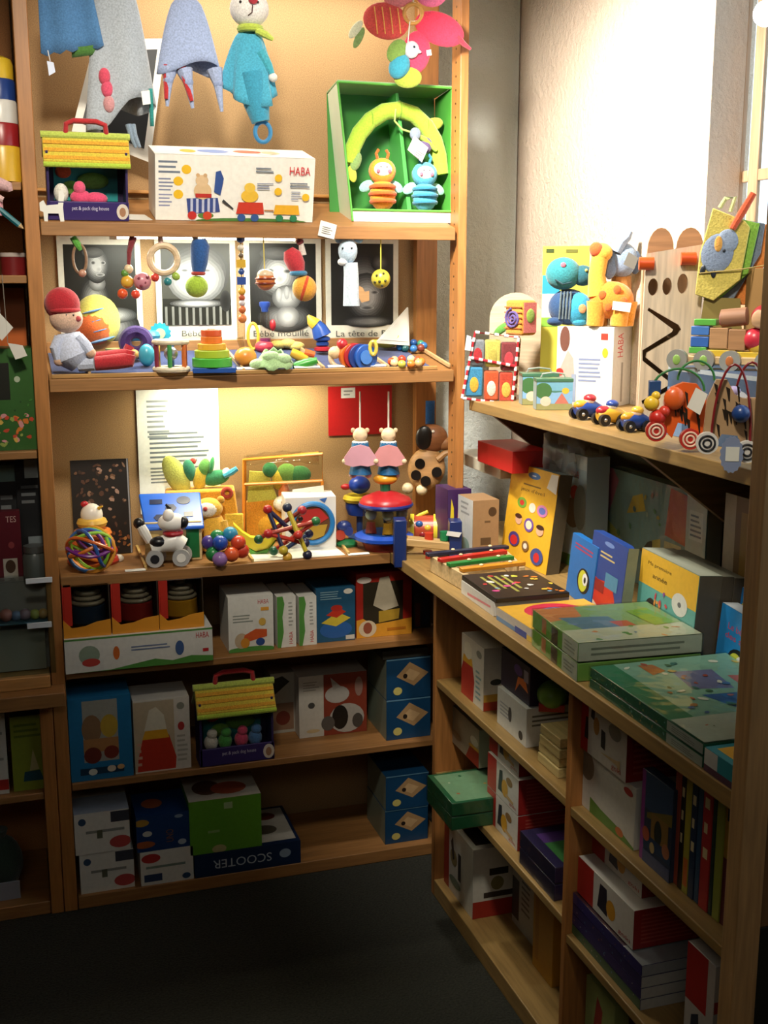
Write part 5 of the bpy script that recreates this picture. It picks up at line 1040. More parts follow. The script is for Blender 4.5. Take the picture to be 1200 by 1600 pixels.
# pounding bench
t = tz('pounding_bench', 'wooden pounding bench with dark blue end posts and coloured pegs', 'toy', 668, 872, Z3, drz=.1)
for (a, b, c) in ((615, 809, 884), (701, 812, 876)): t.part('end_post', bev=1.5).box((a, b, -14), (a+19, c, 16), 'p:#1c2f66')
t.part('board', bev=1.5).ext([(634, 838, -14), (701, 846, -14), (701, 858, -14), (634, 850, -14)], (0, t.k*28, 0), 'w:#c2a06a')
for (u, v, c) in ((670, 838, '#c23a24'), (694, 836, '#1f7a4a'), (668, 866, '#b02a22')): t.part('peg').cyl((u, v+8, 0), (u, v-6, 0), 7, 'p:'+c, n=14)
t.part('foot').box((634, 866, -6), (664, 880, 8), 'w:#b89a62'); t.part('label_tag').prism([(697, 826), (719, 829), (715, 836), (695, 833)], -17, -16, 'k:#dcdcda')
# xylophone: real bars on a frame
zx = Z3+.040
xf = tag(empty('xylophone', at(740, 895, 'z', Z3)), 'toy xylophone with black, red, green and orange wooden bars', 'xylophone'); xo = xf.location.copy()
ends = [((664, 868), (790, 856), '#23263c'), ((683, 877), (786, 863), '#b8281f'), ((697, 884), (797, 872), '#237a34'), ((717, 892), (815, 881), '#d08a28')]
for (a, b, c) in ends:
    A, B = at(a[0], a[1], 'z', zx), at(b[0], b[1], 'z', zx); d_ = B-A; n_ = Vector((d_.y, -d_.x, 0)).normalized()*.019
    m = mm(); m.bev = .0015; m.ext([A-xo, B-xo, B+n_-xo, A+n_-xo], (0, 0, .009), 'p:'+c); br = link_mesh('bar', m, xf)
    for f_ in (.32, .78): m = mm(); q = A+d_*f_+n_*.5-xo; m.sph((q.x, q.y, q.z+.011), (.005, .005, .003), 'w:#dcc69a', 10, 6); link_mesh('nail', m, br)
A, B, C_, D_ = (at(672, 868, 'z', zx), at(724, 897, 'z', zx), at(812, 886, 'z', zx), at(782, 858, 'z', zx))
for (p_, q_) in ((A, B), (D_, C_)):
    m = mm(); m.bev = .001; w_ = Vector((.014, 0, 0)); m.ext([p_-xo+Vector((0, 0, -.001)), q_-xo+Vector((0, 0, -.001)), q_+w_-xo+Vector((0, 0, -.001)), p_+w_-xo+Vector((0, 0, -.001))], (0, 0, -.038), 'w:#c9ae80'); link_mesh('frame_rail', m, xf)
# flat books
pbox('book_stack', 'white box with pink side print lying beneath the black spotted book', 'box', (721, 927), (772, 964), 898, Z3, .17, 'k:#d8d6d0', {'front': [('p', [(.2, .2), (.9, .45), (.9, .6), (.2, .4)], '#d8808a')]}, mode='a', h=.030)
pbox('flat_book', 'black flat book scattered with coloured spots and stripes', 'book', (722, 927), (775, 966), 890, Z3, .165, 'k:#241f1d', {'top': [('l', .15, .15, .85, .55, 4, '#9a9a4a'), ('blobs', .1, .1, .9, .9, 14, ['#c23a3a', '#d8d24a', '#7aa8c8', '#d8d8d0', '#c94a8a'], .04), ('blobs', .1, .75, .95, .98, 10, ['#d87a2a', '#d8b23a'], .035)], 'front': [('r', 0, .2, 1, .5, '#3a332e')]}, mode='a', dz=.0315, h=.010)
pbox('flat_book', 'flat picture book with red blue and yellow cover on the counter', 'book', (776, 968), (836, 1008), 940, Z3, .20, 'k:#c9c2b8', {'top': [('r', 0, 0, 1, 1, '#d8a83a'), ('e', .35, .5, .3, .32, '#c8324a'), ('e', .42, .5, .2, .2, '#5a7ac8'), ('e', .6, .45, .18, .14, '#e8dcd8'), ('e', .8, .7, .15, .2, '#c9a02c')], 'front': [('r', 0, .0, 1, .35, '#6a92c0'), ('r', .5, .0, .8, .5, '#2f4aa0'), ('r', .8, 0, 1, .4, '#d8b84a')]}, mode='a', h=.026)
# clear boxes
cf = {'front': [('r', 0, 0, .66, 1, '#5f9438'), ('r', .22, .1, .32, .95, '#b06a44'), ('r', .44, 0, .58, .9, '#4a3a34'), ('r', .68, 0, 1, 1, '#b8bab2'), ('l', .72, .2, .95, .8, 3, '#8c8e88')]}
ct = {'top': [('r', 0, 0, 1, 1, '#7a9a6a'), ('p', [(0, .0), (.4, .0), (.3, .3), (0, .35)], '#c27a50'), ('p', [(.3, .1), (.8, .2), (.75, .55), (.35, .5)], '#5a7a96'), ('p', [(.5, .45), (.75, .5), (.7, .62), (.5, .6)], '#b8563c'), ('r', .66, 0, 1, 1, '#b4b8a8'), ('blobs', .66, .05, 1, .95, 10, ['#5a8a4a', '#c8824a', '#6a86a0'], .03), ('p', [(.25, .7), (.7, .75), (.66, .95), (.2, .9)], '#6f9a3c')], 'right': [('r', 0, 0, 1, 1, '#a8aaa2'), ('l', .1, .2, .9, .8, 2, '#6c6e68')]}
ch = (sZ(952, .84, -.825)-Z3)/2
pbox('puzzle_box', 'shrink-wrapped green animal puzzle box, underneath its twin on the counter', 'box', (832, 1008), (902, 1066), 0, Z3, .235, 'k:#6f9a4a', cf, mode='a', h=ch-.004, wrap='#eef2ea')
pbox('puzzle_box', 'shrink-wrapped green animal puzzle box, uppermost of its pair with glossy top', 'box', (832, 1008), (902, 1066), 0, Z3, .235, 'k:#6f9a4a', dict(cf, **ct), mode='a', dz=ch, h=ch-.004, wrap='#eef2ea')
gf = {'front': [('r', 0, 0, .72, 1, '#1c5f44'), ('blobs', .04, .1, .7, .9, 14, ['#4a8a6a', '#a8965a', '#7aa8a0'], .008), ('r', .72, 0, 1, 1, '#b8bab4'), ('l', .76, .2, .96, .8, 3, '#8a8c88')]}
gt = {'top': [('r', 0, 0, .74, 1, '#7fa898'), ('r', 0, 0, .74, .16, '#2a7a5a'), ('p', [(.18, .45), (.42, .4), (.46, .66), (.2, .72)], '#6a6a96'), ('p', [(.5, .4), (.72, .5), (.70, .85), (.52, .7)], '#2f5a9a'), ('p', [(.3, .75), (.5, .72), (.52, .9), (.34, .95)], '#b85a44'), ('p', [(.05, .3), (.2, .3), (.16, .42), (.06, .4)], '#b0683c'), ('blobs', .03, .2, .72, .97, 34, ['#3f6a4a', '#b0784a', '#4a6aa0', '#c9a86a', '#a84a3c', '#d8d4c8', '#2f6a6a'], .022), ('r', .74, 0, 1, 1, '#b9bcae'), ('blobs', .76, .1, .98, .9, 8, ['#5a6a4a', '#a86a4a'], .008)]}
gh = (sZ(1036, .841, -1.052)-Z3)/2
pbox('puzzle_box', 'wide dark green sea puzzle box, underneath its twin on the counter', 'box', (922, 1074), (1098, 1200), 0, Z3, .265, 'k:#1f6a4c', gf, mode='a', h=gh-.004, wrap='#eaf2ee')
pbox('puzzle_box', 'wide dark green sea puzzle box with colourful fish top, uppermost of its pair', 'box', (922, 1074), (1098, 1200), 0, Z3, .265, 'k:#1f6a4c', dict(gf, **gt), mode='a', dz=gh, h=gh-.004, wrap='#eaf2ee')
pbox('toy_box', 'small teal box with yellow inset and wooden knob beside the end post', 'box', (1100, 1203), (1146, 1236), 1168, Z3, .10, 'k:#2a8a98', {'front': [('r', 0, .3, .45, 1, '#c4c8c4'), ('r', 0, 0, 1, .3, '#5a3a4a')], 'top': [('r', .15, .12, .9, .6, '#d8a82a'), ('e', .8, .4, .15, .2, '#8a5a2c')]}, mode='a')
# tall books leaning at the back
yb_ = [('e', .32, .62, .10, .055, '#6a9a34'), ('e', .32, .62, .05, .028, '#b8322a'), ('e', .55, .60, .07, .05, '#e0d4c4'), ('e', .76, .60, .11, .06, '#c87aa8'), ('e', .76, .60, .07, .035, '#5a6ab0'), ('e', .30, .44, .07, .05, '#d8a888'), ('e', .29, .475, .075, .025, '#4a2a20'), ('e', .53, .42, .10, .07, '#6a4a98'), ('e', .53, .42, .065, .045, '#e4d4b8'), ('e', .77, .40, .075, .05, '#d8a888'), ('e', .77, .435, .08, .026, '#3a2218'), ('e', .26, .23, .12, .075, '#4a3a7a'), ('e', .26, .22, .08, .05, '#c82a2a'), ('e', .52, .20, .075, .055, '#7a5a34'), ('e', .52, .2, .04, .03, '#e0d8c8'), ('e', .78, .14, .13, .085, '#3a4a86'), ('e', .78, .13, .06, .05, '#c02a2c')]
pbox('board_book', 'tall yellow activity book with round pictures and white price tag', 'book', (782, 868), (853, 899), 722, Z3, .035, 'k:#dca92a', {'front': [('e', .5, .92, .13, .035, '#3f74b4'), ('l', .46, .905, .56, .935, 1, '#d8e0ea'), ('l', .3, .8, .75, .835, 1, '#7a5a24'), ('t', "jeux d'\u00e9veil", .26, .735, .05, '#6a4a1c', .5)] + yb_ + [('p', [(.80, .84), (1.0, .80), (1.0, .99), (.86, .985)], '#dcdcd6')], 'right': [('r', 0, 0, 1, 1, '#5a5040')], 'top': [('r', 0, 0, 1, 1, '#8fa8b4')]}, mode='a', rx=-.13, rnd=.0)
pbox('board_book', 'blue bird picture book wedged beside the yellow activity book', 'book', (884, 925), (922, 955), 832, Z3, .018, 'k:#1f6cb4', {'front': [('l', .15, .78, .9, .9, 2, '#b03a5a'), ('e', .62, .36, .24, .20, '#14161c'), ('e', .6, .36, .17, .17, '#c9cc3a'), ('e', .68, .40, .10, .10, '#e8e8e4'), ('e', .68, .39, .04, .05, '#14161c')]}, mode='a', rx=-.10)
pbox('board_book', 'dark blue rounded board book with a red train', 'book', (913, 947), (965, 985), 828, Z3, .022, 'k:#26458e', {'front': [('e', .5, .92, .14, .03, '#6a8ac8'), ('l', .28, .72, .75, .82, 2, '#c9b87a'), ('p', [(.02, .02), (.9, .02), (.82, .3), (.7, .48), (.3, .44), (.02, .5)], '#c2321f'), ('p', [(.02, .16), (.6, .02), (.7, .02), (.02, .22)], '#dcc8a8'), ('r', .5, .40, .85, .58, '#4a86a8'), ('e', .8, .1, .2, .12, '#d8602a'), ('r', .1, .30, .5, .44, '#8a2420')], 'right': [('r', 0, 0, 1, 1, '#7a8270')]}, mode='a', rx=-.10, rnd=.035)
yf = {'front': [('r', 0, .6, 1, 1, '#dcae34'), ('r', 0, 0, 1, .6, '#5aa09a'), ('t', 'Ma premi\u00e8re', .14, .84, .055, '#3a2a14', .42), ('t', 'ann\u00e9e', .24, .72, .055, '#3a2a14', .26), ('e', .26, .26, .13, .22, '#2a2220'), ('e', .27, .20, .12, .14, '#b06a4a'), ('e', .74, .58, .13, .13, '#d4d4d0'), ('e', .74, .58, .03, .03, '#6a6a70'), ('p', [(.62, .1), (.74, .1), (.72, .28), (.68, .36), (.64, .28)], '#c84a3a'), ('r', .62, .16, .75, .21, '#d8b23a'), ('blobs', .3, .35, .62, .62, 10, ['#8a4a9a', '#c23a4a', '#d88a3a'], .03), ('e', .92, .2, .05, .12, '#d8c83a')], 'right': [('r', 0, 0, 1, 1, '#4a4438')], 'top': [('r', 0, 0, 1, 1, '#9aa090')]}
yo = pbox('board_book', 'yellow and teal baby album with flower and small figures on cover', 'book', (972, 985), (1057, 1043), 858, Z3, .045, 'k:#5aa09a', yf, mode='a', rx=-.06); yo.location.x += .028
YW = max(v.co.x for v in yo.data.vertices); YH_ = max(v.co.z for v in yo.data.vertices)
for i, lab in ((1, 'thick dark edged album directly behind the yellow and teal album'), (2, 'thick dark edged album, second behind the yellow and teal album')):
    n_ = Vector((math.sin(-yo.rotation_euler.z), math.cos(yo.rotation_euler.z), 0)); d_ = Vector((-math.sin(yo.rotation_euler.z), math.cos(yo.rotation_euler.z), 0))
    carton('board_book', lab, 'book', yo.location+d_*(.046+.0235*(i-1)), YW, .022, YH_-.004*i, 'k:#4c4638', {'right': [('r', 0, 0, 1, 1, '#3f382c'), ('r', .1, .3, .25, .5, '#a83a2c')], 'top': [('r', 0, 0, 1, 1, '#6c6e60')]}, rz=yo.rotation_euler.z, rx=-.06)
pbox('board_book', 'bright blue book with red title and bird eye, near the end post', 'book', (1116, 1040), (1178, 1085), 942, Z3, .03, 'k:#1f7fc0', {'front': [('t', 'Le b\u00e9b\u00e9', .22, .68, .1, '#c03a5a', .5), ('t', 'des ani', .18, .54, .09, '#c03a5a', .55), ('e', .55, .24, .26, .22, '#15171c'), ('e', .5, .22, .17, .17, '#c9cc3a'), ('e', .62, .26, .12, .12, '#e8e8e4'), ('e', .62, .25, .05, .06, '#15171c')], 'top': [('r', 0, 0, 1, 1, '#b8c0c4')]}, mode='a', rx=-.08)
pbox('board_book', 'taller blue book with yellow capitals behind the bird eye book', 'book', (1119, 1018), (1180, 1060), 904, Z3, .03, 'k:#1b6eb0', {'front': [('t', 'VRAI', .35, .72, .1, '#d8cc4a', .6)], 'top': [('r', 0, 0, 1, 1, '#c0c6c8')]}, mode='a', rx=-.08)
# wrapped puzzle set and others against the wall
pbox('puzzle_set', 'large plastic wrapped picture puzzle with white label panel against the wall', 'puzzle', (946, 850), (1098, 900), 730, Z3, .035, 'k:#6f8a8c', {'front': [('r', 0, 0, .72, 1, '#7f9a9c'), ('p', [(0, 0), (.3, 0), (.15, .4), (0, .5)], '#a8aa5a'), ('p', [(.0, .5), (.12, .9), (.05, 1), (0, 1)], '#b86a8a'), ('p', [(.22, .62), (.42, .7), (.38, .85), (.28, .8)], '#c9a83a'), ('e', .5, .25, .1, .2, '#4a3a34'), ('p', [(.52, .1), (.60, .12), (.58, .5), (.5, .46)], '#c8b05a'), ('p', [(.62, .55), (.9, .5), (.86, .95), (.66, .98)], '#c2543c'), ('p', [(.6, .05), (.8, .05), (.78, .5), (.62, .5)], '#c9b98a'), ('p', [(.64, .12), (.74, .12), (.73, .4), (.65, .4)], '#4a5a5a'), ('blobs', .05, .1, .6, .9, 16, ['#4a6a7a', '#a8b4a8', '#8a6a4a', '#c8a84a', '#5a8a5a'], .02), ('r', .82, 0, 1, 1, '#c8cbc4'), ('r', .85, .6, .97, .85, '#e2e2dc'), ('l', .86, .62, .96, .83, 5, '#6a7480'), ('l', .85, .4, .98, .5, 2, '#a0a49c')], 'right': [('r', 0, 0, 1, 1, '#9a9484')]}, mode='r', fix=1.27, wrap='#e8efee')
pbox('flat_box', 'light blue toy box standing under a crumpled clear bag', 'box', (836, 840), (912, 860), 692, Z3, .06, 'k:#a9c2d4', {'front': [('r', 0, .88, 1, 1, '#c4d4de'), ('t', 'HABA', .66, .8, .06, '#b83a3a', .2), ('e', .8, .66, .1, .07, '#b83230'), ('e', .75, .48, .16, .13, '#6a5a50'), ('p', [(.3, 0), (1, 0), (1, .12), (.3, .08)], '#5a8a3c'), ('e', .9, .55, .12, .2, '#8a9aa0')]}, mode='r', fix=1.20)
t = tz('clear_bag', 'crumpled empty clear plastic bag catching the light', 'bag', 905, 745, Z3+.205, x=1.205); t.v = proj(t.p)[1]
rr = random.Random(21)
t.part('film', solid=.5, sharp=20).sheet([[(850+j*9+rr.uniform(-3, 3), 676+i*13+j*1.5+rr.uniform(-5, 5), rr.uniform(-9, 9)) for j in range(12)] for i in range(6)], 'bag:#eef0f0')
pbox('flat_box', 'dim brown edged box standing behind the blue books', 'box', (1122, 950), (1180, 985), 770, Z3, .04, 'k:#6a5030', {'front': [('r', 0, 0, .3, 1, '#a89c88'), ('r', .45, .1, .8, .9, '#8a6a2c')]}, mode='r', fix=1.22)

# ================================================================== WALL SHELF TOYS
# bag of soft cubes
t = tz('cube_bag', 'clear zip bag with red and white piping holding patterned soft cubes', 'bag', 766, 624, ZU, y=-.075, drz=.05)
dep = 60
for i, (u0, u1, v0, v1, c, c2) in enumerate(((727, 754, 572, 618, '#3a86b0', '#d8a83a'), (756, 779, 578, 624, '#c2522a', '#dcd0c4'), (780, 801, 580, 626, '#b8402a', '#d8b04a'), (735, 756, 530, 570, '#7a8088', '#a82a30'), (757, 781, 530, 572, '#c4b85a', '#b0a44c'), (782, 806, 534, 578, '#7a3034', '#c23a44'))):
    q = t.part('soft_cube', bev=3); q.box((u0, v0, 2), (u1, v1, 28), 'c:'+c); m_ = t.part('patch', q); m_.sph(((u0+u1)/2, (v0+v1)/2+4, 1.6), (7, 1.2, 12), 'c:'+c2)
for q in ([(722, 620, 0), (741, 518, 0), (808, 526, 0), (800, 630, 0), (722, 620, 0)], [(733, 557, -1), (803, 570, -1)], [(808, 526, 0), (812, 530, 30), (806, 628, 32), (800, 630, 0)]):
    t.part('piping').tube(q, 2.2, 'p:#a82430', 7)
    for a, b in zip(q, q[1:]):
        n = int(math.hypot(b[0]-a[0], b[1]-a[1])/7)
        if n < 3: continue
        m = t.part('piping_stripes'); m.name = 'piping_stripes'
        for j in range(0, n, 2):
            f0, f1 = j/n, (j+.9)/n; m.tube([tuple(a[i]+(b[i]-a[i])*f0 for i in range(3)), tuple(a[i]+(b[i]-a[i])*f1 for i in range(3))], 2.5, 'p:#dcd6d0', 7)
t.part('film').ext([(723, 620, -1), (800, 630, -1), (808, 526, -1), (741, 519, -1)], (0, t.k*32, 0), 'film:#f2f2f0')
t.part('price_tag').prism([(728, 522), (735, 525), (734, 546), (725, 545)], -6, -5, 'k:#d4dade')
# soft cube on top
zc_ = sZ(523, 1.12, -.05)
t = tz('soft_cube', 'patchwork soft cube with purple spiral, on top of the zip bag', 'cube', 814, 522, zc_, y=-.08, drz=-.75, dz=0)
c_ = t.part('cube', bev=4); c_.box((795, 522, -17), (831, 468, 17), 'c:#d0882c')
def spiral(n, R): return [(813+R*(i/n)*math.cos(.55*i), 496+R*(i/n)*math.sin(.55*i), -19) for i in range(2, n)]
t.part('spiral', c_).tube([(p_[0], p_[1], p_[2]) for p_ in spiral(32, 16)], 2, 'c:#5a4a86', 6)
t.part('side_patch', c_).ext([(832.2, 518, -14), (832.2, 472, -14), (832.2, 472, 14), (832.2, 518, 14)], (t.k*.8, 0, 0), 'c:#c8625a'); t.part('apple', c_).sph((833.4, 492, 0), (1.6, 9, 11), 'c:#8aa83a')
for v in (478, 486, 494, 502, 510): t.part('stripe', c_).box((795, v, -18.6), (831, v+1.6, -17), 'c:#b05a1e')
t.part('leaf').sph((768, 514, 4), (20, 4, 7), 'c:#5a9a3a', rot=(0, -.5, 0))
t = tz('round_board', 'pale rounded wooden panel standing behind the soft cubes', 'panel', 803, 600, ZU, y=.12 if False else -.03, drz=0)
t.o.location = Vector((sX(803, -.035, ZU), -.034, ZU)); pts = [(762, 600), (845, 600)]+[(803.5+41.5*math.cos(PI*i/14), 478-40*math.sin(PI*i/14)) for i in range(15)]
t.part('panel').prism(pts, 62, 66, 'w:#c9b496')
# carton carrying the plush animals
def camrz(p, d=0): q = Vector(p)-CP; return -math.atan2(q.x, q.y)+d
P0 = Vector((1.205, -.21, ZU)); P0.x = sX(868, P0.y, ZU)
k0 = scale(P0); rzb = camrz(P0, -.42); hbx = sZ(510, P0.x, P0.y)-ZU
def rotv(v, a): return Vector((v[0]*math.cos(a)-v[1]*math.sin(a), v[0]*math.sin(a)+v[1]*math.cos(a), 0))
wbx = 92*k0; dbx = 74*k0
carton('toy_box', 'grey white carton with red side lettering under the plush animals', 'box', P0+Vector((0, 0, .0008)), wbx, dbx, hbx, 'k:#c6c4be', {'front': [('e', .14, .84, .09, .16, '#6a4438'), ('p', [(.0, .35), (.2, .7), (.3, .6), (.35, .2), (.05, .1)], '#a89c90'), ('e', .06, .42, .07, .05, '#b8322c'), ('l', .40, .3, .8, .62, 6, '#7a84a0'), ('r', .78, .84, .9, .92, '#b83a2c'), ('e', .86, .68, .05, .06, '#d8a82a'), ('r', .28, .05, .36, .4, '#8a94a8')], 'right': [('vt', 'HABA', .22, .62, .3, '#b8242a', .3), ('r', .45, .05, .55, .55, '#8c8880')]}, rz=rzb)
ztop = ZU+hbx+.0016
def on_box(fx, fy): return P0 + rotv((wbx*fx, dbx*fy), rzb) + Vector((0, 0, ztop-ZU))
# turtle
p = on_box(.18, .45)
t = Toy('plush_turtle', 'teal plush turtle with big smiling head and striped shell', 'plush', proj(p)[0], 504, p)
b = t.part('body'); b.sph((888, 476), (32, 24, 28), 'c:#24446c', 18, 12); t.part('front', b).sph((902, 478, -8), (22, 19, 25), 'c:#2f93b4')
for i in range(4): t.part('stripe', b).tube([(876+i*5, 452, -20), (875+i*5, 476, -25), (874+i*5, 494, -21)], 1.5, 'c:#5a6a70', 6)
h = t.part('head'); h.sph((878, 425, -6), (27, 22, 25), 'c:#2c7f86', 20, 12); t.part('muzzle', h).sph((908, 428, -4), (18, 15, 16), 'c:#1f5a66'); t.part('spot', h).sph((878, 412, -26), (4, 2, 4), 'c:#d86a7c'); t.part('eye', h).sph((913, 420, -18), 2.4, '#d8c86a', 8, 6); t.part('smile', h).tube([(866, 434, -26), (878, 441, -28), (892, 438, -26)], 1.2, 'c:#123a44', 6)
for u_ in (868, 905): t.part('foot').sph((u_, 498, -10), (13, 13, 7), 'c:#1f3f66' if u_ < 880 else 'c:#2c8cac')
t.part('badge').sph((909, 478, -27), (6, 2, 7), 'c:#c08a5a')
# giraffe
p = on_box(.78, .30)
t = Toy('plush_giraffe', 'orange plush giraffe seen from behind with white tag', 'plush', proj(p)[0], 508, p)
t.part('body').sph((954, 468), (34, 26, 29), 'c:#d67f24', 20, 12)
for (u_, d_) in ((932, -10), (968, -12), (978, 8), (938, 10)): l = t.part('leg'); l.tube([(u_, 470, d_), (u_-1, 490, d_), (u_-2, 507, d_)], [16, 14, 13], 'c:#d8922e', 12); t.part('hoof', l).sph((u_-2, 503, d_), (13.5, 13, 6), 'c:#cfa844')
t.part('neck').tube([(934, 462, -2), (930, 430, 0), (934, 402, 0)], [17, 13, 13], 'c:#d8a136', 12); h = t.part('head'); h.sph((936, 396), (17, 14, 15), 'c:#dca63a', 16, 10); t.part('crest', h).sph((928, 391, -8), (11, 8, 11), 'c:#cf5a24')
for (u_, v_) in ((940, 460), (962, 452), (972, 470), (950, 478)): t.part('spot').sph((u_, v_, -23), (6, 3, 7), 'c:#c05a1c')
t.part('tag').prism([(956, 469), (984, 472), (982, 486), (955, 482)], -29, -28, 'k:#d8ccc4')
# elephant
p = on_box(.80, .80)
t = Toy('plush_elephant', 'grey blue plush elephant perched above the giraffe', 'plush', proj(p)[0], 508, p)
h = t.part('head'); h.sph((968, 408, -10), (24, 20, 26), 'c:#8296b0', 20, 12); t.part('ear', h).sph((952, 416, -24), (10, 4, 22), 'c:#7088a8', rot=(0, .15, 0)); t.part('ear', h).sph((988, 412, -12), (9, 5, 18), 'c:#48586e'); t.part('trunk', h).tube([(958, 396, -24), (965, 382, -24), (974, 374, -20), (978, 366, -18)], [10, 9, 7, 5], 'c:#8a9cb6', 10)
t.part('seat').tube([(968, 432, 0), (968, 470, 4), (968, 500, 6)], [15, 17, 17], 'c:#b07a38', 12); t.part('tail').sph((942, 424, -16), (7, 6, 10), 'c:#7288a4')
# booklet pack behind
t = Toy('booklet_pack', 'yellow and blue carded pack standing behind the turtle', 'box', 880, 620, Vector((sX(880, .02, ZU), .02 - .07, ZU+.0006)) , rz=camrz((1.25, -.05, ZU)))
t.o.location = Vector((1.318, -.085, ZU+.0006)); uu, vv = proj(t.o.location); t.u, t.v = uu, vv; t.k = scale(t.o.location)
q = t.part('card', bev=.6); q.box((843, 620, 0), (914, 390, 5), 'k:#c4bd46')
t.part('blue_band', q).box((843.5, 462, -.7), (870, 434, -.1), 'k:#2f92b4'); t.part('white_band', q).box((843.5, 498, -.7), (870, 462, -.1), 'k:#d4d8d2'); t.part('green_band', q).box((843.5, 512, -.7), (872, 498, -.1), 'k:#7aa83c'); t.part('print', q).box((848, 400, -.7), (860, 394, -.1), 'k:#3c4a1c'); t.part('print', q).box((878, 400, -.7), (896, 395, -.1), 'k:#6a6a2c')
# two tins
for (L, R, lab) in (((816, 633), (848, 635), 'small green picnic tin with handle, partly behind its twin'), ((838, 641), (896, 645), 'small green picnic tin with handle and painted meadow, in front of its twin')):
    a = at(L[0], L[1], 'z', ZU); w_ = 56*scale(a); h_ = 48*scale(a)
    o = carton('picnic_tin', lab, 'tin', a+Vector((0, 0, .0008)), w_, w_*.62, h_, 'p:#4a7a70', {'front': [('r', 0, .62, 1, 1, '#6aa0b8'), ('p', [(0, .2), (1, .2), (1, .62), (.5, .55), (0, .66)], '#7aa4c8'), ('e', .18, .62, .24, .26, '#3f6a3c'), ('e', .8, .62, .1, .1, '#d8a83a'), ('p', [(.5, .2), (.7, .55), (.9, .2)], '#b06a5c'), ('r', 0, 0, 1, .2, '#8a8a5a'), ('e', .25, .28, .15, .16, '#c8b8a4')], 'left': [('r', 0, 0, 1, 1, '#8aa0a0')]}, rz=camrz(a, .15), bev=.004, lid=(.007, 'p:#3f6a50'))
    m = mm(); m.tube([(w_*.15, w_*.3, h_+.001), (w_*.2, w_*.3, h_+.010), (w_*.5, w_*.3, h_+.013), (w_*.8, w_*.3, h_+.010), (w_*.85, w_*.3, h_+.001)], .0022, 'm:#c8ccc4', 7); link_mesh('handle', m, o)
# marble run board
t = tz('marble_run', 'tall pale wooden marble run with zigzag slots and orange pegs', 'toy', 1045, 618, ZU, x=1.165, drz=.12)
out = [(996, 618), (999, 348), (1087, 334), (1080, 618)]
ell = lambda u, v, a, b: [(u+a*math.cos(2*PI*i/18), v+b*math.sin(2*PI*i/18)) for i in range(18)]
holes = [ell(1011, 398, 7.5, 13), ell(1032, 397, 7, 13), ell(1055, 393, 8, 15), [(1004, 433), (1006, 429), (1052, 455), (1056, 462), (1052, 470), (1006, 498), (1005, 505), (1050, 540), (1052, 545), (1050, 552), (1003, 578), (1001, 572), (1042, 547), (1043, 543), (1000, 510), (999, 494), (1042, 466), (1044, 462)]]
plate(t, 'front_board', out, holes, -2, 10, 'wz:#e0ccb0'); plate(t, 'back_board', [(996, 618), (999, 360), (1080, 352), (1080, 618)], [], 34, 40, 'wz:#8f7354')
t.part('side_board').box((1079, 618, 10), (1085, 350, 34), 'wz:#c4a988'); t.part('side_board').box((996, 618, 10), (1001, 356, 34), 'wz:#c4a988')
sc_ = t.part('scallop_top'); sc_.prism([(1004, 350)]+[(1024-20*math.cos(PI*i/10), 342-34*math.sin(PI*i/10)) for i in range(11)]+[(1050, 336)]+[(1068-20*math.cos(PI*i/10), 338-30*math.sin(PI*i/10)) for i in range(11)]+[(1088, 350)], 36, 42, 'w:#b08058')
for (u_, v_) in ((1000, 363), (1062, 356), (1094, 356)): t.part('peg').tube([(u_-12, v_, -8), (u_+10, v_, -8)], [10, 10], 'p:#d2501f', 14)
t.part('price_tag').prism([(971, 346), (986, 355), (980, 372), (964, 364)], -18, -17, 'k:#b8b0a4')
# blue box and train on it
zbx = sZ(570, 1.15, sY(1040, 1.15, ZU))
pbox('flat_box', 'long steel blue carton on the wall shelf under the wooden train', 'box', (1040, 640), (1196, 665), 0, ZU, .16, 'k:#3d5674', {'front': [('r', 0, .94, 1, 1, '#a8b4bc'), ('r', 0, 0, .18, .7, '#6a86a8'), ('e', .7, .6, .16, .2, '#b4bcc8')], 'left': [('r', 0, 0, 1, 1, '#5a7890')]}, mode='r', fix=1.13, h=zbx-ZU)
# cloth book
t = tz('cloth_book', 'soft cloth book open like a fan with grey elephant page', 'book', 1130, 570, zbx+.001, x=1.235, drz=0); t.v = proj(t.p)[1]
for i, (pts, c) in enumerate((([(1102, 332), (1150, 352), (1158, 362), (1148, 440), (1110, 472), (1082, 462), (1086, 400)], '#cdbb5c'), ([(1130, 345), (1172, 356), (1160, 430), (1112, 476), (1100, 470)], '#7aa83a'), ([(1140, 348), (1180, 356), (1176, 400), (1140, 470), (1110, 478)], '#6a7480'), ([(1150, 352), (1192, 358), (1182, 420), (1160, 478), (1130, 478)], '#d07a34'))):
    pg = t.part('page', bev=1.5); pg.prism(pts, i*7-4, i*7+1, 'c:'+c)
    if i == 0:
        e_ = t.part('elephant', pg); e_.sph((1112, 400, -5), (24, 2.5, 30), 'c:#7f8ea6', rot=(0, .2, 0)); t.part('elephant_head', pg).sph((1126, 382, -5.5), (16, 2.5, 18), 'c:#8796ac'); t.part('ear', pg).sph((1113, 386, -7.5), (6, 1.5, 12), 'c:#d09a4a'); t.part('eye', pg).sph((1122, 396, -8), 2.4, '#20242c', 8, 6); t.part('leg', pg).sph((1092, 424, -5), (4, 2, 8), '#2a3038', rot=(0, .3, 0)); t.part('leg', pg).sph((1108, 430, -5), (4, 2, 7), '#2a3038')
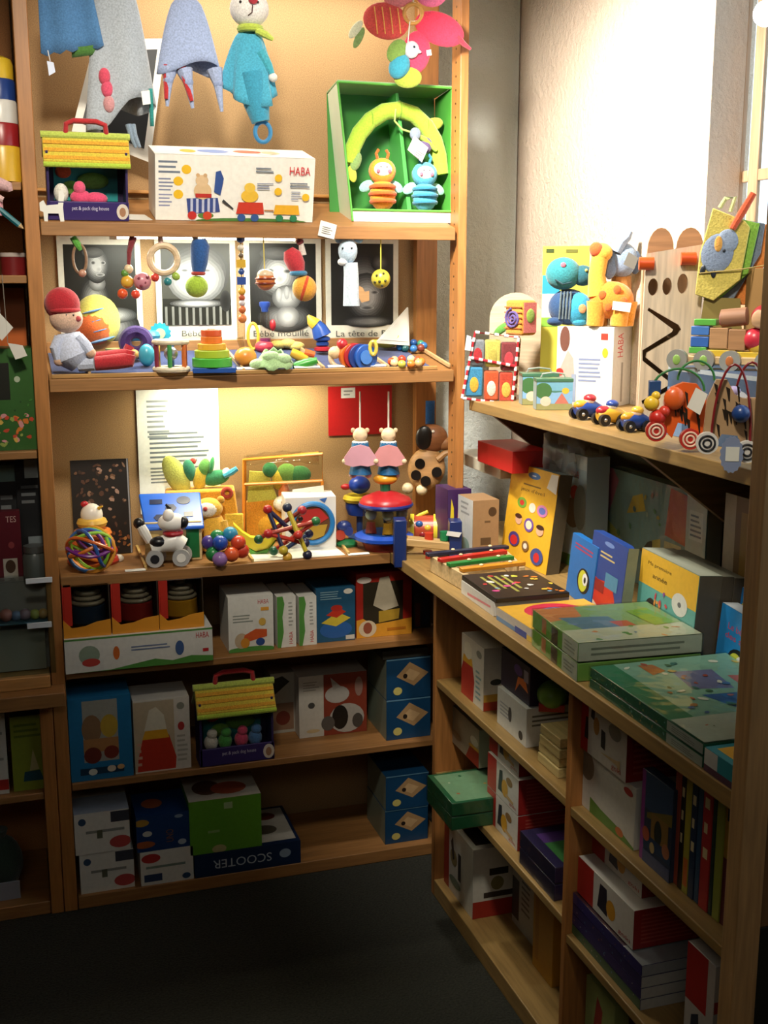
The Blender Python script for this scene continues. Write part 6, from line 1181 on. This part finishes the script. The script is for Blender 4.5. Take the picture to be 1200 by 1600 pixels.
t.part('strap').tube([(1132, 364, -8), (1146, 338, -8), (1160, 312, -6)], [5, 6, 5], 'c:#c4502a', 8); t.part('loop').tube([(1112, 332, 4), (1120, 318, 4), (1134, 316, 4), (1128, 338, 4)], 3.5, 'c:#c4cc8a', 8); t.part('label').prism([(1160, 386), (1174, 392), (1168, 410), (1156, 404)], 22, 23.5, 'k:#d8d4cc'); t.part('rod').tube([(1086, 430, -6), (1150, 424, -8), (1196, 416, -8)], 1, 'w:#a08a4a', 6)
t.part('stand').prism([(1086, t.v), (1160, t.v), (1150, 468), (1096, 466)], 2, 12, 'k:#8a7a40')
pbox('carton', 'open brown cardboard carton behind the wooden train', 'box', (1158, 560), (1240, 575), 420, zbx+.001, .05, 'k:#7a5c34', {}, mode='r', fix=1.268)
t = Toy('wooden_train', 'wooden block train with grey wheels and coloured blocks', 'toy', 1130, 560, Vector((1.175, sY(1130, 1.175, zbx), zbx+.001)), rz=camrz((1.175, -.85, zbx), -.25))
t.part('chassis', bev=1.5).box((1062, 552, -16), (1220, 540, 16), 'w:#cdae80')
for (u_, c) in ((1063, '#8ab05a'), (1105, '#8ab05a'), (1145, '#b06a3c'), (1198, '#b06a3c')):
    wl = t.part('wheel'); wl.tube([(u_, 546, -26), (u_, 546, -14)], [16, 16], 'p:#8f8f88', 22); t.part('star', wl).sph((u_, 546, -26.4), (6, 1.2, 8), 'p:'+c)
for (a, b, c, d_, col, n) in ((1078, 1105, 536, 526, 'p:#5aa84a', 'block'), (1106, 1150, 540, 530, 'p:#d0b03a', 'block'), (1080, 1108, 526, 510, 'p:#3a66b0', 'block'), (1080, 1108, 508, 494, 'p:#4a7ac0', 'block'), (1084, 1118, 493, 483, 'p:#5fae4a', 'block'), (1109, 1137, 528, 496, 'w:#b58a60', 'block'), (1138, 1164, 530, 498, 'w:#a87c54', 'block'), (1150, 1200, 542, 532, 'p:#d0b03a', 'block')): t.part(n, bev=1.2).box((a, c, -13), (b, d_, 13), col)
t.part('cylinder').tube([(1124, 482, 0), (1162, 478, 0)], [14, 14], 'w:#a5795c', 18); t.part('cylinder_end').cyl((1122, 482, 0), (1124.5, 482, 0), 11, 'p:#c87a8a', n=16)
for (u_, v_, r_, c) in ((1176, 513, 18, '#c23040'), (1180, 523, 14, '#d8b23a'), (1188, 480, 20, '#a82a34'), (1214, 515, 16, '#c88aa0')): t.part('ball').sph((u_, v_, -2), r_, 'p:'+c, 16, 10)
t.part('face').sph((1184, 482, -18), (12, 4, 14), 'w:#c9a078')
# racing cars
for i, (u_, v_, c1, c2, c3, lab) in enumerate(((918, 655, '#1c3c86', '#b02a34', '#d8b8a0', 'small dark blue wooden car with red helmet driver behind the yellow car'), (953, 664, '#d0a02c', '#24408a', '#c8c0b4', 'small yellow wooden car with blue helmet driver'), (992, 674, '#1c3a80', '#d8a83a', '#d8b8a0', 'small dark blue wooden car with yellow driver beside the tiger'))):
    t = tz('toy_car', lab, 'toy car', u_, v_, ZU, drz=.5)
    b = t.part('body'); b.tube([(u_-22, v_-14, 0), (u_-10, v_-16, 0), (u_+8, v_-16, 0), (u_+24, v_-12, 0)], [7, 12, 13, 8], 'p:'+c1, 14); t.part('bonnet', b).sph((u_-12, v_-22, 0), (13, 9, 8), 'p:'+('#d0962c' if i != 1 else '#a8242c'))
    h = t.part('driver'); h.sph((u_+2, v_-28, 0), 9, 'w:'+c3); t.part('helmet', h).sph((u_+3, v_-32, 0), (10, 10, 7), 'p:'+c2)
    for (du, dy) in ((-16, -12), (14, -12), (-16, 12), (14, 12)): wl = t.part('wheel'); wl.tube([(u_+du, v_-9, dy-4), (u_+du, v_-9, dy+4)], [9, 9], 'p:#17171a', 18); t.part('hub', wl).sph((u_+du, v_-9, dy-4), (3, 2, 3), 'm:#b8b8b8', 8, 6)
    t.o.rotation_euler[2] += 0
# tiger and zebra bead mazes
def maze(name, label, u0, v0, out_, col, stripe, wheel, wires, wirecol, drz):
    t = tz(name, label, 'toy', u0, v0, ZU, drz=drz); sd = t.part('side'); sd.prism(out_, -8, 8, col)
    rr = random.Random(u0); us = [p_[0] for p_ in out_]; vs_ = [p_[1] for p_ in out_]
    for i in range(16):
        a = rr.uniform(min(us)+14, max(us)-14); b = rr.uniform(min(vs_)+14, max(vs_)-26); w_ = rr.uniform(2.2, 3.4); l_ = rr.uniform(8, 15)
        t.part('stripe', sd).prism([(a-w_, b-l_), (a+w_, b-l_*.7), (a+w_*.3+3, b+l_), (a+2, b+l_)], -8.8, -8, stripe)
    for (u_, v_, r_) in wheel:
        wl = t.part('wheel'); wc = 'p:#a82a24' if 'tiger' in name else 'p:#d8d4cc'
        wl.tube([(u_, v_, -22), (u_, v_, -10)], [r_, r_], wc, 22)
        for q in (.35, .68): t.part('ring', wl).torus((u_, v_, -22), r_*q, 1.6, '#d8b8a0' if 'tiger' in name else '#26262a')
    for w_ in wires: t.part('wire').tube(w_, 2, wirecol, 7)
    return t
arc = lambda u0, u1, v0, vt, d_: [(u0+(u1-u0)*(1-math.cos(PI*i/14))/2, v0-(v0-vt)*math.sin(PI*i/14), d_) for i in range(15)]
t = maze('tiger_maze', 'orange tiger bead maze on red wheels with green wires', 1062, 704, [(1036, 672), (1034, 628), (1044, 606), (1062, 598), (1082, 600), (1096, 618), (1102, 650), (1100, 684), (1084, 690), (1074, 664), (1056, 660), (1048, 684)], 'p:#c9531c', '#241a14', ((1022, 672, 16), (1074, 684, 16)), (arc(1016, 1096, 612, 578, 8), arc(1056, 1112, 596, 566, 16)), 'p:#2c6a34', .15)
t.part('head').sph((1048, 622, -14), (16, 10, 18), 'p:#cf5a24'); t.part('cube', bev=1).box((1010, 596, -8), (1028, 622, 8), 'p:#24406a'); t.part('duck').sph((1014, 630, -14), (12, 9, 12), 'p:#d8b02c'); t.part('duck').sph((1020, 618, -14), (7, 6, 7), 'p:#d8b02c'); t.part('bead').sph((1024, 652, -12), 13, 'p:#b8281f'); t.part('bead').sph((1034, 642, -14), 9, 'p:#c03a2a')
t.part('price_tag').prism([(1078, 604), (1096, 614), (1086, 646), (1066, 634)], -24, -23, 'k:#d0ccc0')
t = maze('zebra_maze', 'striped zebra bead maze on white spiral wheels with red wires', 1138, 738, [(1096, 690), (1100, 624), (1112, 594), (1128, 594), (1140, 616), (1152, 622), (1172, 624), (1176, 700), (1160, 706), (1148, 680), (1124, 678), (1112, 700)], 'p:#a98a66', '#241c16', ((1102, 691, 17), (1162, 703, 17)), (arc(1108, 1166, 690, 570, -14), arc(1140, 1190, 650, 568, 10)), 'p:#7a1f22', .1)
t.part('bead').sph((1150, 645, -16), 14, 'p:#22407a'); t.part('bead').sph((1138, 612, 4), (12, 8, 8), 'p:#b8a8d0'); t.part('rump').prism([(1160, 622), (1186, 622), (1188, 700), (1172, 700)], -4, 12, 'w:#b08a60')
tg = t.part('price_tag'); tg.prism([(1138+(16+(2 if i % 2 else 0))*math.cos(2*PI*i/32), 706+(27+(2 if i % 2 else 0))*math.sin(2*PI*i/32)) for i in range(32)], -34, -33, 'k:#7f8ba6'); t.part('tag_label', tg).box((1129, 694, -34.6), (1149, 716, -34.1), 'k:#d8d8cc')

# ================================================================== RIGHT LOWER BAYS
RW = [('r', 0, 0, .24, 1, '#b02a22')]
def rbx(name, label, uL, uR, vT, z, x, d, col, faces=None, h=None, dz=0, **kw):
    return pbox(name, label, 'box', (uL, 0), (uR, 0), vT, z, d, col, faces, mode='r', fix=x, h=h, dz=dz, **kw)
sq = [('r', 0, 0, .3, 1, '#a82a24'), ('p', [(.36, .2), (.52, .2), (.5, .85), (.40, .8)], '#2a2a34'), ('e', .58, .4, .1, .25, '#c9962c'), ('e', .72, .7, .1, .12, '#8a6a40'), ('p', [(.6, .2), (.85, .15), (.86, .24), (.62, .3)], '#c0a070'), ('t', 'goki', .74, .06, .10, '#b02a24', .2)]
redback = [('r', 0, 0, 1, 1, '#8f201c'), ('l', .1, .1, .9, .9, 8, '#a84a40')]
# far bay, upper shelf
rbx('toy_box', 'white box with red and yellow ring pyramid print on the counter shelf', 721, 755, 988, B1, .90, .12, 'k:#d0cbc0', {'front': [('p', [(0, 0), (.55, 0), (.6, .35), (.5, .6), (.1, .62), (0, .4)], '#b02a20'), ('p', [(.05, .56), (.52, .56), (.48, .68), (.1, .68)], '#d8a02a'), ('e', .3, .78, .18, .14, '#ddd8c8'), ('l', .66, .1, .92, .6, 6, '#7a9aa0'), ('e', .8, .85, .12, .06, '#8a8a80')], 'right': [('r', 0, .1, 1, .26, '#c89a3a'), ('r', 0, 0, 1, .14, '#a83a24'), ('e', .25, .45, .12, .05, '#2a2a26')]})
hw1 = .085
rbx('toy_box', 'low white box with small figures beneath the dark purple box', 777, 822, 0, B1, .905, .12, 'k:#d2d4d2', {'front': [('l', .1, .3, .5, .7, 4, '#9aa0a8'), ('e', .45, .5, .06, .2, '#4a4c50'), ('e', .82, .2, .07, .12, '#2a2a30')], 'right': [('l', .1, .5, .9, .85, 3, '#6a6660')]}, h=hw1)
rbx('toy_box', 'dark purple box with orange star on the low white box', 782, 826, 0, B1, .915, .11, 'k:#241a34', {'front': [('p', [(.5, .1), (.66, .4), (.95, .3), (.85, .6), (.6, .55)], '#d8702a'), ('e', .6, .72, .14, .14, '#5a3a86'), ('r', .8, .55, .95, .85, '#9a94a8')], 'top': [('r', 0, 0, 1, 1, '#17141c')]}, h=.085, dz=hw1+.0012)
for i in range(4): rbx('flat_board', ('thin pale wooden board, %s of four on the counter shelf' % ('lowest', 'second lowest', 'second highest', 'topmost')[i]), 840+i*1.0, 872+i*.5, 0, B1, .90+.003*(i % 2), .20, 'w:#c9b57a', {}, h=.019, dz=i*.0205)
t = Toy('gift_bag', 'shiny green wrapped packet lying on the pale boards', 'bag', 862, 1150, Vector((.96, sY(862, .96, B1+.085), B1+.0838)))
t.part('packet').sph((862, 1128, 0), (24, 30, 22), 'p:#7aa84a', 16, 10); t.part('red_base', bev=1).box((842, 1150, -20), (882, 1138, 20), 'p:#a8322a')
# far bay, middle shelf
zg2 = B1b
for i in range(2): rbx('puzzle_box', 'dark green wrapped puzzle box jutting from the counter, %s of two' % ('lower', 'upper')[i], 668, 706, 0, B1b, .80, .24, 'k:#1f5a3c', {'front': [('r', 0, 0, 1, 1, '#17492e')], 'top': [('r', .05, .05, .95, .95, '#7c9a7c'), ('blobs', .1, .1, .9, .9, 14, ['#c8924a', '#3a6a4a', '#b85a3c', '#c8c8b0'], .03)]}, h=.030, dz=i*.0335, wrap='#e6f0ea')
rbx('toy_box', 'upright wrapped box with red ring pyramid print on green puzzle boxes', 700, 748, 1096, B1b+.0745, .92, .03, 'k:#8f8674', {'front': [('p', [(.6, 0), (1, 0), (1, .4), (.72, .38)], '#8a2a1e'), ('p', [(.68, .38), (1, .4), (1, .48), (.72, .46)], '#b88a30'), ('e', .86, .6, .12, .12, '#b8b0a0'), ('e', .3, .3, .16, .1, '#7a6a54')]})
bh = .082
for i in range(3): rbx('toy_box', 'red and white hammer bench box, %s of three stacked beside the green puzzles' % ('bottom', 'middle', 'top')[i], 761+(2 if i == 2 else 0), 808, 0, B1b, .90+.006*(i == 2), .18, 'k:#c9c6c0', {'front': sq, 'right': redback}, h=bh-.002, dz=i*bh-0)
for i in range(2): rbx('puzzle_box', 'flat purple glossy wrapped box, %s of two beside the hammer bench boxes' % ('lower', 'upper')[i], 812, 866, 0, B1b, .885, .24, 'k:#2c2548', {'front': [('r', 0, 0, 1, 1, '#1f1b34')], 'top': [('r', .15, .1, .4, .95, '#5a3a7a'), ('r', .4, .1, .9, .9, '#3f7a3c'), ('blobs', .45, .2, .9, .9, 8, ['#c8783a', '#5a9a4a', '#a83a3a'], .03)]}, h=.034, dz=i*.0375, wrap='#eef0f6')
# far bay, bottom
rbx('toy_box', 'white and red toy box with dark hammer print at the bottom', 694, 738, 1275, BB, .895, .14, 'k:#c4c2b8', {'front': [('r', 0, 0, .18, 1, '#9a2a22'), ('p', [(.5, .3), (.6, .3), (.6, .7), (.5, .7)], '#26262c'), ('e', .35, .55, .12, .12, '#8a7a50'), ('e', .4, .2, .2, .07, '#6a7a6a'), ('p', [(.25, .75), (.32, .5), (.38, .55), (.32, .85)], '#2c2c30')], 'right': [('r', 0, 0, 1, .24, '#9a2a20'), ('r', .3, .6, .65, .7, '#26241f'), ('e', .45, .48, .12, .1, '#7a7448'), ('r', .2, .28, .8, .36, '#3a302a')], 'top': [('r', .1, .1, .9, .8, '#2a221c')]})
rbx('toy_box', 'white carton with small print at the back of the bottom shelf', 800, 836, 1335, BB, .985, .12, 'k:#a8a8a0', {'front': [('l', .4, .3, .8, .8, 6, '#5c5c58'), ('r', 0, .1, .3, .7, '#3a3a3c')]})
rbx('toy_box', 'plain ochre yellow box at the bottom beside the centre divider', 832, 862, 1360, BB, .955, .14, 'k:#b8862a', {'front': [('r', .1, .1, .3, .95, '#a87420')]})
# near bay, upper shelf
gq = [('r', 0, 0, .25, 1, '#b8241f'), ('p', [(.18, .25), (.26, .25), (.25, .65), (.2, .65)], '#201c20'), ('p', [(.30, .7), (.38, .66), (.38, .95), (.32, .95)], '#1c1a1e'), ('e', .42, .6, .06, .16, '#b08040'), ('p', [(.52, .3), (.6, .28), (.6, .6), (.52, .62)], '#2a2a2c'), ('e', .78, .72, .12, .14, '#8a8a80'), ('p', [(.5, .2), (.84, .18), (.9, .1), (.9, .3), (.82, .26)], '#c9b48a'), ('t', 'goki', .74, .04, .12, '#b8241f', .18)]
hq = .115
rbx('toy_box', 'white carton with green grass print under the hammer box, near bay', 906, 990, 0, B2, .90, .16, 'k:#cdcbc2', {'front': [('e', .12, .75, .14, .25, '#7a7264'), ('p', [(.2, 0), (1, 0), (1, .04), (.7, .16), (.4, .2), (.2, .26)], '#5f8a3a'), ('e', .75, .1, .07, .07, '#c8703c'), ('e', .88, .86, .08, .06, '#a83a34')]}, h=hq)
rbx('toy_box', 'red and white hammer toy box with brand word, near bay upper shelf', 897, 973, 0, B2, .893, .14, 'k:#d0cdc6', {'front': gq, 'right': redback}, h=.105, dz=hq+.0012)
rbx('picture_book', 'picture book with purple spine and dark house cover facing out', 999, 1046, 1200, B2, .90, .02, 'k:#2c3a52', {'front': [('r', 0, 0, .12, 1, '#8a3a8a'), ('r', .12, .6, 1, 1, '#30486a'), ('p', [(.2, .56), (1, .74), (1, .6), (.2, .5)], '#7a6a2c'), ('r', .35, .3, .9, .6, '#8a6a34'), ('e', .58, .42, .12, .14, '#26302c'), ('r', .12, .18, 1, .32, '#1f3a5a'), ('e', .2, .32, .12, .08, '#a8543a'), ('e', .85, .3, .12, .08, '#a86a4a'), ('e', .42, .22, .08, .06, '#b09a6a'), ('r', .12, 0, 1, .14, '#3f4a70')]})
for i, (u0, u1, c, hh_) in enumerate(((1048, 1057, '#a85038', .235), (1058, 1064, '#241f1c', .235), (1065, 1073, '#a8a03a', .24), (1074, 1082, '#1f3352', .235), (1083, 1090, '#26486a', .225), (1091, 1104, '#b02a2c', .25), (1105, 1110, '#243a34', .235), (1111, 1122, '#8f9a3c', .245))):
    rbx('book', ('terracotta', 'black', 'olive yellow', 'navy', 'steel blue', 'red', 'dark green', 'lime green')[i]+' spined book standing in the near bay row', u0, u1, 0, B2, .907, .16, 'k:'+c, {'front': [('l', .2, .3, .8, .8, 3, '#d8cca0')] if i in (1, 3, 5) else [('r', .1, .05, .9, .25, '#c8682c')] if i == 2 else []} if i in (1, 2, 3, 5) else {}, h=hh_)
rbx('picture_book', 'yellow and maroon picture book leaning beside the end post', 1124, 1143, 0, B2, .91, .16, 'k:#a8862c', {'front': [('r', 0, 0, 1, .45, '#6a2a34'), ('r', .2, .7, .7, .9, '#26324a')]}, h=.245)
# near bay, middle shelf
hp_ = .0215
for i in range(4): rbx('puzzle_box', 'flat purple puzzle box, %s of four in the near bay' % ('lowest', 'second', 'third', 'topmost')[i], 890, 1000, 0, B2b, .888, .22, 'k:#3a2f66', {'front': [('r', 0, 0, .74, 1, ('#3c5a3a', '#33295c', '#2f2656', '#3d3270')[i]), ('r', .74, 0, 1, 1, ('#3c5a3a', '#33295c', '#2f2656', '#3d3270')[i]), ('blobs', .05, .1, .95, .9, 8, ['#b8a8a0', '#8a5a5a', '#5a7a9a'], .008)], 'right': [('r', 0, 0, 1, 1, '#b0b2b0')], 'top': [('r', .76, 0, 1, 1, '#a8aca8'), ('r', 0, 0, .76, 1, '#4a2a30')]}, h=hp_-.002, dz=i*hp_, wrap='#eef0f6' if i == 3 else None)
zq = hp_*4+.003
sr = [('r', 0, 0, .30, 1, '#a8241f'), ('p', [(.38, .2), (.56, .15), (.54, .85), (.42, .85)], '#2a2430'), ('e', .62, .42, .08, .25, '#c9902c'), ('t', 'goki', .76, .06, .14, '#b02a24', .2)]
rbx('toy_box', 'red and white tool box, lower of two on the purple puzzles', 900, 985, 0, B2b, .893, .15, 'k:#c9c5be', {'front': sr, 'right': redback}, h=.074, dz=zq)
rbx('toy_box', 'red and white tool box, upper of two on the purple puzzles', 918, 996, 0, B2b, .925, .14, 'k:#c9c5be', {'front': sr, 'right': redback}, h=.068, dz=zq+.0752)
rbx('toy_box', 'tall red and grey box beside the end post on the middle shelf', 1066, 1108, 1470, B2b, .895, .14, 'k:#b8b4b0', {'front': [('r', 0, .52, .75, 1, '#a8241f'), ('p', [(.2, .05), (.6, .1), (.5, .48), (.25, .42)], '#2a3040'), ('e', .35, .15, .12, .08, '#c88a2c')], 'right': [('r', 0, .6, .6, .7, '#a83a34')]})
rbx('picture_book', 'pale green picture card book with red flower at the bottom of the near bay', 912, 955, 1522, BB, .905, .03, 'k:#8f9a5c', {'front': [('p', [(.3, .55), (.55, .5), (.6, .8), (.4, .9)], '#9a3a30'), ('e', .2, .3, .2, .2, '#2f2a4a'), ('e', .7, .25, .2, .12, '#5f7a3a')]})

# ================================================================== LEFT UNIT CONTENTS
pL = at(8, 268, 'y', .03); z0 = zl[0]
t = Toy('cup_tower', 'tower of yellow, blue, white and red stacking cups', 'toy', 8, 268, Vector((pL.x, .04, pL.z)))
t.o.location.z = z0+.0006; t.v = proj(t.o.location)[1]; dv = 0
for (v0, v1, r, c) in ((t.v, 232, 30, '#d0a52a'), (232, 198, 28.5, '#8f1f22'), (198, 164, 27, '#cfccc4'), (164, 133, 25.5, '#1f3a7a')): t.part('cup').lathe([(r, 0), (r, (v0-v1)*.9), (r-2, v0-v1)], 'p:'+c, c=(5, v0), n=24)
t.part('cup').lathe([(24, 0), (24, 22), (21, 30), (12, 34), (2, 35)], 'p:#d8b42c', c=(5, 133), n=24)
p = at(8, 330, 'y', -.02)
t = Toy('plush_rabbit', 'pink plush rabbit ear hanging over the shelf edge', 'plush', 0, 340, at(0, 340, 'y', -.02))
t.part('ear').tube([(-14, 282, 0), (4, 290, 0), (16, 294, 0), (18, 300, 0)], [10, 10, 8, 4], 'c:#cfa8a8', 12); t.part('body').tube([(-16, 296, 0), (-8, 318, 0), (-6, 338, 0)], [10, 14, 12], 'c:#c88c94', 12); t.part('arm').tube([(-6, 308, -8), (6, 314, -8)], [6, 5], 'c:#d8b4b0', 8)
t = Toy('pencil', 'teal pencil hanging below the shelf edge', 'pencil', 20, 358, at(20, 358, 'y', -.03)); t.part('shaft').tube([(-10, 318, 0), (30, 352, 0)], 4.4, 'p:#1f6a74', 7); t.part('tip').tube([(30, 352, 0), (36, 357, 0)], [4.4, .6], 'w:#c8a878', 7)
t = Toy('toy_tin', 'small dark red tin with white lid on the left shelf', 'tin', 22, 428, Vector((sX(22, .08, zl[1]), .08, zl[1]+.0006)))
t.part('tin').cyl((22, 428), (22, 400), 19, 'p:#6a1a1c', n=22); t.part('lid').cyl((22, 400), (22, 394), 19.5, 'p:#b8aca4', n=22)
m = mm(); o = carton('panel_sign', 'plain orange panel standing behind the white tags', 'panel', (-.5, .16, zl[2]+.002), .46, .01, zl[1]-zl[2]-.03, 'k:#b85a1c', {}, bev=0)
for (u, v, lab, q) in ((8, 512, 'white diamond price tag hanging before the orange panel', [(2, 490), (20, 512), (2, 532), (-16, 510)]), (22, 560, 'grey price tag hanging above the green box', [(14, 536), (36, 540), (42, 556), (24, 562)])):
    t = Toy('price_tag', lab, 'price tag', u, v, at(u, v, 'y', -.01), rz=0); t.part('card').prism(q, -1, 0, 'k:#d0ccc2')
    t.part('thread').cyl((q[0][0], q[0][1], -.5), (q[0][0]-2, 432, -.5), .6, '#8a8478', n=5)
carton('toy_box', 'green box printed with a dark window and small orange toys', 'box', (sX(-60, .02, zl[2]), .03, zl[2]+.0008), sX(59, .03, zl[2])-sX(-60, .03, zl[2]), .12, sZ(545, -.08, .03)-zl[2], 'k:#2f5a24', {'front': [('r', .45, .5, .68, .86, '#17180f'), ('blobs', .45, .05, .97, .35, 26, ['#c8702a', '#b8422a', '#c9a44a', '#8a9a4a', '#c88a8a'], .04), ('e', .78, .7, .04, .03, '#a8b49a'), ('blobs', .7, .3, .95, .6, 5, ['#1f4020', '#3f7a30'], .02)]})
zb2 = zg+.031
lbx = [('book', 'black book with white sticker and grey lettering by the left post', 28, 74, 716, .10, '#1c1d20', [('r', .3, .84, .75, .99, '#b8c4c4'), ('l', .15, .62, .8, .8, 3, '#6a6e70'), ('r', .3, .30, .85, .36, '#8a9498')]), ('book', 'dark grey book half hidden at the frame edge behind the red book', -40, 30, 724, .12, '#26282a', [('r', .1, .84, .95, .98, '#7a9a94'), ('l', .6, .5, .95, .75, 3, '#7c8082')])]
for (n, lab, a, b, vt, y, c, it) in lbx:
    x0, x1 = sX(a, y, 1.0), sX(b, y, 1.0); z1 = sZ(vt, (x0+x1)/2, y); z00 = sZ(905, (x0+x1)/2, y)
    carton(n, lab, 'book', (x0, y, z00), x1-x0, .02, z1-z00, 'k:'+c, {'front': it})
x0, x1 = sX(-50, .05, 1.0), sX(31, .05, 1.0); z1, z00 = sZ(803, x0, .05), sZ(908, x0, .05)
carton('book', 'dark red hardback book with pale capitals and a small photo', 'book', (x0, .05, z00), x1-x0, .03, z1-z00, 'k:#5a1420', {'front': [('t', 'TES', .72, .84, .09, '#c9a8a0', .2), ('r', .62, .02, .9, .3, '#b8b0a0'), ('e', .76, .18, .1, .1, '#4a3424'), ('e', .8, .5, .06, .05, '#8a3a3c')]})
x0, x1 = sX(38, .03, .95), sX(74, .03, .95); z00 = sZ(908, x0, .03)
t = Toy('glass_jar', 'small grey glass jar with metal lid beside the red book', 'jar', 56, 906, Vector((sX(56, .04, z00), .04, z00+.001))); t.part('jar').lathe([(14, 0), (18, 3), (18, 38), (14, 44)], 'p:#4f5450', c=(56, 906)); t.part('lid').cyl((56, 862), (56, 852), 16, 'm:#9aa0a0', n=20)
# glass fronted case on the ledge
xg0, xg1 = -.6, sX(74, .0, 1.0); zc0, zc1 = zg+.0305, sZ(905, xg1, .0)
cs = tag(empty('display_case', (xg1, .0, zc0)), 'glass fronted display case of small wares on the left ledge', 'display case')
def cpart(n, a, b, key, bev=.001): m = mm(); m.bev = bev; o = Vector((xg1, 0, zc0)); m.box(Vector(a)-o, Vector(b)-o, key); return link_mesh(n, m, cs)
cpart('glass_front', (xg0, -.004, zc0), (xg1, -.001, zc1), 'film:#e6eef0', 0); cpart('back_board', (xg0, .045, zc0), (xg1, .049, zc1), 'k:#a8988a'); cpart('glass_top', (xg0, -.004, zc1), (xg1, .2, zc1+.004), 'film:#e6eef0', 0); cpart('side_post', (xg1-.010, .001, zc0), (xg1-.001, .044, zc1), 'k:#c9c4a8')
zsh = sZ(972, xg1, .0); cpart('glass_shelf', (xg0, .001, zsh), (xg1-.011, .044, zsh+.004), 'p:#4a6a78')
cpart('price_strip', (sX(40, -.006, zc1), -.008, zc1-.006), (xg1+.003, -.0045, zc1+.007), 'k:#dde2e8'); cpart('price_strip', (sX(42, -.006, zsh), -.008, zsh-.010), (xg1-.004, -.0045, zsh+.004), 'k:#d0d6dc')
cpart('wares_card', (xg0, .030, zc0+.002), (xg1-.02, .034, zsh-.02), 'k:#b4aa94')
zf = zsh+.0045
for i, (u, c, r) in enumerate(((68, '#c8965a', 8), (55, '#b8b45a', 8), (40, '#a8848c', 9), (26, '#7a86a0', 8), (10, '#c87a6a', 10))):
    m = mm(); x = sX(u, .02, zf); k = 1/640; m.sph((x, .022, zf+r*k), (r*k, r*k, r*k), 'p:'+c); o = link_mesh('trinket', m); o.data.transform(Matrix.Translation((-x, -.022, -zf))); o.location = (x, .022, zf); tag(o, 'small %s trinket on the glass case shelf' % ('amber', 'olive', 'mauve', 'slate blue', 'coral')[i], 'trinket')
# lower left boxes
carton('toy_box', 'olive green box printed with a boat, on the lower left shelf', 'box', (sX(22, .03, zs), .03, zs+.0008), sX(75, .03, zs)-sX(22, .03, zs), .12, sZ(1118, -.08, .03)-zs, 'k:#7f8a2c', {'front': [('p', [(.3, .12), (.9, .12), (.8, .26), (.35, .25)], '#1f4a5a'), ('p', [(.5, .26), (.62, .55), (.78, .27)], '#b0aa7a'), ('l', .1, .7, .9, .92, 3, '#5c6a20')]})
carton('toy_box', 'white box with red corner beside the olive green box', 'box', (sX(-60, .03, zs), .025, zs+.0008), sX(15, .03, zs)-sX(-60, .03, zs), .12, sZ(1112, -.12, .03)-zs, 'k:#c4c2b8', {'front': [('r', .8, .05, 1, .18, '#a82a22'), ('l', .6, .4, .95, .8, 5, '#8a8a80')]})
t = Toy('net_bag', 'dark green net bag of pieces on the bottom left shelf', 'bag', 8, 1390, Vector((sX(8, .10, .036), .10, .0352)))
t.part('bag').sph((4, 1345, 0), (34, 30, 46), 'c:#26352a', 16, 10); t.part('neck').tube([(4, 1306, 0), (4, 1290, 0)], [9, 14], 'c:#2c3a30', 10); t.part('label', bev=.5).box((-14, 1392, -36), (30, 1362, -33), 'k:#8a8c96')
# ================================================================== WALL LAMP (its globe peeps in at the picture's edge)
lm = tag(empty('wall_lamp', LAMPP), 'white globe wall lamp on a thin arm beside the window', 'lamp')
m = mm(); m.sph((0, 0, 0), .017, 'lamp:#fffdf6', 18, 12); link_mesh('globe', m, lm)
m = mm(); m.tube([(.012, -.012, .012), (.12, -.15, .14), (.2, -.3, .30), (.2, -.3, ZC-LAMPP[2]-.001)], .006, 'm:#8a8478', 8); link_mesh('arm', m, lm)
for t in PENDING: t.done()
